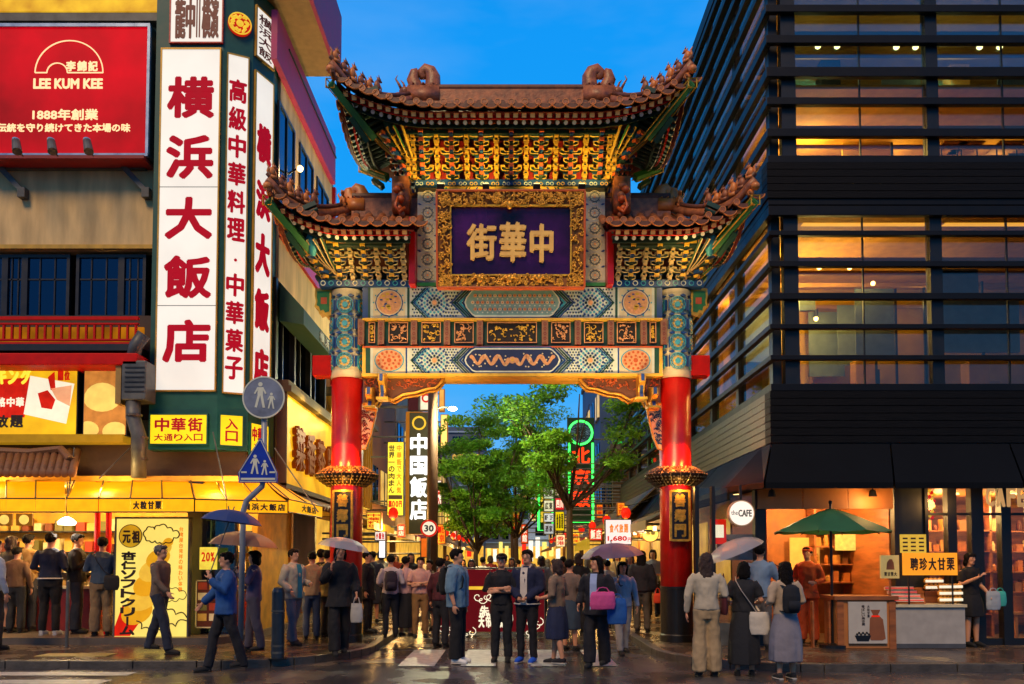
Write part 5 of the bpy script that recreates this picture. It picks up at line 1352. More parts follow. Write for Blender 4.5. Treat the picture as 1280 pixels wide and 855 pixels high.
# wide dark fascias made of boards
def boards(z0, z1, n, mat_f, mat_s, out=.2):
    h = (z1-z0)/n
    for i in range(n):
        a, b = z0+h*i, z0+h*(i+1)-.012
        MB().box(RX-out, XE, RY-out, RY+.1, a, b).build('board', mat_f, rb)
        MB().box(RX-out-.001*(i%2), RX+.1, RY+.1, YE, a, b).build('board', mat_s, rb)
boards(zr(247), zr(202), 5, m_bd, m_lv)
boards(zr(553), zr(488), 7, m_bd, m_cl)  # lane run of the same boards: shop light put into its lighter colour
# floor slabs, walls behind
fl = [(zr(225), zr(215)), (zr(520), zr(505))]
for a, b in fl: MB().box(RX+.05, XE, RY+.12, YE, a, b).build('floor_slab', m_ceil, rb)
MB().box(RX-.1, XE, RY-.1, YE, top, top+.3).build('roof', m_lv, rb)
# ceilings and back walls; wall colours as seen through the bays
def room(za, zb, mat, depth=4.0, x0=RX+.3, x1=XE):
    MB().box(x0, x1, RY+depth, RY+depth+.1, za, zb).build('room_wall', mat, rb)
z1a, z1b = zr(505), zr(262)       # first office floor
z2a, z2b = zr(215), zr(-40)       # second
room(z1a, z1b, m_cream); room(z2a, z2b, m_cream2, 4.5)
MB().box(RX+.05, XE, RY+.12, YE, z1b, z1b+.1).build('ceiling', m_ceil, rb)
MB().box(RX+.05, XE, RY+.12, YE, zr(98), zr(98)+.08).build('ceiling', m_ceil, rb)
MB().box(RX+.05, XE, RY+.12, YE, zr(-60), zr(-60)+.08).build('ceiling', m_cream2, rb)
for z0, z1 in ((z1a,z1b),(z2a,zr(98)),(zr(95),top)):
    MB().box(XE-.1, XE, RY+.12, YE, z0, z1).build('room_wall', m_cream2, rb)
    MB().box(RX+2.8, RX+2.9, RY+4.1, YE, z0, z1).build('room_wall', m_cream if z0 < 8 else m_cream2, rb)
# front bays: mullions and glass panes
mx_ = [(980,998),(1163,1178),(1345,1360),(1530,1545)]
ml = [(X(a,RY), X(b,RY)) for a, b in mx_]
for a, b in ml:
    for z0, z1 in ((zr(488),zr(262)),(zr(202),top)): MB().box(a, b, RY-.06, RY+.1, z0, z1).build('mullion', m_mul, rb)
for i in range(len(ml)-1):
    a, b = ml[i][1], ml[i+1][0]; mid = (a+b)/2
    for z0, z1, mt in ((zr(487),zr(262),m_gl),(zr(202),zr(98),m_gl),(zr(98),top,m_glt)):
        for c, d in ((a, mid-.01),(mid+.01, b)):
            MB().box(c, d, RY+.0, RY+.02, z0, z1).build('pane', mt, rb)
        MB().box(mid-.012, mid+.012, RY-.01, RY+.03, z0, z1).build('glazing_bar', m_mul, rb)
# lane side: panes and mullions
ys = [14.3+2.15*i for i in range(9)]
for i, y in enumerate(ys):
    for z0, z1 in ((zr(488),zr(262)),(zr(202),top)): MB().box(RX-.06, RX+.1, y-.09, y+.09, z0, z1).build('mullion', m_mul, rb)
    if i < 8:
        for z0, z1, mt in ((zr(487),zr(262),m_gls),(zr(202),top,m_gls)):
            MB().box(RX, RX+.02, y+.09, y+2.06, z0, z1).build('pane', mt, rb)
for z0, z1 in ((z1a,z1b),(z2a,zr(98))):
    for y0 in (17.5,21.8,26.1): MB().box(RX+1.0, RX+1.1, y0, y0+3.2, z0, z0+(z1-z0)*.85).build('partition', m_cream, rb); lamp((RX+.55,y0+1.6,z1-.25),(1,.6,.16),26,.15)
# cove lights and spot lamps inside
m_cove = M('cove_light', '#ffb52e', em=1.1, var=.05)
for a, b in ((1003,1158),(1180,1340)):
    MB().box(X(a,RY+.5), X(b,RY+.5), RY+.35, RY+.5, Z(283,RY+.5), Z(271,RY+.5)).build('cove_light', m_cove, rb)
for i, (px, py, d) in enumerate(((1024,336,1.6),(1062,336,1.6),(1060,307,2.6),(1020,400,3.0))):
    x, z = P(px, py, RY+d); s_ = MB().tube([(x,RY+d,z+.22),(x,RY+d,z+.06)],.05,8).build('spot_lamp', m_mul, rb); MB().ball((x,RY+d,z+.03),.05,8,6).build('bulb', m_lamp, s_)
    lamp((x, RY+d, z-.08), (1,.72,.22), 20, .06)
for px, py, d in ((1022,58,1.5),(1046,58,1.5),(1120,59,1.5),(1144,59,1.5),(1224,59,1.5),(1249,59,1.5),(1003,118,3),(1080,111,4),(1101,111,4),(1187,118,3),(1050,152,2.5),(1064,153,2.5),(1133,152,3),(1153,152,3),(1233,152,3),(1254,153,3)):
    x, z = P(px, py, RY+d); s_ = MB().tube([(x,RY+d,z+.14),(x,RY+d,z+.04)],.045,8).build('spot_lamp', m_mul, rb); MB().ball((x,RY+d-.02,z),.062,8,6).build('bulb', m_lamp, s_)
for x, y, z, p in ((6.1,16,z2a+1.3,85),(8.0,16.4,z2a+1.3,30),(10,16.2,z2a+1.3,14),(6.0,16,zr(30),24),(8.8,16,zr(30),24),(11,16,zr(30),20),(5.8,16.2,z1a+2.6,80),(8.6,16.4,z1a+2.6,15),(6.5,19.5,z1a+2.4,40),(6.5,25,z1a+2.4,40)):
    lamp((x,y,z), (1,.74,.22), p, .3)
# things in the offices
for i, (a, b, c, d, dp, mt) in enumerate(((1058,1120,155,197,2.0,m_cream),(1073,1118,132,196,3.2,m_pch if 0 else M('screen_cream','#d9ab5a',.7)),(1030,1060,104,122,2.5,m_ceil),(1175,1225,336,366,1.5,M('blind_grey','#5d6a66',.6)),(1180,1275,372,440,1.8,M('blind_grey')),(1000,1020,366,388,2,M('blind_grey')))):
    MB().box(X(a,RY+dp), X(b,RY+dp), RY+dp, RY+dp+.08, Z(d,RY+dp), Z(c,RY+dp)).build('partition', mt, rb)
for x in (1195, 1215, 1265): 
    xx = X(x,RY+1.6); t_ = MB().box(xx-.25,xx+.25,RY+1.4,RY+1.9,Z(184,RY+1.6),Z(182,RY+1.6)).build('desk', m_ceil, rb)
    for s in (-.2,.2): MB().tube([(xx+s,RY+1.6,Z(184,RY+1.6)),(xx+s,RY+1.6,Z(215,RY+1.6)+.05)],.015,5).build('leg', m_mul, t_)
# furniture, pipes and blinds seen through the glass
r_ = random.Random(91)
for zb3, h3, x1_, n_ in ((z1a,2.9,10.5,16),(z2a,1.3,11,12),(zr(95),1.4,11,8)):
    for i in range(n_):
        x = r_.uniform(5.1,x1_); y = RY+r_.uniform(1.2,3.7); k_ = r_.randrange(4)
        if k_ == 0: MB().box(x-.35,x+.35,y-.25,y+.25,zb3+.7,zb3+.74).build('desk', m_wood, rb)
        if k_ == 1: MB().box(x-.2,x+.2,y,y+.3,zb3,zb3+r_.uniform(.9,1.8)).build('cabinet', (m_cream2,m_ceil,m_mul)[i%3], rb)
        if k_ == 2: MB().box(x-.02,x+.02,y,y+.04,zb3,zb3+h3).build('interior_mullion', m_mul, rb)
        if k_ == 3: MB().box(x-.4,x+.4,y,y+.02,zb3+h3*r_.uniform(.45,.6),zb3+h3*.98).build('blind', M('blind_grey'), rb)
    for i in range(5): MB().box(5.1,12,RY+.8+i*.7,RY+.84+i*.7,zb3+h3+.02,zb3+h3+.10).build('ceiling_beam', m_cream2, rb)
    for i in range(4): xx = 5.6+i*1.7+r_.uniform(-.3,.3); MB().ball((xx,RY+1.8,zb3+h3-.05),.045,8,6).build('bulb', m_lamp, rb)
# canopy
m_can = M('canopy_navy', '#04070c', .7, spec=.15, var=.25, scale=1.5)
cn = thing('dark_canopy', 'dark navy sloping canopy over the shops of the louvred building', 'canopy', (8, 13.6, 2.8))
zt_c, zb_c = Z(555,RY-.2), Z(603,13.25)
F0 = [(XE,13.25),(X(952,13.25),13.25),(X(905,14.1),14.1),(4.02,YE)]; B0 = [(XE,RY-.21),(RX-.21,RY-.21),(RX-.21,RY+.3),(RX-.21,YE)]
for i in range(3):
    a, b = F0[i], F0[i+1]; c, d = B0[i+1], B0[i]
    k = 5 if i == 0 else (1 if i == 1 else 6)
    for j in range(k):
        f0, f1 = j/k, (j+1)/k; L = lambda p, q, f: (p[0]+(q[0]-p[0])*f, p[1]+(q[1]-p[1])*f)
        p0, p1, q0, q1 = L(a,b,f0), L(a,b,f1-.003), L(d,c,f0), L(d,c,f1-.003)
        MB().add([(*p0,zb_c),(*p1,zb_c),(*q1,zt_c),(*q0,zt_c),(*p0,zb_c-.1),(*p1,zb_c-.1),(*q1,zb_c-.02),(*q0,zb_c-.02)],[(0,1,2,3),(0,4,5,1),(4,7,6,5),(0,3,7,4),(1,5,6,2)]).build('canopy_panel', m_can, cn)
# ground floor shops -------------------------------------------------
gf = thing('cafe_shop_front', 'warm lit wood and glass shop front beneath the dark canopy', 'shop front', (8, 15, .12))
m_wood2 = M('light_wood_panel', '#b9773f', .5, var=.15, scale=1.5)
GY0 = 14.0; zg = .12; zc_ = zb_c
MB().box(RX, XE, 18.2, 18.3, zg, zc_).build('back_wall', m_wood, gf)
MB().box(RX, XE, GY0+.1, 18.2, zc_-.03, zc_).build('ceiling', m_wood2, gf)
MB().box(RX+.05, XE, GY0+.3, 18.2, .121, .135).build('floor', M('shop_floor','#5a4632',.4), gf)
pxg = lambda p, y=GY0: X(p, y)
def wbox(name, a, b, c, d, mt, y0=GY0, y1=None, par=gf, **k): return MB().box(X(a,y0), X(b,y0), y0, (y1 or y0+.08), Z(d,y0), Z(c,y0)).build(name, mt, par, **k)
for a, b in ((945,1000),(1001,1056),(1057,1112)): wbox('fascia_panel', a, b, 604, 636, m_wood2, GY0-.1)
for a, b in ((866,871),(887,891),(940,953),(1112,1118),(1150,1154),(1178,1189),(1207,1222),(1244,1256),(1279,1287),(1310,1322)):
    MB().box(X(a,GY0), X(b,GY0), GY0-.04, GY0+.12, zg, zc_).build('post', m_mul, gf)
MB().box(X(1118,GY0), X(1150,GY0), GY0, GY0+.1, zg, zc_).build('dark_panel', M('dark_green_panel','#1c211c',.4), gf)
for a, b in ((871,887),(891,940),(1154,1178),(1189,1207),(1222,1244),(1256,1279),(1287,1310)):
    w = MB().box(X(a,GY0), X(b,GY0), GY0+.03, GY0+.045, .5 if a < 1000 else zg+.1, zc_-.02).build('pane', m_shop, gf)
    if a > 1000:
        for q in (641,): MB().box(X(a,GY0), X(b,GY0), GY0-.01, GY0+.06, Z(q+3,GY0), Z(q,GY0)).build('transom', m_mul, gf)
        MB().box(X(a,GY0), X(b,GY0), GY0-.01, GY0+.06, zg, zg+.12).build('door_rail', m_mul, gf)
    else: MB().box(X(a,GY0), X(b,GY0), GY0-.01, GY0+.08, zg, .5).build('stall_riser', m_grey, gf)
wbox('shutter', 893, 938, 668, 700, M('menu_white','#8a9096',.5), GY0+.3)
# big letters on the glass
chars('CAFE', X(1224,GY0), X(1276,GY0), Z(634,GY0), Z(608,GY0), GY0-.045, m_wood2 if 0 else M('cafe_letter','#e8b070',.5,em=.5), gf, off=.05)
# stall opening: side walls, shelves, goods
MB().box(X(953,GY0), X(953,GY0)+.06, GY0+.1, 16.2, zg, zc_).build('side_wall', M('stall_red_wall','#8c2a14',.6), gf)
MB().box(X(1112,GY0)-.02, X(1112,GY0)+.05, GY0+.13, 16.2, zg, zc_).build('side_wall', m_wood, gf)
MB().box(X(953,GY0), X(1112,GY0), 16.1, 16.2, zg, zc_).build('stall_back_wall', M('stall_back','#94581f',.6,var=.2), gf)
wbox('lit_panel', 984, 1020, 672, 724, M('lit_cream','#ffb84a',.5,em=.7), 15.9, 15.95)
r_ = random.Random(21); gcol = ['#a8622c','#c88a3a','#e8c98a','#8a5a2c','#5a2a14','#b86a24']
gm = [M('pack_%d'%i, c, .5, var=.15) for i, c in enumerate(gcol)]
boxes = [MB().box(-.07,.07,-.08,.08,0,.2).mesh('packet', m) for m in gm]
jar = MB().lathe([(.05,0),(.06,.02),(.06,.12),(.04,.15),(.04,.18)], n=8)
jars = [jar.mesh('jar', m) for m in gm]
for sx0, sx1, y, zs in ((5.95,7.3,15.8,(1.15,1.5,1.85,2.2)),(7.5,9.3,15.6,(.55,.95,1.35,1.75,2.15)),(9.35,12.5,16.0,(.55,.95,1.35,1.75,2.15))):
    for z_ in zs:
        MB().box(sx0,sx1,y-.18,y+.2,z_,z_+.025).build('shelf', m_wood, gf)
        x = sx0+.1
        while x < sx1-.1:
            piece('packet' if r_.random() < .7 else 'jar', r_.choice(boxes if r_.random() < .7 else jars), gf, (x,y-.02,z_+.027), (0,0,0), (r_.uniform(.6,1),1,r_.uniform(.6,1.25))); x += r_.uniform(.13,.22)
    for x in (sx0, sx1-.04): MB().box(x,x+.04,y-.18,y+.2,zg,zc_-.05).build('shelf_side', m_wood, gf)
wbox('menu_strip', 1040, 1064, 668, 688, M('lit_menu','#ffcf60',.5,em=.75,var=.2,scale=12), 15.5, 15.53); wbox('menu_strip', 1064, 1084, 668, 688, M('lit_menu'), 15.5, 15.53)
# lane side of the ground floor
MB().box(RX-.02, RX+.1, 16.2, 33, zg, zc_).build('lane_wall', m_wood, gf)
for i in range(6):
    y = 16.6+i*2.6; MB().box(RX-.06, RX-.02, y, y+1.9, .7, 2.5).build('lane_window', M('lane_shop_warm','#ffb04a',.5,em=.5,var=.4,scale=2), gf)
# cafe window contents: framed red print, bar stools
wbox('red_print', 886, 905, 649, 680, m_pr, GY0+.05, GY0+.07); wbox('print_centre', 889, 902, 656, 672, m_pw, GY0+.045, GY0+.05)
for x, y, z, p, c in ((4.6+.6,15.0,2.5,30,WARM),(5.9,14.9,2.55,70,(1,.56,.18)),(6.8,15.0,2.55,80,(1,.62,.22)),(8.2,15.2,2.55,60,(1,.62,.22)),(9.4,15.2,2.55,60,(1,.62,.22)),(11,15.2,2.55,65,(1,.62,.22)),(6.2,13.6,2.6,10,(1,.5,.15)),(7.6,13.6,2.6,10,(1,.5,.15))):
    lamp((x,y,z), c, p, .1)
dl2 = MB().lathe([(.06,0),(.05,.03)], n=12).mesh('downlight', M('lamp_warm'))
for px in (895,918,972,985,1030,1070,1190,1262): piece('downlight', dl2, gf, (X(px,15), 15.0, zc_-.06))
for px in (962, 1087): 
    t_ = thing('canopy_spotlight', 'small black spotlight under the canopy '+('left of' if px < 1000 else 'right of')+' the green parasol', 'spotlight', (X(px,13.7),13.7,zb_c-.1), 0, 'spotlights under the canopy')
    MB().tube([(X(px,13.7),13.7,zb_c-.02),(X(px,13.7),13.7,zb_c-.1)],.012,6).build('stem', m_mul, t_)
    MB().lathe([(.07,-.2),(.05,-.1),(.03,-.08)], n=12).build('lamp_head', m_mul, t_, T=Matrix.Translation((X(px,13.7),13.7,zb_c)))
# string of red and gold ornaments by the door
og = thing('door_ornaments', 'string of glowing red and gold ornaments hanging inside the shop door', 'ornament', (X(1160,14.3),14.3,Z(650,14.3)))
for i in range(16):
    MB().ball((X(1160+3*math.sin(i*2.1),14.3),14.3,Z(608+i*2.6,14.3)),.035,7,5).build('bead', (M('emblem_gold'),m_pr)[i%2], og)

# round cafe sign
cs = thing('round_cafe_sign', 'round white illuminated cafe sign projecting beside the right gate column', 'sign', (X(927,13.6),13.6,Z(660,13.6)))
xc, zc = P(927,641.5,13.6)
MB().disc(xc, zc, .225, 13.6, 13.72, 0, 36).build('case', M('sign_rim','#c9a070',.4), cs)
MB().disc(xc, zc, .205, 13.59, 13.6, 0, 36).build('lit_face', M('lit_disc','#fff2e0',.4,em=.85,var=0), cs)
b = MB(); put_text(b, 'CAFE', xc-.06, xc+.17, zc-.06, zc+.06, 13.588, 0, .006, .03); b.build('lettering', m_pk, cs)
b = MB(); put_text(b, 'the', xc-.18, xc-.07, zc-.03, zc+.05, 13.588, 0, .006, .0); b.build('lettering', m_pk, cs)
MB().box(xc-.02,xc+.02,13.64,13.68,zc+.22,zb_c).build('bracket', m_mul, cs)

# green parasol over the stall
gp = thing('green_parasol', 'open green market parasol standing over the chestnut stall', 'parasol', (X(1040,13.6),13.6,.12))
xp, zp_ = P(1038,634,13.6)
N_ = 8; rad = .96
for i in range(N_):
    a, c = 2*math.pi*i/N_+.2, 2*math.pi*(i+1)/N_+.2; vs = []
    for k_ in range(5):
        f = k_/4; r1 = rad*f; zz1 = zp_-.02-.40*f**1.25
        for t in (a, (a+c)/2, c):
            rr = r1*(.97 if t == (a+c)/2 else 1); vs.append((xp+rr*math.cos(t), 13.6+rr*math.sin(t), zz1-(.03*f if t == (a+c)/2 else 0)))
    MB().add(vs, [(k_*3+q,k_*3+q+1,k_*3+q+4,k_*3+q+3) for k_ in range(4) for q in range(2)]).build('canopy_panel', M('parasol_green','#1f5a3a',.7,var=.1), gp, smooth=True)
    MB().tube([(xp,13.6,zp_-.05),(xp+rad*math.cos(a)*.98,13.6+rad*math.sin(a)*.98,zp_-.45)],.008,4).build('rib', m_mul, gp)
MB().tube([(xp,13.6,.12),(xp,13.6,zp_+.06)],.022,10).build('pole', m_mul, gp); MB().ball((xp,13.6,zp_+.08),.035,8,6).build('finial', m_mul, gp)
MB().lathe([(.22,.12),(.22,.17),(.05,.2)], n=18).build('base', m_mul, gp, T=Matrix.Translation((xp,13.6,0)))
lamp((xp+.1,13.9,zp_-.45), (1,.7,.25), 7, .05)

# stall counters
ct = thing('wooden_stall_counter', 'wooden stall counter with a chestnut bag poster on its front', 'counter', (X(1076,13.5),13.5,.12))
YC = 13.45
MB().box(X(1040,YC), X(1112,YC), YC, YC+.55, .12, Z(750,YC)).build('body', m_wood2, ct, bevel=.01)
MB().box(X(1036,YC), X(1115,YC), YC-.05, YC+.6, Z(750,YC), Z(745,YC)).build('counter_top', m_wood, ct, bevel=.006)
MB().box(X(1040,YC), X(1048,YC), YC-.02, YC, .12, Z(751,YC)).build('leg', m_wood, ct); MB().box(X(1104,YC), X(1112,YC), YC-.02, YC, .12, Z(751,YC)).build('leg', m_wood, ct)
for a in (1010,1030): MB().box(X(a,YC+.1), X(a+2,YC+.1), YC+.1, YC+.2, .12, Z(752,YC)).build('rail_post', m_wood, ct)
po = thing('chestnut_poster', 'white poster of a brown paper bag and a bowl of chestnuts on the stall counter', 'poster', (X(1077,YC),YC-.03,.2))
MB().box(X(1053,YC), X(1100,YC), YC-.045, YC-.022, Z(804,YC), Z(752,YC)).build('sheet', M('poster_grey_white','#b9b4a8',.6,var=.05), po)
q_ = lambda l: [(X(x,YC),Z(y,YC)) for x, y in l]
MB().prism(q_([(1079,773),(1083,768),(1080,762),(1092,762),(1089,768),(1095,774),(1098,798),(1094,800),(1080,800),(1078,796)]), YC-.05, YC-.045).build('bag_picture', M('kraft_brown','#8a5230',.6,var=.1), po)
MB().prism(q_([(1081,769),(1091,769),(1091,771),(1081,771)]), YC-.053, YC-.049).build('bag_tie', m_pr, po)
MB().prism(q_([(1060,794),(1080,794),(1077,801),(1063,801)]), YC-.052, YC-.045).build('bowl_picture', m_blk, po)
for i in range(7): MB().disc(X(1063+i*2.4,YC), Z(792.5-(i%2)*1.8,YC), .018, YC-.054, YC-.045, 0, 7).build('chestnut', m_drk, po)
chars('香ばしい焼き栗', X(1069,YC), X(1073,YC), Z(782,YC), Z(756,YC), YC-.046, m_pk, po, True, .02, .003, one=True); chars('大粒甘栗', X(1076,YC), X(1079,YC), Z(772,YC), Z(756,YC), YC-.046, m_pk, po, True, .02, .003, one=True)
wc = thing('white_stall_counter', 'pale stall counter carrying chestnut packets right of the wooden one', 'counter', (X(1155,YC),YC,.12))
MB().box(X(1112.5,YC), X(1199,YC), YC+.02, YC+.6, .12, Z(759,YC)).build('body', M('counter_white','#a8a39a',.5,var=.08), wc, bevel=.01)
MB().box(X(1112.5,YC), X(1200,YC), YC-.02, YC+.62, Z(759,YC), Z(755.5,YC)).build('counter_top', M('counter_cream'), wc); MB().box(X(1112.5,YC), X(1199,YC), YC+.06, YC+.5, .12, .13).build('plinth', m_blk, wc)
MB().box(X(1112.5,YC), X(1198,YC), YC+.0, YC+.02, .125, .2).build('kick_board', M('kick_grey','#4a4c50',.5), wc)
# trays of packets
zt1 = Z(755,YC); tray = thing('packet_tray', 'slanted tray of red and white chestnut packets on the pale counter', 'tray', (X(1133,YC+.2),YC+.25,zt1))
MB().add([(X(1110,YC+.05),YC+.05,zt1+.002),(X(1150,YC+.05),YC+.05,zt1+.002),(X(1146,YC+.5),YC+.5,zt1+.26),(X(1112,YC+.5),YC+.5,zt1+.26)],[(0,1,2,3)]).build('tray_bed', m_wood, tray)
pkm = MB().box(-.035,.035,-.03,.03,0,.05).box(-.036,.036,-.031,-.02,.012,.032,1)
pk_a = pkm.mesh('chestnut_packet', [M('packet_white','#e0d4c0',.5), m_pr])
for j in range(4):
    for i in range(7): piece('chestnut_packet', pk_a, tray, (X(1113.5+i*5.1,YC+.1)+.0, YC+.1+j*.11, zt1+.03+j*.064), (R(-15),0,0))
for k_, (a, b, n, lab) in enumerate(((1153,1178,4,'left pile of golden snack bags at the back of the pale counter'),(1160,1192,6,'front pile of golden snack bags at the right end of the pale counter'))):
    t_ = thing('snack_bags', lab, 'snack bags', (X((a+b)/2,YC+.3),YC+.3,zt1), 0, 'piles of snack bags')
    for j in range(3 if k_ else 2):
        for i in range(n):
            b_ = MB(); b_.ball((0,0,.055),(.06,.04,.055),8,6,0); b_.box(-.04,.04,-.043,-.036,.03,.075,1)
            b_.build('snack_bag', [M('bag_gold','#e0a040',.35,var=.2), m_pw], t_, T=Matrix.Translation((X(a+(i+.5)*(b-a)/n,YC+.3), YC+(.42 if k_ == 0 else .15)+.02*i%2, zt1+.01+j*.11+(.2 if k_ == 0 else 0))), smooth=True)
    if k_ == 0: MB().box(X(1150,YC+.3),X(1180,YC+.3),YC+.33,YC+.55,zt1,zt1+.2).build('crate', m_wood, t_)
# hanging signs of the stall
def hang(name, label, a, b, c, d, y, mat, txts, ink=None, vert=False):
    t_ = thing(name, label, 'sign', (X((a+b)/2,y),y,Z(d,y)))
    MB().box(X(a,y),X(b,y),y,y+.06,Z(d,y),Z(c,y)).build('board', mat, t_)
    for s_, e, f, g_, h_ in txts: chars(s_, X(e,y),X(f,y),Z(h_,y),Z(g_,y),y-.001,ink or m_pk,t_,vert,.03,.006,one=(len(s_) > 5 or (h_-g_) < 9))
    return t_
ch_ = hang('chestnut_sign', 'glowing orange sign with dark characters above the pale stall counter', 1124, 1190, 691, 719, 13.4, M('lit_orange_sign','#ff9a26',.4,em=.85,var=.12,scale=2), [('聘珍大甘栗',1131,1187,697,713)])
for x in (1130,1184): MB().box(X(x,13.4),X(x+1.2,13.4),13.42,13.45,zt1,Z(718,13.4)).build('support_post', m_mul, ch_)
mn = hang('menu_sign', 'pale yellow menu sheet above the glowing orange chestnut sign', 1120, 1152, 668, 691, 13.95, M('menu_yellow','#f0c84a',.5,em=.5), [])
for i in range(4):
    for j in range(3): MB().box(X(1123+j*10,13.95),X(1129+j*10,13.95),13.944,13.949,Z(674+i*5,13.95),Z(672+i*5,13.95)).build('menu_line', m_pk, mn)
bs = hang('bag_sign', 'small cream sign with a bag picture hanging over the wooden counter', 1096, 1118, 694, 723, 13.5, M('sign_cream','#e8c47a',.5,em=.35), [('栗甘栗大',1099,1115,715,720)])
MB().prism([(X(x,13.5),Z(y,13.5)) for x, y in ((1103,703),(1106,699),(1109,699),(1111,703),(1112,712),(1102,712))],13.494,13.499).build('bag_picture', M('kraft_brown'), bs)
MB().box(X(1106,13.5),X(1108,13.5),13.52,13.54,Z(746,13.5),Z(723,13.5)).build('support_post', m_wood, bs)
rl = thing('red_lanterns', 'string of small red charms hanging by the stall wall', 'ornament', (X(1105,14.5),14.5,Z(690,14.5)))
for i in range(7): MB().ball((X(1103+2*(i%2),14.5),14.5,Z(648+i*6,14.5)),(.04,.04,.05),8,6).build('charm', m_pr, rl)
# bench and small furniture at the far right window
bn = thing('display_bench', 'pale wooden bench with framed goods inside the far right window', 'bench', (10.0,14.6,.12))
MB().box(9.0,11.5,14.35,14.8,.62,.67).build('seat', m_wood2, bn)
for x in (9.05,10.2,11.4): MB().box(x,x+.05,14.38,14.45,.135,.62).build('leg', m_wood2, bn)
for i in range(5): MB().box(9.1+i*.4,9.38+i*.4,14.5,14.55,.67,.95).build('framed_goods', gm[i%6], bn)
# ------------------------------------------------------------------ the lane behind the gate
SHOPC = ['#c98a2a','#a8662a','#d0a040','#8a3a1c','#b98a5a','#7a6a58','#9a9488','#6a4a34']
def lane_building(label, s, y0, y1, h, col, xf=4.75, lit=.5, seed=0, floors=None):
    """a building lining the lane on side s (-1 left, +1 right) from y0 to y1"""
    t = thing('lane_building', label, 'building', (s*(xf+2), (y0+y1)/2, .12), 0, 'buildings lining the lane')
    r_ = random.Random(seed)
    x0, x1 = sorted((s*xf, s*(xf+5)))
    MB().box(x0, x1, y0, y1, 3.0, h).build('wall', M('lane_wall_'+col[1:], col, .7, var=.15, scale=1), t)
    MB().box(min(s*(xf+1.6),s*(xf+1.7)), max(s*(xf+1.6),s*(xf+1.7)), y0+.05, y1-.05, .12, 3.0).build('shop_interior', M('lane_shop_lit', '#ffb040', .6, em=.8, var=.35, scale=1.6), t)
    MB().box(x0+(0 if s > 0 else 5-.25) , x0+(.25 if s > 0 else 5), y0, y0+.2, .12, 3.0).build('pier', M('lane_pier','#5a4030',.6), t)
    MB().box(x0-(.1 if s > 0 else 0), x1+(.1 if s < 0 else 0), y0, y1, h, h+.25).build('roof', M('lane_roof','#4a4640',.7), t)
    n = max(1, int((y1-y0)/2)); fl_ = int((h-3.4)/2.6)
    for k_ in range(max(1, fl_)):
        for i in range(n):
            a = y0+.4+i*(y1-y0)/n; b = a+(y1-y0)/n-.8; z0 = 3.7+k_*2.6; xx = s*xf
            lit_ = r_.random() < lit
            w = MB().box(min(xx,xx-s*.04), max(xx,xx-s*.04), a, b, z0, z0+1.3).build('window', M('lane_window_lit','#ffbe5a',.3,em=.7,var=.3,scale=2) if lit_ else m_win, t)
            MB().box(min(xx-s*.04,xx-s*.07), max(xx-s*.04,xx-s*.07), (a+b)/2-.03, (a+b)/2+.03, z0, z0+1.3).build('window_bar', m_fr, w)
            MB().box(min(xx,xx-s*.1), max(xx,xx-s*.1), a-.05, b+.05, z0-.06, z0).build('sill', m_grey, w)
    # shop awning, counter goods
    b = MB(); xa, xb = s*(xf), s*(xf-.9)
    cols = r_.choice(['#d8a020','#7a5a2c','#8a1c10','#c8781c','#3a4a3a'])
    b.add([(xa,y0+.2,3.0),(xb,y0+.2,2.62),(xb,y1-.2,2.62),(xa,y1-.2,3.0),(xb,y0+.2,2.42),(xb,y1-.2,2.42)],[(0,1,2,3),(1,4,5,2)])
    b.build('shop_awning', M('lane_awning_'+cols[1:], cols, .6, em=(.5 if s < 0 else .12)), t)
    for i in range(int((y1-y0)/1.1)):
        yy = y0+.5+i*1.1; x_ = s*(xf-.05); hh = r_.uniform(.6,1.1)
        MB().box(min(x_,x_+s*.5), max(x_,x_+s*.5), yy, yy+.8, .12, hh).build('goods_stand', gm[r_.randrange(6)], t)
    return t
lane_building('yellow ribbed shop building just behind the left gate column', -1, 21.3, 25.5, 6.0, '#d6a83c', 4.55, .2, 1)
lane_building('tall brown building on the left of the lane beyond the yellow shop', -1, 25.8, 34, 8.2, '#8a5a30', 4.9, .7, 2)
lane_building('pale building on the left of the lane near the first tree', -1, 34.3, 44, 9.5, '#a89a80', 4.9, .5, 3)
lane_building('reddish building farther along the left of the lane', -1, 44.3, 58, 9, '#7a4a38', 4.7, .6, 4)
lane_building('farthest low building along the left of the lane', -1, 58.3, 85, 8, '#8a8070', 4.6, .5, 5)
lane_building('brown timbered shop on the right behind the louvred building', 1, 33.2, 40, 6.2, '#5a4632', 4.3, .4, 6)
lane_building('tall blue grey building on the right of the lane', 1, 40.3, 50, 12.0, '#33507a', 4.6, .3, 7)
lane_building('pale grey building farther along the right of the lane', 1, 50.3, 66, 9.5, '#8c9098', 4.4, .5, 8)
lane_building('farthest low building along the right of the lane', 1, 66.3, 90, 8, '#6a6458', 4.4, .5, 9)
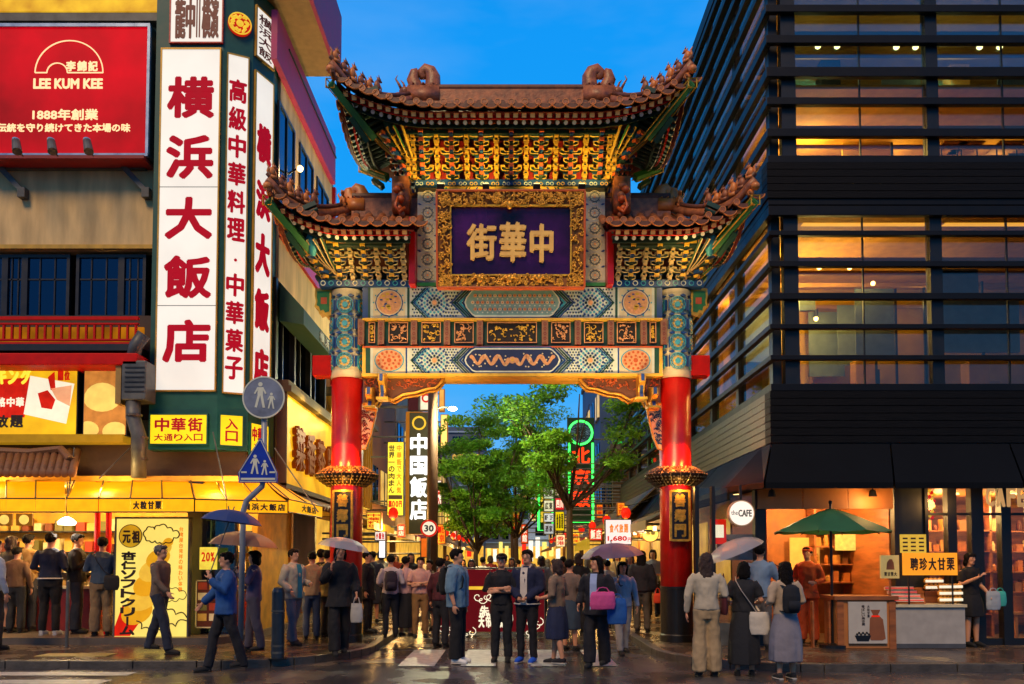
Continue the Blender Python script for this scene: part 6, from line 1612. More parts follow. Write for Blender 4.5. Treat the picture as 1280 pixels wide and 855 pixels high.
# far blocks closing the view
def far_block(label, x0, x1, y, h, col, ny, nx, lit=.4, sd=0):
    t = thing('distant_building', label, 'building', ((x0+x1)/2, y+3, 0))
    MB().box(x0, x1, y, y+8, 0, h).build('wall', M('far_'+col[1:], col, .7, var=.1), t)
    r_ = random.Random(sd)
    me_l = MB().box(-.5,.5,-.05,0,-.5,.5).mesh('window', M('lane_window_lit')); me_d = MB().box(-.5,.5,-.05,0,-.5,.5).mesh('window', m_win)
    for j in range(ny):
        for i in range(nx):
            piece('window', me_l if r_.random() < lit else me_d, t, (x0+(i+.5)*(x1-x0)/nx, y, 4+(j+.5)*(h-4.6)/ny), (0,0,0), ((x1-x0)/nx*.6,1,(h-4.6)/ny*.5))
    MB().box(x0,x1,y-.3,y-.05,.02,3.2).build('lit_shop_floor', M('lane_shop_lit'), t)
    for i in range(int((x1-x0)/.8)):
        xx = x0+.4+i*.8; MB().box(xx-.25,xx+.25,y-1.0,y-.8,r_.uniform(.8,2.2),r_.uniform(2.8,4.4)).build('shop_sign', M('small_light_%d'%r_.randrange(5),('#ffd23c','#e02818','#fff0d8','#ff9020','#ffe070')[i%5],.5,em=1.1,var=.2), t)
    for j in range(ny+1): MB().box(x0-.1,x1+.1,y-.15,y,4+j*(h-4.6)/ny-.08,4+j*(h-4.6)/ny+.08).build('floor_band', M('pale_band','#9ab4cc',.6), t)
far_block('pale blue apartment block seen between the trees', 0.5, 9, 95, 14.5, '#9ab8d8', 5, 4, .3, 3)
far_block('dark office block at the far left end of the lane', -9, -3, 92, 17, '#56647a', 6, 3, .3, 4)
far_block('low dark building closing the far end of the lane', -4, 1.5, 110, 10, '#6c7078', 3, 4, .5, 5)

# signs of the lane
def vsign(name, label, a, b, c, d, y, face, cat='sign', em_frame=None, frame=None, depth=.25):
    t_ = thing(name, label, cat, (X((a+b)/2,y), y, Z(d,y)))
    MB().box(X(a,y),X(b,y),y,y+depth,Z(d,y),Z(c,y)).build('case', frame or m_fr, t_)
    MB().box(X(a+1,y),X(b-1,y),y-.02,y,Z(d-1,y),Z(c+1,y)).build('sign_face', face, t_)
    s = -1 if a < 637 else 1
    xw = s*4.9; xn = X(a if s < 0 else b, y)
    if (s < 0 and xn > xw+.05) or (s > 0 and xn < xw-.05):
        for f in (.2,.8): zq = Z(c,y)*(f)+Z(d,y)*(1-f); MB().tube([(xw,y+.12,zq),(xn,y+.12,zq)],.03,6).build('arm', m_grey, t_)
    return t_
y = 27
t = vsign('vertical_restaurant_sign', 'tall dark vertical sign with white characters in an orange frame', 508, 541, 515, 668, y, M('sign_olive','#2c2a10',.5), frame=M('frame_orange','#c87a1c',.4,em=.35))
for q in ((508,512.5),(536.5,541)): MB().box(X(q[0],y),X(q[1],y),y-.05,y,Z(668,y),Z(515,y)).build('frame_side', M('frame_orange'), t)
MB().ring(X(524.5,y), Z(529,y), .24, .06, y-.05, y-.02, 0, 16).build('round_emblem', M('emblem_gold'), t)
for ch, a, b in (('中',542,569),('国',570,594),('飯',596,622),('店',624,650)):
    m_ = MB(); put_text(m_, ch, X(513.5,y), X(535,y), Z(b,y), Z(a,y), y-.025, 0, .03, .036); m_.build('character', M('lit_white_letter','#ffffff',.4,em=1.0,var=0), t)
t = vsign('yellow_vertical_sign', 'slim yellow vertical sign with red price lettering left of the dark one', 485, 506, 552, 645, 25, M('lit_yellow_sign','#ffe040',.4,em=.85,var=.1))
chars('世界一の肉まん', X(487,25), X(494.5,25), Z(617,25), Z(556,25), 24.97, m_pk, t, True, .03, .01, one=True)
chars('中華街で大人気', X(497,25), X(503,25), Z(617,25), Z(556,25), 24.97, m_po, t, True, .03, .01, one=True)
MB().box(X(487,25),X(504,25),24.96,24.98,Z(624,25),Z(619,25)).build('black_band', m_pk, t)
chars('100円', X(487,25), X(504,25), Z(634,25), Z(626,25), 24.97, m_pr, t, off=.04, one=True)
vsign('maroon_sign_box', 'dark maroon box sign above the tall dark vertical sign', 510, 524, 487, 514, 28, M('maroon','#5a1c2c',.5,em=.2))
t = vsign('white_red_sign', 'small white sign with red scroll mark above the tall dark sign', 525, 541, 484, 513, 28.3, M('sign_white_lit','#ffe8c8',.4,em=.85))
MB().ring(X(533,28.3), Z(498,28.3), .16, .06, 28.24, 28.28, 0, 12).build('scroll_mark', m_pr, t)
t = vsign('lantern_signs', 'column of glowing orange lantern lamps on the pole at the left of the lane', 551, 560, 518, 562, 31, M('lit_lantern','#ffcf6a',.4,em=1.3,var=0), frame=M('frame_orange'))
t = vsign('slim_lamp_box', 'glowing orange lamp box high on the left above the lantern column', 549, 556, 486, 514, 31, M('lit_lantern2','#ffb050',.4,em=.8,var=.2,scale=3), frame=M('frame_orange'))
t = vsign('orange_banner', 'orange hanging banner below the round speed limit sign', 527, 540, 672, 697, 23, M('banner_orange','#f0701c',.6,em=.6))
t = vsign('white_lightbox', 'narrow white light box hanging among the left shops', 475, 484, 672, 698, 21.8, M('lit_white_letter'))
# right side
yg = 34
t = vsign('green_neon_sign', 'tall sign with a green neon outline and red characters behind the tree', 709, 742, 522, 656, yg, M('neon_field','#06301a',.4), frame=M('neon_case','#0c3a20',.5))
neon = M('neon_green','#3cff5a',em=2.6,var=0)
xa, xb, za, zb2 = X(711,yg),X(740,yg),Z(653,yg),Z(554,yg)
MB().tube([(xa,yg-.06,zb2),(xa,yg-.06,za),(xb,yg-.06,za),(xb,yg-.06,zb2)],.05,6).build('neon_tube', neon, t)
ccx, ccz = P(725.5,541,yg)
MB().disc(ccx,ccz,.46,yg-.02,yg+.2,0,24).build('medallion', M('neon_medal','#a8c8d8',.4,em=.4), t)
MB().tube([(ccx+.5*math.cos(q*math.pi/12),yg-.05,ccz+.5*math.sin(q*math.pi/12)) for q in range(25)],.045,6).build('neon_tube', neon, t)
b = MB(); put_text(b,'龍',ccx-.25,ccx+.25,ccz-.28,ccz+.28,yg-.03,0,.02,.02); b.build('medallion_mark', m_dgrn, t)
m_nr = M('neon_red','#ff3a12',em=1.5,var=0)
for ch,a,b_ in (('北',559,580),('京',586,606),('飯',612,634)): 
    m_ = MB(); put_text(m_,ch,X(714,yg),X(737,yg),Z(b_,yg),Z(a,yg),yg-.03,0,.03,.03); m_.build('character', m_nr, t)
t = vsign('green_framed_sign', 'smaller green neon framed sign with yellow characters left of the tree trunk', 672, 691, 578, 664, 36, M('neon_field'), frame=M('neon_case'))
MB().tube([(X(673,36),35.9,Z(579,36)),(X(690,36),35.9,Z(579,36)),(X(690,36),35.9,Z(663,36)),(X(673,36),35.9,Z(663,36)),(X(673,36),35.9,Z(579,36))],.05,5).build('neon_tube', neon, t)
chars('楽園酒家', X(675,36), X(688,36), Z(655,36), Z(583,36), 35.95, M('emblem_gold'), t, True, .06, .02)
cols_ = ['#d8e0b0','#e0d0c0','#e8e0a0','#d0d8d0','#b8c0b8']
for i,(a,b_,c,d) in enumerate(((679,692,596,609),(679,692,610,624),(679,692,625,640),(679,692,641,653),(679,692,654,668),(693,705,577,588),(693,705,590,605),(693,705,606,620),(693,705,622,638),(693,705,639,664))):
    cc = ['#dfe6a8','#cfe0b8','#f0f0c0','#e0e8e0','#c0c8c8','#d81c30','#e8e0d0','#e0c0a8','#e01c28','#ffd800'][i]
    t = vsign('stacked_sign', ('%s lit sign panel in the %s stack of shop signs' % (['first','second','third','fourth','lowest'][i%5], 'left' if i < 5 else 'right')), a,b_,c,d,33.0+.0*i, M('stk_%d'%i, cc, .4, em=.7, var=.2, scale=4), frame=m_grey)
    t['group'] = 'stacked shop signs'
    chars(['大珍楼','菜館','広東','1F 2F','酒家','茶','重慶','点心','四川','食放題'][i], X(a+1.5,33), X(b_-1.5,33), Z(d-3,33), Z(c+3,33), 32.97, m_pk if i not in (5,8) else m_pw, t, off=.03, one=True)
t = vsign('price_sign', 'white price sign with pink digits under the right shop canopy', 755, 788, 649, 681, 22, M('lit_price','#ffe8e0',.4,em=.85,var=0))
b = MB(); put_text(b,'1,680',X(758,22),X(782,22),Z(677,22),Z(670,22),21.975,0,.01,.05); b.build('lettering', m_pr, t)
b = MB(); put_text(b,'円',X(783,22),X(787,22),Z(677,22),Z(672,22),21.975,0,.01,.02); b.build('lettering', m_pr, t)
chars('食べ放題', X(760,22), X(784,22), Z(666,22), Z(655,22), 21.975, m_po, t, off=.03, one=True)
t = thing('round_lamp_sign', 'round glowing yellow shop sign right of the price sign', 'sign', (X(813,22),22,Z(680,22)))
xq, zq = P(813,667,22); MB().disc(xq,zq,.24,22,22.12,0,24).build('case', m_wood, t); MB().disc(xq,zq,.215,21.98,22,0,24).build('lit_face', M('lit_round','#ffd860',em=1.1,var=0), t)
b = MB(); put_text(b,'茶寮',xq-.13,xq+.13,zq-.05,zq+.06,21.975,0,.01,.02); b.build('lettering', m_pk, t)
MB().tube([(xq,22.06,zq+.23),(xq,22.06,2.6)],.015,5).build('hanger', m_mul, t)
# slanting shop canopies on the right of the lane
for k_, (y0,y1,xo,zo,zw,lab) in enumerate(((19.5,24.5,3.35,2.55,3.2,'broad dark slanting shop canopy nearest the right gate column'),(25,32.5,3.5,2.9,3.9,'long weathered canopy farther along the right of the lane'))):
    t = thing('lane_canopy', lab, 'canopy', (3.9,(y0+y1)/2,zo), 0, 'canopies on the right of the lane')
    n_ = 6
    for i in range(n_):
        a, b_ = y0+(y1-y0)*i/n_, y0+(y1-y0)*(i+1)/n_-.03
        MB().add([(xo,a,zo),(4.58,a,zw),(4.58,b_,zw),(xo,b_,zo),(xo,a,zo-.05),(4.58,a,zw-.05),(4.58,b_,zw-.05),(xo,b_,zo-.05)],[(0,1,2,3),(4,7,6,5),(0,4,5,1),(0,3,7,4)]).build('canopy_panel', M('canopy_tan','#6a5a3a',.6,var=.3), t)
    MB().box(xo-.03,xo,y0,y1,zo-.2,zo+.03).build('gutter', M('canopy_edge','#8a7440',.5), t)
    for i in range(3): y_ = y0+.6+i*1.6; MB().tube([(xo+.3,y_,zo-.1),(xo+.3,y_,zo-.22)],.05,8).build('under_lamp', M('lamp_warm'), t)
    lamp((xo+.4,(y0+y1)/2,zo-.3), (1,.6,.2), 45, .2)
# striped green and yellow awning beneath the neon sign
t = thing('lane_striped_awning', 'yellow shop awning with lettering low on the right of the lane', 'awning', (3.2,28,2.4))
MB().add([(2.6,26,2.25),(4.3,26,3.0),(4.3,32,3.0),(2.6,32,2.25),(2.6,26,1.95),(2.6,32,1.95)],[(0,1,2,3),(0,3,5,4)]).build('canvas', M('lane_awning_lit','#d8b01c',.6,em=.4,var=.2), t)
# green-lit glass corner high on the right
t = thing('green_lit_facade', 'diagonal green lit glazing high on the right of the lane', 'glazing', (4.7,30,5))
for i in range(6): MB().box(4.62,4.7,33.3+i*1.1,33.9+i*1.1,4.0,6.8).build('glazing_strip', M('green_strip','#12d84a',em=.9,var=.5,scale=4), t)

# lantern strings along the lane
r_ = random.Random(31)
lan = MB().lathe([(.03,-.17),(.11,-.12),(.15,0),(.11,.12),(.03,.17)], n=10); lan_me = lan.mesh('lantern_body', M('lantern_red','#e0200c',.5,em=.9,var=.1), smooth=True)
cap_me = MB().lathe([(.05,.16),(.05,.2)], n=8).lathe([(.05,-.2),(.05,-.16)], n=8).mesh('lantern_cap', M('emblem_gold'))
k_ = 0
for s in (-1,1):
    for i in range(9):
        y = 23+i*4.2; t = thing('paper_lantern', '%s red lantern along the %s side of the lane, counted from the gate' % (['first','second','third','fourth','fifth','sixth','seventh','eighth','ninth'][i], 'left' if s < 0 else 'right'), 'lantern', (s*(3.35-.05*i),y,2.75), 0, 'red lanterns along the lane')
        piece('lantern_body', lan_me, t, (s*(3.35-.05*i),y,2.95)); piece('lantern_cap', cap_me, t, (s*(3.35-.05*i),y,2.95))
        MB().tube([(s*(3.35-.05*i),y,3.15),(s*(4.0),y,3.3)],.01,4).build('hook', m_fr, t)
for y in (23,29,36,44,54,66):
    for s in (-1,1): lamp((s*3.4,y,2.5), (1,.55,.16), 110 if s < 0 else 70, .25)

# lit ribbed fascia of the first shop on the left, and small signs crowding both sides
rf_ = thing('ribbed_lit_fascia', 'glowing yellow ribbed fascia high on the left just behind the gate column', 'fascia', (-4.5,23,3.2))
MB().box(-4.52,-4.44,21.4,25.4,3.2,5.7).build('light_panel', M('rib_glow','#e8c040',.5,em=.75,var=.25,scale=1.5), rf_)
for i in range(11): MB().box(-4.44,-4.36,21.5+i*.38,21.58+i*.38,3.2,5.7).build('rib', M('rib_brown','#a8741c',.5,em=.1), rf_)
MB().box(-4.56,-4.2,21.3,25.5,5.7,5.85).build('cornice', m_cl, rf_)
r_ = random.Random(77); words = ['中華料理','飯店','点心','北京','上海','拉麺','小籠包','酒家','茶館','土産','甘栗','香港']
pal_ = ['#ffd23c','#e02818','#fff0d8','#ff9020','#ffe070','#d83020','#f8f0e0','#ffb030','#e84818','#fff0a0','#f07818','#ffe8b0']
posn = [(460,478,640,662,22.5),(498,508,655,672,24.5),(545,553,600,640,33),(548,558,655,680,36),(556,564,640,668,42),(566,572,650,676,48),(470,484,664,676,20.8),(640,650,640,672,44),(651,660,655,680,40),(662,670,625,652,40),(744,753,630,648,36),(694,706,668,684,31),(712,724,662,680,36),(735,752,660,676,27),(794,804,652,666,21.5),(770,780,628,645,27)]
for i, (a,b_,c,d,y) in enumerate(posn):
    v = (d-c) > (b_-a)*1.2; cc = pal_[i%12]
    t = vsign('shop_sign', 'small lit %s shop sign, %s from the left among the little lane signs' % ('tall' if v else 'wide', ['first','second','third','fourth','fifth','sixth','seventh','eighth','ninth','tenth','eleventh','twelfth','thirteenth','fourteenth','fifteenth','sixteenth'][sorted(q_[0] for q_ in posn).index(a)]), a,b_,c,d,y, M('small_sign_%d'%(i%12), cc, .5, em=.85, var=.1), frame=m_wood)
    t['group'] = 'small lit signs of the lane shops'
    chars(words[i%12], X(a+1.5,y), X(b_-1.5,y), Z(d-2,y), Z(c+2,y), y-.03, m_pr if i%12 not in (1,5,8) else m_pw, t, v, .03, .01, one=True)
# utility pole with lamp, speed sign
up_ = thing('utility_pole', 'tall brown utility pole on the left of the lane carrying a bright street lamp', 'pole', (X(541,22.4),22.4,.12))
MB().lathe([(.17,.12),(.13,8.0)], n=16).build('shaft', M('pole_brown','#5a4030',.6), up_, T=Matrix.Translation((X(541.5,22.4),22.4,0)), smooth=True)
la = MB().tube([(X(543,22.4),22.4,Z(512,22.4)),(X(553,22.4),22.35,Z(509,22.4)),(X(563,22.4),22.3,Z(511,22.4))],.03,6).build('lamp_arm', m_grey, up_)
MB().ball((X(566,22.3),22.3,Z(511,22.3)),(.13,.1,.06),10,6).build('lamp_head', M('street_lamp_glow','#fff0c8',em=14,var=0), la); lamp((X(566,22.3),22.2,Z(514,22.3)), (1,.92,.5), 600, .1)
MB().box(X(551,22.4),X(554,22.4),22.3,22.4,Z(690,22.4),Z(500,22.4)).build('cable_duct', M('duct_pale','#c8b8a0',.5), up_) if 0 else None
sp = thing('speed_limit_sign', 'round speed limit thirty sign with a red rim on the left of the lane', 'road sign', (X(536,20),20,.12))
xq, zq = P(536.5,660.5,20); MB().disc(xq,zq,.215,19.95,19.97,0,30).build('disc', m_pw, sp); MB().ring(xq,zq,.215,.045,19.93,19.97,0,30).build('red_rim', m_pr, sp)
b = MB(); put_text(b,'30',xq-.12,xq+.12,zq-.085,zq+.085,19.945,0,.01,.05); b.build('digits', m_pk, sp); MB().tube([(xq,20,.12),(xq,20,zq+.2)],.035,8).build('pole', m_grey, sp)

# ------------------------------------------------------------------ trees
m_leaf = [M('leaf_%d'%i, c, .55, var=.3, scale=3) for i, c in enumerate(('#488424','#70a832','#2a581c'))]
for m_ in m_leaf:
    b_ = m_.node_tree.nodes['Principled BSDF']; b_.inputs['Specular IOR Level'].default_value = .3
    tl = m_.node_tree.nodes.new('ShaderNodeBsdfTranslucent'); tl.inputs[0].default_value = lin('#8cc030'); ms = m_.node_tree.nodes.new('ShaderNodeMixShader'); ms.inputs[0].default_value = .4
    m_.node_tree.links.new(b_.outputs[0], ms.inputs[1]); m_.node_tree.links.new(tl.outputs[0], ms.inputs[2]); m_.node_tree.links.new(ms.outputs[0], m_.node_tree.nodes['Material Output'].inputs[0])
m_bark = M('bark', '#3a2c20', .85, bump=.6, bscale=25)
def tree(label, x, y, h_, spread, base, seed, lean=0, limbs=7, n=9000, trunk_r=.11, low=.45):
    t = thing('street_tree', label, 'tree', (x,y,.12), 0, 'trees along the lane'); r_ = random.Random(seed)
    z0 = .12; zc = base
    tr = MB(); tr.tube([(x,y,z0),(x+.03,y,z0+.8),(x+lean*.3,y,zc*.8),(x+lean,y,zc+.2)],[trunk_r*1.3,trunk_r,trunk_r*.85,trunk_r*.65],9)
    tr.build('trunk', m_bark, t, smooth=True)
    clumps = []
    for i in range(limbs):
        a = 2*math.pi*(i+r_.random()*.5)/limbs; L = spread*r_.uniform(.65,1.0); zz = zc-.4*r_.random()
        tip = Vector((x+lean+L*math.cos(a), y+L*.8*math.sin(a), zc+(h_-zc)*r_.uniform(.15,.85)))
        st_ = Vector((x+lean*.9,y,zz)); mid = st_.lerp(tip,.5)+Vector((r_.uniform(-.15,.15),0,-.1-.15*r_.random()))
        MB().tube([st_,mid,tip],[trunk_r*.5,trunk_r*.33,.015],6).build('limb', m_bark, t, smooth=True)
        for f in (.45,.65,.85,1.0):
            c = st_.lerp(tip,f)+Vector((r_.uniform(-.35,.35),r_.uniform(-.3,.3),r_.uniform(-.1,.4))); clumps.append((c, spread*r_.uniform(.16,.3)))
            if r_.random() < .7: MB().tube([mid,c],[.025,.008],4).build('twig', m_bark, t)
    for i in range(limbs): clumps.append((Vector((x+lean+r_.gauss(0,.33)*spread,y+r_.gauss(0,.3)*spread,zc+(h_-zc)*r_.uniform(.45,.95))), spread*r_.uniform(.18,.32)))
    b = MB(); per = n//len(clumps)
    for c, rr in clumps:
        mi = r_.choice((0,1,1,2)); dq = Vector((c.x-X(728,24), 0, c.z-Z(585,24)))
        if seed == 4 and abs(dq.x) < .75 and abs(dq.z) < 1.9 and r_.random() < .95: continue   # the sparse side of this tree
        for _ in range(per):
            d = Vector((r_.gauss(0,1),r_.gauss(0,1),r_.gauss(0,1))).normalized()*rr*(r_.random()**.45); p = c+Vector((d.x*1.25,d.y*1.1,d.z*.55))
            u = Vector((r_.gauss(0,1),r_.gauss(0,1),r_.gauss(0,.6))).normalized(); v = u.orthogonal().normalized(); k = r_.uniform(.03,.085)
            v = (v*math.cos(r_.random()*6)+u.cross(v)*math.sin(r_.random()*6))
            b.add([p-u*k, p-v*k*.45, p+u*k, p+v*k*.45],[(0,1,2,3)], mi if r_.random() < .8 else r_.randrange(3))
    b.build('crown', m_leaf, t)
    return t
tree('large green tree in front of the green neon sign right of the lane centre', X(711,24), 24, Z(470,24), 2.1, 3.4, 4, 0, 12, 34000, .12)
tree('broad low green tree left of the lane centre', X(594,28), 28, Z(520,28), 1.75, 2.2, 8, .1, 12, 34000, .10)
tree('tall green tree behind the left one, its top against the sky', X(645,36), 36, Z(500,36), 2.7, 2.9, 15, 0, 11, 26000, .12)
tree('smaller dark green tree far down the middle of the lane', X(640,50), 50, Z(560,50), 2.4, 4.2, 16, 0, 6, 5000, .12)
tree('distant green tree near the end of the lane', X(575,60), 60, Z(565,60), 2.5, 4.5, 23, 0, 6, 4000, .12)
# ------------------------------------------------------------------ street furniture in front
# pole with two signs
sp = thing('crossing_sign_post', 'bent grey post carrying a round sign above a blue crosswalk sign', 'road sign', (X(305,12.2),12.2,.12))
Yp = 12.2; sx_ = lambda p: X(p,Yp); sz_ = lambda p: Z(p,Yp)
MB().tube([(sx_(306),Yp,.12),(sx_(307),Yp,sz_(640)),(sx_(311),Yp,sz_(626)),(sx_(330),Yp,sz_(608)),(sx_(332),Yp,sz_(595)),(sx_(331.5),Yp,sz_(500))],.045,12).build('post', M('post_steel','#8f969c',.4,metal=.2), sp, smooth=True)
MB().lathe([(.09,.12),(.09,.16),(.05,.17)],n=16).build('post_foot', m_grey, sp, T=Matrix.Translation((sx_(306),Yp,0)))
cx_, cz_ = P(330,497,Yp-.06)
rs_ = MB().disc(cx_,cz_,.325,Yp-.08,Yp-.06,0,40).build('round_sign', M('sign_slate','#737e92',.5,var=.3,scale=4), sp); MB().ring(cx_,cz_,.325,.022,Yp-.086,Yp-.06,0,40).build('white_rim', m_wht, rs_)
def walker(mb, cx, cz, k, y, dr=0):
    """flat pictogram of a walking figure, k = its height"""
    th = .006
    mb.disc(cx, cz+k*.40, k*.085, y-th, y, 0, 12)
    mb.prism([(cx-k*.11,cz+k*.29),(cx+k*.11,cz+k*.29),(cx+k*.10,cz-.02*k),(cx-k*.10,cz-.02*k)], y-th, y)
    mb.prism([(cx-k*.10,cz-.02*k),(cx-k*.0,cz-.02*k),(cx-k*.12,cz-k*.5),(cx-k*.21,cz-k*.48)], y-th*1.1, y)
    mb.prism([(cx+k*.0,cz-.02*k),(cx+k*.10,cz-.02*k),(cx+k*.19,cz-k*.5),(cx+k*.1,cz-k*.5)], y-th*1.2, y)
    mb.prism([(cx-k*.11,cz+k*.29),(cx-k*.06,cz+k*.25),(cx-k*.19,cz+k*.02),(cx-k*.24,cz+k*.05)], y-th*1.3, y)
    mb.prism([(cx+k*.11,cz+k*.29),(cx+k*.06,cz+k*.25),(cx+k*.19,cz+k*.02),(cx+k*.24,cz+k*.05)], y-th*1.4, y)
b = MB(); walker(b, cx_-.05, cz_+.04, .40, Yp-.08); b.build('adult_pictogram', m_wht, rs_)
b = MB(); walker(b, cx_+.12, cz_-.05, .25, Yp-.08); b.build('child_pictogram', m_wht, rs_)
tri = [(sx_(a),sz_(b_)) for a, b_ in ((328,549),(330,549),(351,592),(351,604),(303,604),(302,592))]
ts = MB().prism(tri, Yp-.08, Yp-.06).build('crosswalk_sign', M('sign_blue','#0c34a0',.6,var=.15,spec=.2), sp)
b = MB(); mz = (sum(p[0] for p in tri)/6, sum(p[1] for p in tri)/6)
b.tube([((p[0]-mz[0])*.93+mz[0], Yp-.083, (p[1]-mz[1])*.93+mz[1]) for p in tri+tri[:1]], .008, 5); b.build('white_rim', m_wht, ts)
b = MB(); walker(b, sx_(323), sz_(581), .30, Yp-.08); b.build('adult_pictogram', m_wht, ts)
b = MB(); walker(b, sx_(335), sz_(585), .23, Yp-.08); b.build('child_pictogram', m_wht, ts)
b = MB()
for a, c in ((306,313),(341,348)): b.box(sx_(a),sx_(c),Yp-.086,Yp-.079,sz_(592),sz_(590))
b.box(sx_(306),sx_(348),Yp-.086,Yp-.079,sz_(600.5),sz_(598)); b.build('crossing_stripes', m_wht, ts)
# bollard
bo = thing('bollard', 'dark grey steel bollard on the left pavement corner', 'bollard', (X(352,12.1),12.1,.12))
T = Matrix.Translation((X(352,12.1),12.1,0))
MB().lathe([(.095,.12),(.095,.80),(.088,.81),(.088,.84),(.095,.85),(.095,1.12),(.07,1.18),(.0,1.2)],n=24,cap=False).build('shaft', M('bollard_steel','#3a4046',.35,metal=.6), bo, T=T, smooth=False)
for z in (.82,.3,.2): MB().lathe([(.099,z),(.099,z+.03)],n=24).build('reflective_band', m_grey, bo, T=T)
MB().lathe([(.14,.12),(.14,.135)],n=24).build('foot', m_blk, bo, T=T)
# thin barrier post by the queue
q = thing('queue_post', 'slim pale post standing beside the shop queue at the left', 'post', (X(92,13.7),13.7,.12)); MB().tube([(X(92.5,13.7),13.7,.12),(X(92.5,13.7),13.7,Z(728,13.7))],.028,10).build('shaft', m_grey, q); MB().ball((X(92.5,13.7),13.7,Z(728,13.7)),.032,8,6).build('cap', m_grey, q)
# red banner barrier in the lane
rb2 = thing('red_banner_stand', 'waist high red banner stand with white cloud motifs and lettering in the lane', 'banner', (0,16.6,.0))
Yr = 16.6; x0, x1 = X(547,Yr), X(680,Yr); z1_ = Z(712,Yr)
MB().box(x0,x1,Yr,Yr+.05,.12,z1_).build('banner_cloth', M('banner_maroon','#a01428',.6,em=.12), rb2)
MB().tube([(x0,Yr+.02,.01),(x0,Yr+.02,z1_+.03),(x1,Yr+.02,z1_+.03),(x1,Yr+.02,.01)],.022,8).build('frame', m_grey, rb2)
chars('关帝廟通り', X(598,Yr), X(642,Yr), Z(785,Yr), Z(765,Yr), Yr-.002, m_pw, rb2, off=.03, th=.006, one=True)
b = MB(); put_text(b,'朱', X(600,Yr), X(612,Yr), Z(770,Yr), Z(757,Yr), Yr-.002,0,.006,.04); b.build('character', m_pw, rb2)
r_ = random.Random(3)
for px_, py_ in ((560,785),(560,735),(603,746),(618,746),(665,735),(668,778),(655,790),(585,790),(640,727),(575,755)):
    for k_ in range(3):
        c = (X(px_+k_*5-5,Yr), Z(py_+(k_%2)*4,Yr)); MB().tube([(c[0]+(.02+.012*q_)*math.cos(q_*.7+k_),Yr-.006,c[1]+(.02+.010*q_)*math.sin(q_*.7+k_)) for q_ in range(9)],.009,4).build('cloud_curl', m_pw, rb2)
MB().box(X(575,Yr),X(665,Yr),Yr-.01,Yr-.002,Z(737,Yr),Z(733,Yr)).build('gold_line', M('emblem_gold'), rb2)
# ------------------------------------------------------------------ people
work = bpy.data.scenes.new('work')   # empty scene to evaluate the modifiers in, removed at the end
def solid(mb, vox, smooth=2, rough=0.0, seed=0, freq=9):
    me = bpy.data.meshes.new('s'); me.from_pydata(mb.v, [], mb.f); ob = bpy.data.objects.new('s', me); work.collection.objects.link(ob)
    m = ob.modifiers.new('r', 'REMESH'); m.mode = 'VOXEL'; m.voxel_size = vox; m.use_smooth_shade = True
    if smooth:
        q = ob.modifiers.new('s', 'SMOOTH'); q.factor = .5; q.iterations = smooth
    vl = work.view_layers[0]; vl.update(); dg = vl.depsgraph; out = bpy.data.meshes.new_from_object(ob.evaluated_get(dg))
    bpy.data.objects.remove(ob); bpy.data.meshes.remove(me)
    if rough:
        off = Vector((seed*3.7, seed*1.3, 0)); co = [0.0]*(3*len(out.vertices)); out.vertices.foreach_get('co', co)
        no = [0.0]*(3*len(out.vertices)); out.vertices.foreach_get('normal', no)
        for i in range(len(out.vertices)):
            p = Vector((co[3*i]*freq, co[3*i+1]*freq, co[3*i+2]*freq*.55))+off; d = noise.noise(p)*rough + (noise.noise(p*2.3))*rough*.5
            for k in range(3): co[3*i+k] += no[3*i+k]*d
        out.vertices.foreach_set('co', co)
    out.polygons.foreach_set('use_smooth', [True]*len(out.polygons))
    return out
SK = [M('skin_light','#c98f6c',.5,var=.05), M('skin_mid','#b57b58',.5,var=.05)]
HAIR = {'black': M('hair_black','#0e0a09',.75,var=.2,scale=30,bump=.6,bscale=60,spec=.15), 'brown': M('hair_brown','#2e1a12',.7,var=.2,scale=30,bump=.6,bscale=60), 'grey': M('hair_grey','#4a4644',.5,bump=.5,bscale=60)}
m_eye = M('eye_dark','#0c0806',.2,var=0); m_lip = M('lip','#7c3a32',.5,var=0)
def cloth(c): return M('cloth_'+c[1:], c, .85, var=.12, scale=5, bump=.35, bscale=14)
ARMS = {  # elbow, wrist, finger direction; for the right hand side (+x), mirrored for the left
 'down': ((.25,.02,1.12),(.265,-.05,.88),(0,-.02,-1)),
 'bent': ((.245,.04,1.13),(.20,-.20,1.08),(-.3,-.95,.1)),
 'phone': ((.235,0,1.13),(.09,-.27,1.27),(-.5,-.5,.7)),
 'hold': ((.25,.03,1.12),(.23,-.17,.97),(0,-.5,-.85)),
 'up': ((.25,-.08,1.16),(.17,-.24,1.33),(-.1,-.2,1)),
 'cross': ((.25,-.03,1.13),(-.05,-.21,1.165),(-1,0,.15)),
 'cross2': ((.25,-.03,1.12),(-.06,-.185,1.115),(-1,.1,-.1)),
 'front': ((.24,-.01,1.12),(.06,-.20,.98),(-.8,-.3,-.4)),
 'swingf': ((.245,-.10,1.14),(.24,-.28,.97),(0,-.6,-.8)),
 'swingb': ((.25,.13,1.15),(.26,.17,.91),(0,.2,-1)),
 'pocket': ((.29,.06,1.14),(.21,-.03,.93),(-.3,-.3,-.9)),
}
_pmesh = {}
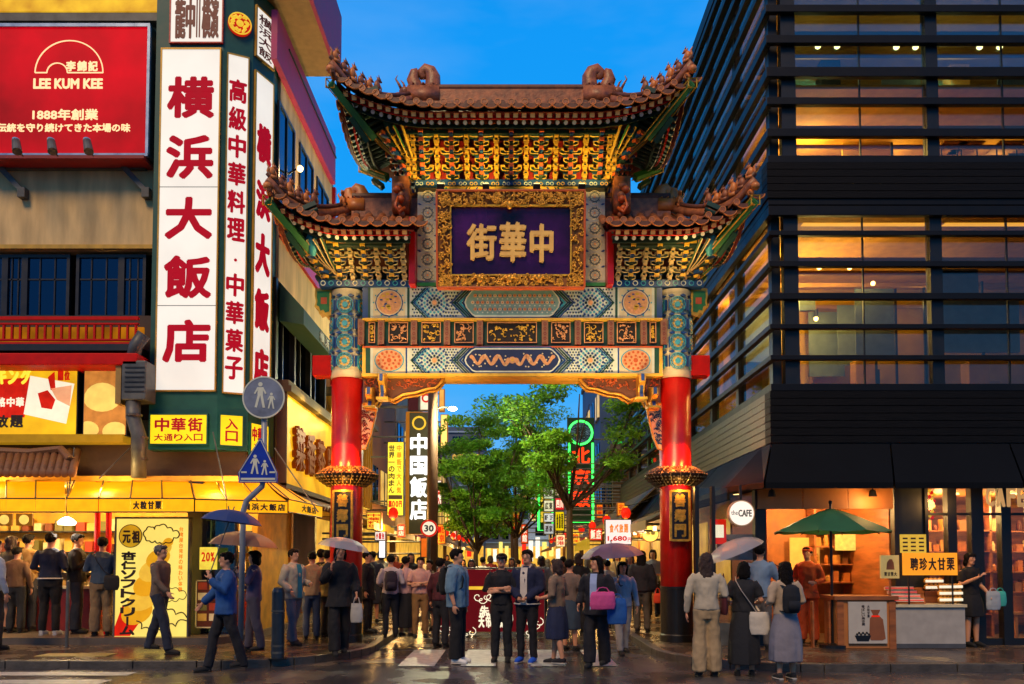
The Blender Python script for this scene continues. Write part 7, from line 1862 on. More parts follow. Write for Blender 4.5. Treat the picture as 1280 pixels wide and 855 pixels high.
def person(label, x, y, z, face, H=1.7, arms=('down','down'), legs='stand', top=('shirt','#888888','long',.88), bottom=('trousers','#222222',.1), hair=('short','black'), shoes='#181818', skin=0, turn=0, group=None, near=True, build=1.0, seed=1, coat=None, collar=None, cap=None, hem=None):
    s = H/1.70; vox = .0115 if near else .018
    t = thing('person', label, 'person', (x,y,z), R(face), group)
    S = Matrix.Scale(s,4); bw = build
    def V(p): return (p[0], p[1], p[2])
    hands = []; body = MB()
    body.tube([(0,0,.88),(0,0,1.0),(0,0,1.13),(0,0,1.27),(0,.0,1.36),(0,.005,1.42),(0,.005,1.46)], [(.145*bw,.10*bw),(.14*bw,.095*bw),(.125*bw,.09*bw),(.15*bw,.105*bw),(.165*bw,.095*bw),(.12,.075),(.06,.055)], 14)
    body.tube([(0,.01,1.40),(0,-.005,1.55)], [.058,.05], 10)
    Th = Matrix.Translation((0,0,1.5)) @ Matrix.Rotation(R(turn),4,'Z') @ Matrix.Rotation(R(6 if arms[0] in ('phone',) else 0),4,'X') @ Matrix.Translation((0,0,-1.5))
    hd = MB(); hd.ball((0,.0,1.605),(.073,.09,.098),12,9); hd.ball((0,-.03,1.535),(.055,.062,.055),10,7); hd.ball((0,-.093,1.585),(.013,.018,.022),7,5); hd.ball((0,-.078,1.605),(.05,.015,.02),8,5)
    for q in (-1,1): hd.ball((q*.074,.008,1.59),(.012,.02,.03),7,5)
    body.put(hd, Th)
    lg = {'stand': ((.0,-.01,0),(.0,.0,0)), 'step': ((0,-.10,.0),(0,.14,.03)), 'walk': ((0,-.22,.0),(0,.24,.06))}[legs]
    feet = []
    for i, q in enumerate((-1,1)):
        dx, dy, dz = lg[i]; w = .105 if legs == 'stand' else .08
        hip = (q*.085*bw,0,.92); kn = (q*.095, dy*.55-.02, .50+dz*.4); an = (q*w, dy, .085+dz)
        feet.append((hip,kn,an)); mid = tuple(kn[k]*.55+an[k]*.45+(.012 if k == 1 else 0) for k in range(3))
        body.tube([hip,tuple((hip[k]+kn[k])/2 for k in range(3)),kn,mid,an,(an[0],an[1],an[2]-.05)], [.082*bw,.068,.052,.054,.036,.036], 10)
        body.tube([(an[0],an[1]+.04,.04+dz),(an[0],an[1]-.06,.04+dz),(an[0]*1.05,an[1]-.15,.03+dz)], [(.036,.035),(.04,.035),(.03,.02)], 8)
    el_wr = []
    for i, q in enumerate((-1,1)):
        e, w_, f = ARMS[arms[i]]; sh_ = Vector((q*.175*bw,.005,1.385)); e = Vector((q*e[0]*(.5+.5*bw),e[1],e[2])); w_ = Vector((q*w_[0],w_[1],w_[2])); f = Vector((q*f[0],f[1],f[2])).normalized()
        body.tube([sh_,sh_.lerp(e,.5),e,e.lerp(w_,.35),w_], [.05,.044,.038,.038,.026], 9)
        # hand: palm, four fingers of different length, thumb from the palm's side
        side = f.cross(Vector((q,0,0))); side = side.normalized() if side.length > .3 else f.cross(Vector((0,1,0))).normalized()
        nrm = f.cross(side).normalized(); pc = w_+f*.045
        body.tube([w_, w_+f*.03, w_+f*.085], [(.024,.018),(.034,.017),(.034,.015)], 8) if 0 else body.put(MB().ball((0,0,0),(.036,.017,.048),9,7), Matrix(((side.x,nrm.x,f.x,pc.x),(side.y,nrm.y,f.y,pc.y),(side.z,nrm.z,f.z,pc.z),(0,0,0,1))))
        curl = -nrm*(q*1) if abs(nrm.x) > .5 else nrm
        curl = Vector((-q*.6,-.3,0))-f*f.dot(Vector((-q*.6,-.3,0))); curl = curl.normalized() if curl.length > .1 else nrm
        for k, (o_, L) in enumerate(((-.026,.062),(-.009,.074),(.009,.069),(.026,.054))):
            b0 = w_+f*.078+side*o_; b1 = b0+f*L*.55+curl*.008*(1+k*.2); b2 = b1+f*L*.32+curl*(.022+.004*k)
            body.tube([b0,b1,b2], [.0098,.009,.007], 6)
        tb = w_+f*.03-side*.032; body.tube([tb, tb+f*.028-side*.022+curl*.01, tb+f*.055-side*.022+curl*.024], [.012,.0105,.008], 6)
        el_wr.append((sh_,e,w_,f)); hands.append(w_+f*.07)
    body.v = [tuple(S @ Vector(p)) for p in body.v]
    bo = bpy.data.objects.new('body', solid(body, vox, 1)); bo.data.materials.append(SK[skin]); C.objects.link(bo); bo.parent = t; MW[bo.name] = MW[t.name]
    def add(nm, mb, mat, v=.0145, sm=2, rough=.013, parent=None, freq=11):
        mb.v = [tuple(S @ Vector(p)) for p in mb.v]; o = bpy.data.objects.new(nm, solid(mb, v if near else v*1.5, sm, rough, seed, freq)); o.data.materials.append(mat); C.objects.link(o); o.parent = parent or t; MW[o.name] = MW[t.name]; return o
    if near:
        for q in (-1,1):
            e_ = MB().ball((q*.03,-.083,1.612),(.012,.008,.0075),7,5); e_.v = [tuple(S @ (Th @ Vector(p))) for p in e_.v]; e_.build('eye', m_eye, t, local=True)
            e_ = MB().tube([(q*.014,-.091,1.632),(q*.03,-.092,1.637),(q*.046,-.082,1.632)],.004,5); e_.v = [tuple(S @ (Th @ Vector(p))) for p in e_.v]; e_.build('eyebrow', HAIR[hair[1]], t, local=True)
        e_ = MB().ball((0,-.09,1.552),(.022,.008,.006),8,5); e_.v = [tuple(S @ (Th @ Vector(p))) for p in e_.v]; e_.build('mouth', m_lip, t, local=True)
    # hair
    kind, hc = hair; h_ = MB()
    h_.ball((0,.026,1.628),(.088,.092,.092),12,9); h_.ball((0,-.045,1.672),(.074,.05,.036),10,7)
    for q in (-1,1): h_.ball((q*.066,.0,1.625),(.022,.045,.045),8,6)
    if kind in ('bob','long'):
        zb = 1.46 if kind == 'bob' else 1.30
        h_.tube([(0,.03,1.64),(0,.05,1.54),(0,.065,zb+.05),(0,.07,zb)], [(.09,.075),(.098,.062),(.095,.05),(.07,.03)], 12)
        for q in (-1,1): h_.tube([(q*.072,-.01,1.64),(q*.085,-.01,1.55),(q*.085,0,1.46 if kind == 'bob' else 1.40)], [.024,.02,.010], 8)
    if kind == 'bun': h_.ball((0,.12,1.63),.045,8,6)
    h_.v = [tuple(Th @ Vector(p)) for p in h_.v]; add('hair', h_, HAIR[hc], .011, 1, .011, freq=32)
    if cap:
        c_ = MB(); c_.ball((0,.012,1.655),(.095,.105,.07),12,8); c_.tube([(0,-.06,1.665),(0,-.165,1.65)],[(.07,.012),(.05,.008)],10); c_.v = [tuple(Th @ Vector(p)) for p in c_.v]; add('cap', c_, cloth(cap), .011, 1, .002)
    # lower garment
    kind, col, w = bottom[:3]
    if kind == 'trousers':
        b = MB(); b.tube([(0,0,.80),(0,0,.9),(0,0,1.02)], [(.15*bw,.11*bw),(.16*bw,.12*bw),(.145*bw,.11*bw)], 14)
        for hip, kn, an in feet:
            wi = w; b.tube([(hip[0],0,.93),((hip[0]+kn[0])/2,kn[1]*.5,.70),kn,(kn[0]*.4+an[0]*.6,kn[1]*.4+an[1]*.6+.01,.27),(an[0],an[1]+.005,.075+(bottom[3] if len(bottom) > 3 else 0))], [(.098*bw,.105*bw),(.088*bw,.092*bw),(.02+wi*.6,.02+wi*.62),(wi*.8,wi*.85),(wi*.72,wi*.82)], 12)
        add('trousers', b, cloth(col))
    else:
        zh = w; b = MB(); n_ = 26; ks = 9; vs = []
        for k in range(ks):
            f = k/(ks-1); zz = 1.03+(zh-1.03)*f; fl = bottom[3] if len(bottom) > 3 else .2
            rx = (.135+(fl-.135)*f**.7)*bw+ .03*math.sin(f*math.pi); ry = (.105+(fl*.85-.105)*f**.7)*bw+.02*math.sin(f*math.pi)
            for i in range(n_):
                a = 2*math.pi*i/n_; m = 1+.06*f*math.cos(a*7+seed)+.03*f*math.cos(a*11)
                vs.append((rx*m*math.cos(a), ry*m*math.sin(a)+.005, zz))
        fs = [(k*n_+i,(k+1)*n_+i,(k+1)*n_+(i+1)%n_,k*n_+(i+1)%n_) for k in range(ks-1) for i in range(n_)]+[tuple(range(n_))[::1],tuple((ks-1)*n_+i for i in range(n_))[::-1]]
        b.add(vs, fs); add('skirt', b, cloth(col), .014, 1, .003)
        for hip, kn, an in feet if kind == 'skirt_tights' else ():
            add('stocking', MB().tube([kn,an],[.058,.042],10), cloth('#1a1a1e'))
    # upper garment
    kind, col, slv, hm = top
    b = MB(); lo = hm; e_ = .022+(.018 if kind in ('jacket','coat','hoodie','cardigan') else 0)
    fl = .0 if lo > .8 else .03
    b.tube([(0,0,lo),(0,0,(lo+1.05)/2),(0,0,1.10),(0,0,1.25),(0,.0,1.36),(0,.005,1.42),(0,.008,1.462)], [(.155*bw+e_+fl,.112*bw+e_+fl),(.15*bw+e_,.11*bw+e_),(.132*bw+e_,.10*bw+e_),(.155*bw+e_,.112*bw+e_),(.172*bw+e_,.10*bw+e_),(.125+e_*.6,.08+e_*.5),(.062+e_*.4,.06+e_*.3)], 16)
    for sh_, el, wr, f in el_wr:
        k = e_-.022
        if slv == 'long': b.tube([sh_-Vector((sh_.x*.25,0,0)),sh_.lerp(el,.3),el,el.lerp(wr,.5),wr-f*.005], [.08+k,.068+k,.057+k,.048+k,.04+k*.7], 11)
        elif slv == 'short': b.tube([sh_-Vector((sh_.x*.25,0,0)),sh_.lerp(el,.3),sh_.lerp(el,.78)], [.08+k,.072+k,.068+k], 11)
        elif slv == 'half': b.tube([sh_-Vector((sh_.x*.25,0,0)),sh_.lerp(el,.3),el,el.lerp(wr,.25)], [.08+k,.07+k,.06+k,.055+k], 11)
    if kind == 'hoodie': b.ball((0,.10,1.42),(.11,.06,.06),10,7); b.tube([(-.07,-.03,1.45),(0,.07,1.47),(.07,-.03,1.45)],.03,8)
    tp = add('jacket' if kind in ('jacket','coat','hoodie','cardigan') else 'shirt', b, cloth(col))
    def surf_strip(nm, x0, x1, z0, z1, c, dy=.004):
        # a strip lying on the front of the torso
        b = MB(); n_ = 9; vs = []
        for k in range(n_):
            f = k/(n_-1); zz = z0+(z1-z0)*f
            ry = (.112*bw+e_) if zz < 1.3 else (.10*bw+e_)*(1-.25*max(0,(zz-1.36)/.1)); rx_ = .16*bw+e_
            for xx in (x0,x1): vs.append((xx, -ry*math.sqrt(max(0,1-(xx/rx_)**2))-dy-.004, zz))
        vs = [tuple(S @ Vector(p)) for p in vs]; m_ = MB().add(vs,[(2*k,2*k+1,2*k+3,2*k+2) for k in range(n_-1)])
        m_.build(nm, cloth(c), tp, local=True)
    if coat: surf_strip('shirt_front', -.055, .055, lo+.02, 1.44, coat)
    if collar:
        add('collar', MB().tube([(-.06,-.075,1.43),(-.07,.0,1.475),(0,.05,1.49),(.07,0,1.475),(.06,-.075,1.43)],.017,8), cloth(collar), .009, 1, 0, parent=tp)
    if hem:
        h2 = MB(); n_ = 24; r1, r2 = .155*bw+e_+fl+.008, .112*bw+e_+fl+.008
        h2.tube([(r1*math.cos(2*math.pi*i/n_), r2*math.sin(2*math.pi*i/n_), lo+.03) for i in range(n_+1)], .013, 6); add('hem_band', h2, cloth(hem), .009, 1, 0, parent=tp)
    # shoes
    for hip, kn, an in feet:
        dz = an[2]-.085; b = MB(); b.tube([(an[0],an[1]+.055,.048+dz),(an[0],an[1]+.01,.06+dz),(an[0],an[1]-.07,.048+dz),(an[0]*1.03,an[1]-.15,.036+dz),(an[0]*1.05,an[1]-.185,.028+dz)],[(.036,.04),(.043,.055),(.047,.042),(.043,.034),(.025,.022)],10)
        so = add('shoe', b, cloth(shoes), .011, 1, 0)
        m_ = MB().tube([(an[0],an[1]+.06,.011+dz),(an[0],an[1]-.08,.011+dz),(an[0]*1.04,an[1]-.185,.011+dz)],[(.04,.011),(.05,.011),(.03,.011)],10); m_.v = [tuple(S @ Vector(p)) for p in m_.v]; m_.build('sole', cloth('#b8b4ac' if shoes != '#181818' else '#0e0e0e'), so, local=True)
    t['_h'] = 0; del t['_h']
    return t, [MW[t.name] @ (S @ h_) for h_ in hands], s
def W(t, p):   # a point in the person's own frame to the world
    return MW[t.name] @ Vector(p)
def backpack(label, t, col, s=1.0, off=(0,0,0)):
    k = thing('backpack', label, 'backpack', W(t,(0,.2*s,1.02*s)), t.rotation_euler.z)
    b = MB(); b.tube([(0,.0,0),(0,0,.06),(0,.0,.25),(0,-.01,.38),(0,-.03,.43)],[(.11,.05),(.14,.08),(.145,.085),(.125,.07),(.06,.03)],14); b.v = [tuple(Vector(p)*s) for p in b.v]
    o = bpy.data.objects.new('bag', solid(b,.014,2,.004,3)); o.data.materials.append(cloth(col)); C.objects.link(o); o.parent = k
    b = MB(); b.tube([(0,.085,.04),(0,.09,.12),(0,.08,.19)],[(.08,.02),(.1,.03),(.08,.015)],10); b.v = [tuple(Vector(p)*s) for p in b.v]; b.build('pocket', cloth(col), k, local=True, smooth=True)
    for q in (-1,1):
        b = MB(); b.tube([(q*.09,-.03,.40),(q*.11,-.13,.425),(q*.115,-.27,.39),(q*.13,-.345,.25),(q*.14,-.33,.12),(q*.13,-.2,.03),(q*.11,-.05,.03)],[(.022,.007)]*7,6); b.v = [tuple(Vector(p)*s) for p in b.v]; b.build('strap', cloth(col), k, local=True)
    return k
def bag(label, p, col, w=.13, h=.16, d=.05, hl=.18, rot=0, cat='bag', logo=None):
    k = thing('handbag', label, cat, (p[0],p[1],p[2]-hl-h*2), R(rot))
    b = MB(); b.tube([(0,0,0),(0,0,h*.5),(0,0,h*1.6),(0,0,h*2)],[(w*.9,d*.8),(w,d),(w*.95,d*.9),(w*.85,d*.35)],14); o = bpy.data.objects.new('bag', solid(b,.012,2,.006,2)); o.data.materials.append(cloth(col)); C.objects.link(o); o.parent = k
    for q in (-1,1): MB().tube([(-w*.5,q*d*.3,h*1.9),(-w*.3,0,h*2+hl*.8),(0,0,h*2+hl),(w*.3,0,h*2+hl*.8),(w*.5,q*d*.3,h*1.9)],.008,6).build('handle', cloth(col), k, local=True)
    if logo: 
        b = MB(); b.disc(0,h,w*.3,-d-.012,-d-.004,0,14); b.build('print', cloth(logo), k, local=True)
    return k
def strap_bag(label, t, s, col, side=1, z=.85, w=.13, h=.13, back=True, strapcol=None):
    """a bag at the hip with a strap across the torso"""
    yb = .16 if back else -.02
    k = thing('shoulder_bag', label, 'bag', W(t,(side*.2*s,yb*s,z*s)), t.rotation_euler.z)
    b = MB(); b.tube([(0,0,-h),(0,0,-h*.5),(0,0,h*.6),(0,0,h)],[(w*.8,.035),(w,.05),(w,.05),(w*.9,.03)],14); b.v = [tuple(Vector(p)*s) for p in b.v]
    o = bpy.data.objects.new('bag', solid(b,.012,2,.004,5)); o.data.materials.append(cloth(col)); C.objects.link(o); o.parent = k
    O = Vector((side*.2,yb,z)); sg = 1 if back else -1
    pl = [(side*.16,yb*.9,z+h),(side*.06,sg*.155,1.12),(-side*.05,sg*.15,1.28),(-side*.12,sg*.10,1.42),(-side*.12,0,1.475),(-side*.10,-sg*.11,1.40),(side*.02,-sg*.15,1.2),(side*.17,-sg*.12,z+h+.1),(side*.22,0,z+h)]
    MB().tube([tuple((Vector(p)-O)*s) for p in pl],[(.017,.006)]*len(pl),6).build('strap', cloth(strapcol or col), k, local=True)
    return k
m_clear = bpy.data.materials.new('clear_plastic'); m_clear.use_nodes = True; n_ = m_clear.node_tree
tr_ = n_.nodes.new('ShaderNodeBsdfTransparent'); ms_ = n_.nodes.new('ShaderNodeMixShader'); ms_.inputs[0].default_value = .38
b_ = n_.nodes['Principled BSDF']; b_.inputs['Base Color'].default_value = (.62,.62,.66,1); b_.inputs['Roughness'].default_value = .3
n_.links.new(tr_.outputs[0], ms_.inputs[1]); n_.links.new(b_.outputs[0], ms_.inputs[2]); n_.links.new(ms_.outputs[0], n_.nodes['Material Output'].inputs[0])
def umbrella(label, hand, tip, rad, mat, handle='#222222', tilt=(0,0)):
    """open umbrella: hand = where it is held, tip = top of its canopy"""
    k = thing('umbrella', label, 'umbrella', tuple(hand))
    h0, t0 = Vector(hand), Vector(tip); d = (t0-h0).normalized(); dv = (d+Vector((0,0,1.6))).normalized(); q = dv.to_track_quat('Z','Y').to_matrix().to_4x4(); T = Matrix.Translation(t0) @ q
    for i in range(8):
        a, c = 2*math.pi*i/8, 2*math.pi*(i+1)/8; vs = []
        for j in range(6):
            f = j/5; r1 = rad*math.sin(f*1.25)/math.sin(1.25); zz = -(1-math.cos(f*1.25))*rad*.62
            for w_ in (0,.5,1):
                tt = a+(c-a)*w_; rr = r1*(1 if w_ != .5 else .965); vs.append((rr*math.cos(tt), rr*math.sin(tt), zz))
        MB().add(vs,[(j*3+w_,j*3+w_+1,j*3+w_+4,j*3+w_+3) for j in range(5) for w_ in (0,1)]).build('canopy_panel', mat, k, T=T, smooth=True)
        MB().tube([(rad*math.sin(f/5*1.25)/math.sin(1.25)*math.cos(a)*.995, rad*math.sin(f/5*1.25)/math.sin(1.25)*math.sin(a)*.995, -(1-math.cos(f/5*1.25))*rad*.62-.006) for f in range(6)],.004,4).build('rib', m_grey, k, T=T)
    MB().tube([h0-d*.08, t0+d*.05],.008,6).build('shaft', m_grey, k)
    hh = h0-d*.06; MB().tube([h0+d*.05,h0-d*.09,h0-d*.13+Vector((.02,0,0)),h0-d*.11+Vector((.05,0,0))],.012,6).build('handle', cloth(handle), k)
    return k
def at(px, py, zg, head=None, sc_=1.0):
    """ground point seen at px, py on ground of height zg, and the height of whoever reaches head there"""
    u, yy, zz = dirpx(px, py); k = (zg-CAMZ)/zz; x, y = u*k, yy*k
    H = None
    if head is not None: H = P(px, head, y)[1]-zg
    return x, y, zg, H
def pp(label, px, feet, head, face, zg=.12, **k):
    x, y, z, H = at(px, feet, zg, head); H = max(1.5, min(1.84, H*1.0)); return person(label, x, y, z, face, H, seed=int(px), **k)
def pd(label, px, Y, head, face, zg=.12, H=None, **k):
    x, zt_ = P(px, head, Y); h_ = H or max(1.5, min(1.84, zt_-zg)); return person(label, x, Y, zg, face, h_, seed=int(px), **k)
Q = 'people queueing at the takeaway counters'
pp('woman in an olive top and pale yellow skirt at the left end of the queue', 12, 790, 671, 160, .24, top=('shirt','#4a4638','half',.95), bottom=('skirt','#c9b060',.55,.2), hair=('bob','brown'), arms=('bent','bent'), group=Q)
t,h,s = pp('person in a sand coloured top with a crossbody strap in the queue', 33, 789, 668, 165, .24, top=('shirt','#a8844a','short',.9), bottom=('trousers','#20202a',.09), hair=('short','black'), arms=('bent','down'), group=Q)
strap_bag('small tan crossbody bag on the person in the sand coloured top', t, s, '#8a6a3c', -1, .95, .1, .08)
pp('young man in a navy sweater with a white hem seen from behind in the queue', 61, 794, 664, 185, .24, top=('shirt','#16243e','long',.92), bottom=('trousers','#0e0e12',.085), hair=('short','black'), arms=('bent','bent'), hem='#d8d4c8', shoes='#d8d4cc', group=Q, build=1.05)
pp('man in a black jacket looking right in the queue', 94, 792, 668, 110, .24, top=('jacket','#121114','long',.88), bottom=('trousers','#1c2230',.1), hair=('short','black'), arms=('phone','hold'), turn=-20, group=Q)
t,h,s = pp('man in a denim blue shirt and beige trousers at the right end of the queue', 126, 795, 672, 195, .24, top=('shirt','#33485e','half',.9), bottom=('trousers','#7a6448',.11), hair=('short','black'), arms=('down','phone'), group=Q, build=1.08)
strap_bag('black sling bag on the back of the man in the denim blue shirt', t, s, '#14161c', -1, .92, .14, .13)
pd('person in dark clothes hidden behind the queue by the red pole', 147, 15.0, 690, 200, .24, H=1.55, top=('shirt','#221c1c','long',.9), bottom=('trousers','#1a1a1a',.1), near=False, group=Q)
pd('woman in a white blouse cut by the left edge of the picture', -6, 13.2, 676, 150, .12, top=('shirt','#8e98a8','long',.9), bottom=('trousers','#1a1a22',.1), hair=('bob','black'), group=Q)
pd('person in a brown top deep inside the queue at the far left', 22, 15.0, 682, 180, .24, H=1.6, top=('shirt','#6a4a2c','long',.9), near=False, group=Q)
pp('man in grey walking right in front of the yellow banner panel', 199, 817, 682, 80, .12, top=('shirt','#5b4c40','long',.88), bottom=('trousers','#1c2436',.09), legs='walk', arms=('swingf','swingb'), hair=('short','grey'), shoes='#181818')
# umbrella walkers around the sign post
t,h,s = pd('person in a bright blue jacket walking under a dark blue umbrella at the sign post', 283, 11.55, 692, -60, .0, H=1.70, top=('jacket','#1c4b86','long',.82), bottom=('trousers','#12131a',.085), legs='walk', arms=('swingf','up'), hair=('short','black'))
umbrella('open dark blue umbrella over the person in the bright blue jacket', h[1], (P(290,637,h[1].y)[0], h[1].y+.05, P(290,637,h[1].y)[1]), .42, M('umbrella_blue','#16346e',.7,var=.1))
t,h,s = pd('person in violet grey clothes carrying a tan umbrella behind the sign post', 318, 12.9, 700, -80, .12, H=1.62, top=('shirt','#4a3f5c','long',.85), bottom=('trousers','#3c3a4c',.09), legs='step', arms=('bent','up'), hair=('bob','black'), near=False)
umbrella('open tan umbrella held low behind the sign post', h[1], (P(306,668,h[1].y)[0], h[1].y, P(306,664,h[1].y)[1]), .55, M('umbrella_tan','#6b4a38',.6,var=.1))
pd('woman in an apron dark dress behind the sweets counter', 283, 16.6, 690, 0, .24, H=1.6, top=('shirt','#8a2c1c','long',.9), near=False)
pp('man in a pale beige jacket over a teal shirt standing by the bollard', 366, 806, 687, 60, .12, top=('jacket','#9c9484','long',.82), coat='#0f6f86', bottom=('trousers','#5a5c68',.09), hair=('short','black'), arms=('hold','bent'), legs='step')
pp('person in a tan sweater seen from behind right of the beige jacket', 389, 800, 690, 200, .12, top=('shirt','#a5825c','long',.86), bottom=('trousers','#3c4458',.09), hair=('short','black'), arms=('bent','bent'))
pd('person in black behind the tan sweater near the left gate column', 402, 15.6, 694, 170, .12, H=1.68, top=('shirt','#141214','long',.85), bottom=('trousers','#141216',.09), near=False)
pd('person in an olive jacket just left of the black dressed woman', 410, 15.4, 690, 150, .12, H=1.66, top=('jacket','#5c5230','long',.8), near=False, bottom=('trousers','#3a3428',.09))
t,h,s = pp('woman in long black clothes with a clear umbrella before the left gate column', 424, 819, 682, 20, .12, top=('cardigan','#131318','long',.75), bottom=('trousers','#101014',.12), hair=('bob','black'), arms=('up','hold'), legs='step')
umbrella('clear plastic umbrella over the woman in long black clothes', h[0], (P(432,672,h[0].y)[0], h[0].y, P(432,672,h[0].y)[1]), .40, m_clear)
bag('pale grey shopping bag hanging beside the woman in long black clothes', h[1], '#a8a49c', .10, .15, .04, .1)
pp('person in a dark coat in profile just right of the left gate column', 459, 791, 690, 80, .12, top=('coat','#15131a','long',.7), bottom=('trousers','#15131a',.08), hair=('short','black'), arms=('down','down'))
t,h,s = pp('man in a white shirt with a dark backpack seen from behind in the lane', 488, 797, 694, 190, .12, top=('shirt','#b8a8ac','long',.9), bottom=('trousers','#151722',.085), hair=('short','black'), arms=('bent','bent'))
backpack('dark purple backpack on the man in the white shirt', t, '#241a2c', s*.95)
pp('woman in a pale pink blouse and black skirt beside the backpack', 507, 796, 696, 160, .12, top=('shirt','#b98f92','long',.92), bottom=('skirt','#15131a',.2,.19), hair=('short','black'), arms=('bent','down'))
t,h,s = pp('man in a pink polo shirt and tan trousers with folded arms', 525, 797, 697, 10, .12, top=('shirt','#c08f84','short',.93), bottom=('trousers','#8a6438',.085), hair=('short','black'), arms=('cross','cross2'))
pd('person in a dark red top partly hidden behind the pale blue hoodie', 551, 14.6, 697, 150, .005, H=1.62, top=('shirt','#4a1620','long',.9), bottom=('trousers','#16161c',.09), near=False)
t,h,s = pp('man in a light blue hoodie and black trousers looking right', 571, 829, 687, 75, .004, top=('hoodie','#5d7c90','half',.84), coat='#8a9aa4', bottom=('trousers','#0d0d11',.115), hair=('short','black'), arms=('down','down'), shoes='#e4e2dc', build=1.12, turn=5)
backpack('black backpack on the man in the light blue hoodie', t, '#101216', s)
t,h,s = pp('young man in black with folded arms and a flat cap facing the street', 627, 827, 693, -8, .004, top=('shirt','#0c0f18','half',.90), bottom=('trousers','#12141b',.092), hair=('short','black'), arms=('cross','cross2'), build=1.02, collar='#1a1f2c', cap='#0d0e14')
t,h,s = pp('young man in a navy jacket with a white stripe and blue shoes', 659, 828, 688, -22, .004, top=('jacket','#111a3a','long',.86), bottom=('trousers','#0d0d16',.075), coat='#c9bdb0', collar='#b8b0a8', hem='#c8c4c0', hair=('short','black'), arms=('front','front'), shoes='#0c4fc4')
pp('woman in a beige top and navy skirt standing right of the navy jacket', 696, 831, 700, -120, .004, top=('shirt','#7a6552','half',.93), bottom=('skirt','#1b2444',.42,.21), hair=('bob','brown'), arms=('bent','bent'), legs='step', shoes='#14121a')
pd('person in a taupe top in the crowd behind the navy skirt', 712, 14.2, 704, 150, .004, H=1.6, top=('shirt','#6a5a52','short',.9), bottom=('skirt','#2a3c50',.4,.2), near=False)
t,h,s = pp('woman in a black cardigan over a pale blue blouse and wide black trousers', 746, 834, 696, -25, .004, top=('cardigan','#14131c','long',.80), coat='#93a4c8', bottom=('trousers','#101018',.125), hair=('long','black'), arms=('hold','bent'), legs='step', turn=-35)
bag('bright pink shopping bag held in front of the woman in the black cardigan', (h[1].x,h[1].y-.10,h[1].z+.15), '#c94a88', .20, .13, .06, .06, 10)
bag('blue shopping bag behind the bright pink one', (h[1].x+.22,h[1].y+.02,h[1].z+.05), '#14509a', .15, .19, .06, .06, -10)
t,h,s = pd('woman in pale trousers holding a grey violet umbrella beside the pink bag', 778, 13.6, 710, 10, .004, H=1.56, top=('shirt','#8c98a8','long',.88), bottom=('trousers','#8a8684',.085), hair=('long','black'), arms=('up','down'), legs='step')
umbrella('open grey violet umbrella above the pink shopping bag', h[0], (P(763,679,h[0].y)[0], h[0].y-.1, P(763,679,h[0].y)[1]), .52, M('umbrella_violet','#5c4660',.6,var=.1))
t,h,s = pd('person in dark clothes with an orange red scarf beside the right gate column', 802, 16.4, 700, 160, .12, H=1.66, top=('jacket','#1c1a22','long',.85), bottom=('trousers','#4a4238',.09), hair=('long','black'), near=False)
bag('orange red bag carried next to the right gate column', (P(822,735,16.0)[0],16.0,P(822,735,16)[1]), '#d8401c', .09, .1, .04, .1)
t,h,s = pp('woman in a cream sweater and beige trousers seen from behind at the right kerb', 884, 846, 692, 176, .0, top=('shirt','#b8ac94','long',.92), bottom=('trousers','#a48c68',.13), hair=('long','brown'), arms=('bent','down'), shoes='#181818', build=1.02)
bag('dark red shoulder bag on the woman in the cream sweater', W(t,(-.24*s,-.02,1.42*s)), '#4a1018', .11, .13, .05, .3, 90)
t,h,s = pp('woman in a long black dress with a white tote bag at the right kerb', 931, 845, 703, 170, .0, top=('shirt','#181a20','short',.95), bottom=('skirt','#181a20',.18,.23), hair=('bob','black'), arms=('bent','bent'), shoes='#181818')
strap_bag('white tote bag with a small red print on the woman in the long black dress', t, s, '#c8bfae', -1, .80, .15, .17)
t,h,s = pp('woman in a beige top and grey skirt with a black backpack at the right kerb', 983, 849, 703, 188, .0, top=('shirt','#b09a80','half',.93), bottom=('skirt','#7c7880',.26,.24), hair=('long','black'), arms=('bent','bent'), shoes='#2a2a2a', skin=0)
backpack('black backpack on the woman in the grey skirt', t, '#10131a', s*.95)
t,h,s = pd('person in a pale blue shirt behind the women at the right kerb', 950, 13.3, 688, 150, .12, H=1.72, top=('shirt','#7088a0','long',.85), bottom=('trousers','#5a5450',.09), hair=('short','black'), arms=('up','down'), near=False)
umbrella('clear plastic umbrella left of the person in the pale blue shirt', h[0], (P(912,676,h[0].y)[0]-.0, h[0].y, P(912,676,h[0].y)[1]), .52, m_clear)
# stall keeper and the woman in black
t,h,s = pd('stall keeper in an orange uniform and headscarf behind the wooden counter', 1009, 14.25, 684, -40, .12, H=1.70, top=('shirt','#d2551c','long',.8), bottom=('trousers','#b0441a',.11), hair=('short','black'), arms=('bent','bent'), cap='#c2471a')
t,h,s = pp('woman in a black dress texting beside the stall with bags on her arm', 1215, 808, 692, 15, .12, top=('shirt','#0d0c10','short',.92), bottom=('skirt','#0d0c10',.55,.23), hair=('bob','black'), arms=('phone','hold'), shoes='#181818')
bag('pale grey plastic bag on the arm of the woman in black', (h[1].x+.05,h[1].y,h[1].z+.15), '#9aa2a8', .13, .16, .05, .05)
bag('turquoise bag on the arm of the woman in black', (h[1].x+.2,h[1].y+.05,h[1].z+.15), '#3aa89c', .11, .13, .05, .05)
ph = thing('phone', 'small phone in the hand of the woman in black', 'phone', tuple(h[0])); MB().box(h[0].x-.035,h[0].x+.035,h[0].y-.006,h[0].y+.006,h[0].z-.02,h[0].z+.12).build('case', m_blk, ph)
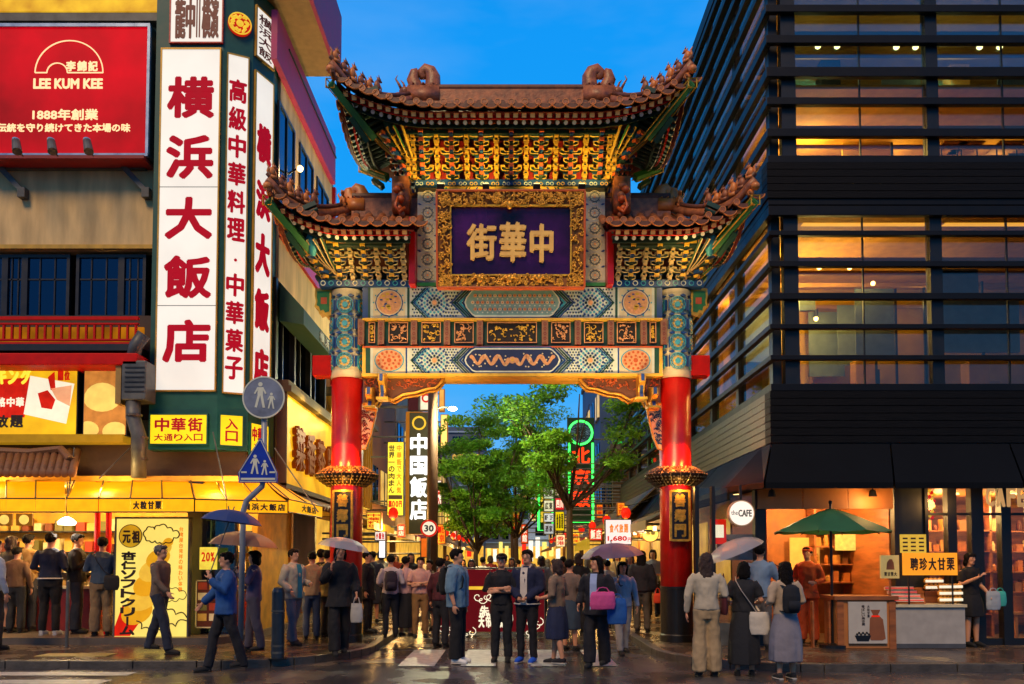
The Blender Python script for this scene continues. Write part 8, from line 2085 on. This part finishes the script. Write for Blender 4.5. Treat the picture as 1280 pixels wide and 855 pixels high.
# crowd farther down the lane
r_ = random.Random(44)
cr = [('navy coat','#1a2036'),('white shirt','#c8c0b4'),('brown jacket','#5c4028'),('black jacket','#141418'),('grey top','#80868e'),('tan coat','#b09468'),('red sweater','#7c2420'),('pale green shirt','#9aa888')]
spots = [(468,19,0),(478,22,1),(515,20,3),(538,18.5,2),(547,24,4),(590,19.5,5),(604,23,1),(613,27,6),(640,21,0),(648,28,3),(676,19.5,4),(684,24,1),(703,20,2),(722,17.5,3),(733,22,7),(757,19,1),(770,22,5),(786,18.5,0),(797,24,2),(814,20.5,4),(497,28,6),(529,30,1),(560,33,0),(580,30,2),(630,34,5),(662,31,4),(692,34,1),(712,29,3),(744,30,6)]
where = ['near the left shops','in the middle of the lane','near the right shops']
protos = []
for i, (px, y, c) in enumerate(spots):
    nm, col = cr[c]; x = X(px, y); zg_ = .12 if abs(x) > 2.4 else .004
    lab = 'distant passer-by in a %s %s, %s from the left' % (nm, where[0 if px < 560 else (1 if px < 700 else 2)], ['first','second','third','fourth','fifth','sixth','seventh','eighth','ninth','tenth','eleventh','twelfth','thirteenth','fourteenth','fifteenth','sixteenth','seventeenth','eighteenth','nineteenth','twentieth','twenty-first','twenty-second','twenty-third','twenty-fourth','twenty-fifth','twenty-sixth','twenty-seventh','twenty-eighth','twenty-ninth'][sorted(p[0] for p in spots).index(px)])
    fc = r_.choice((0,15,-20,180,170,200))
    if i < 6:
        t,h,s = person(lab, x, y, zg_, fc, r_.uniform(1.58,1.76), top=(('jacket','shirt')[i%2],col,'long',.85), bottom=(('trousers','#1c1c24',.095) if i%3 else ('skirt','#2a2c38',.45,.2)), hair=(('short','bob','long')[i%3],('black','brown','grey')[i%3]), arms=(('down','bent'),('bent','bent'),('hold','down'))[i%3], legs=('stand','step','walk')[i%3], near=False, group='passers-by in the lane', seed=i)
        protos.append(t)
    else:
        src = protos[i % 6]; t = src.copy(); C.objects.link(t); t.location = (x,y,zg_); t.rotation_euler = (0,0,R(fc)); t['label'] = lab
        for ch in [o for o in src.children]:
            o = ch.copy(); C.objects.link(o); o.parent = t
            if ch.name.split('.')[0] in ('shirt','jacket'): o.data = ch.data.copy(); o.data.materials.clear(); o.data.materials.append(cloth(col))
            for g2 in ch.children: q = g2.copy(); C.objects.link(q); q.parent = o
bpy.data.scenes.remove(work)
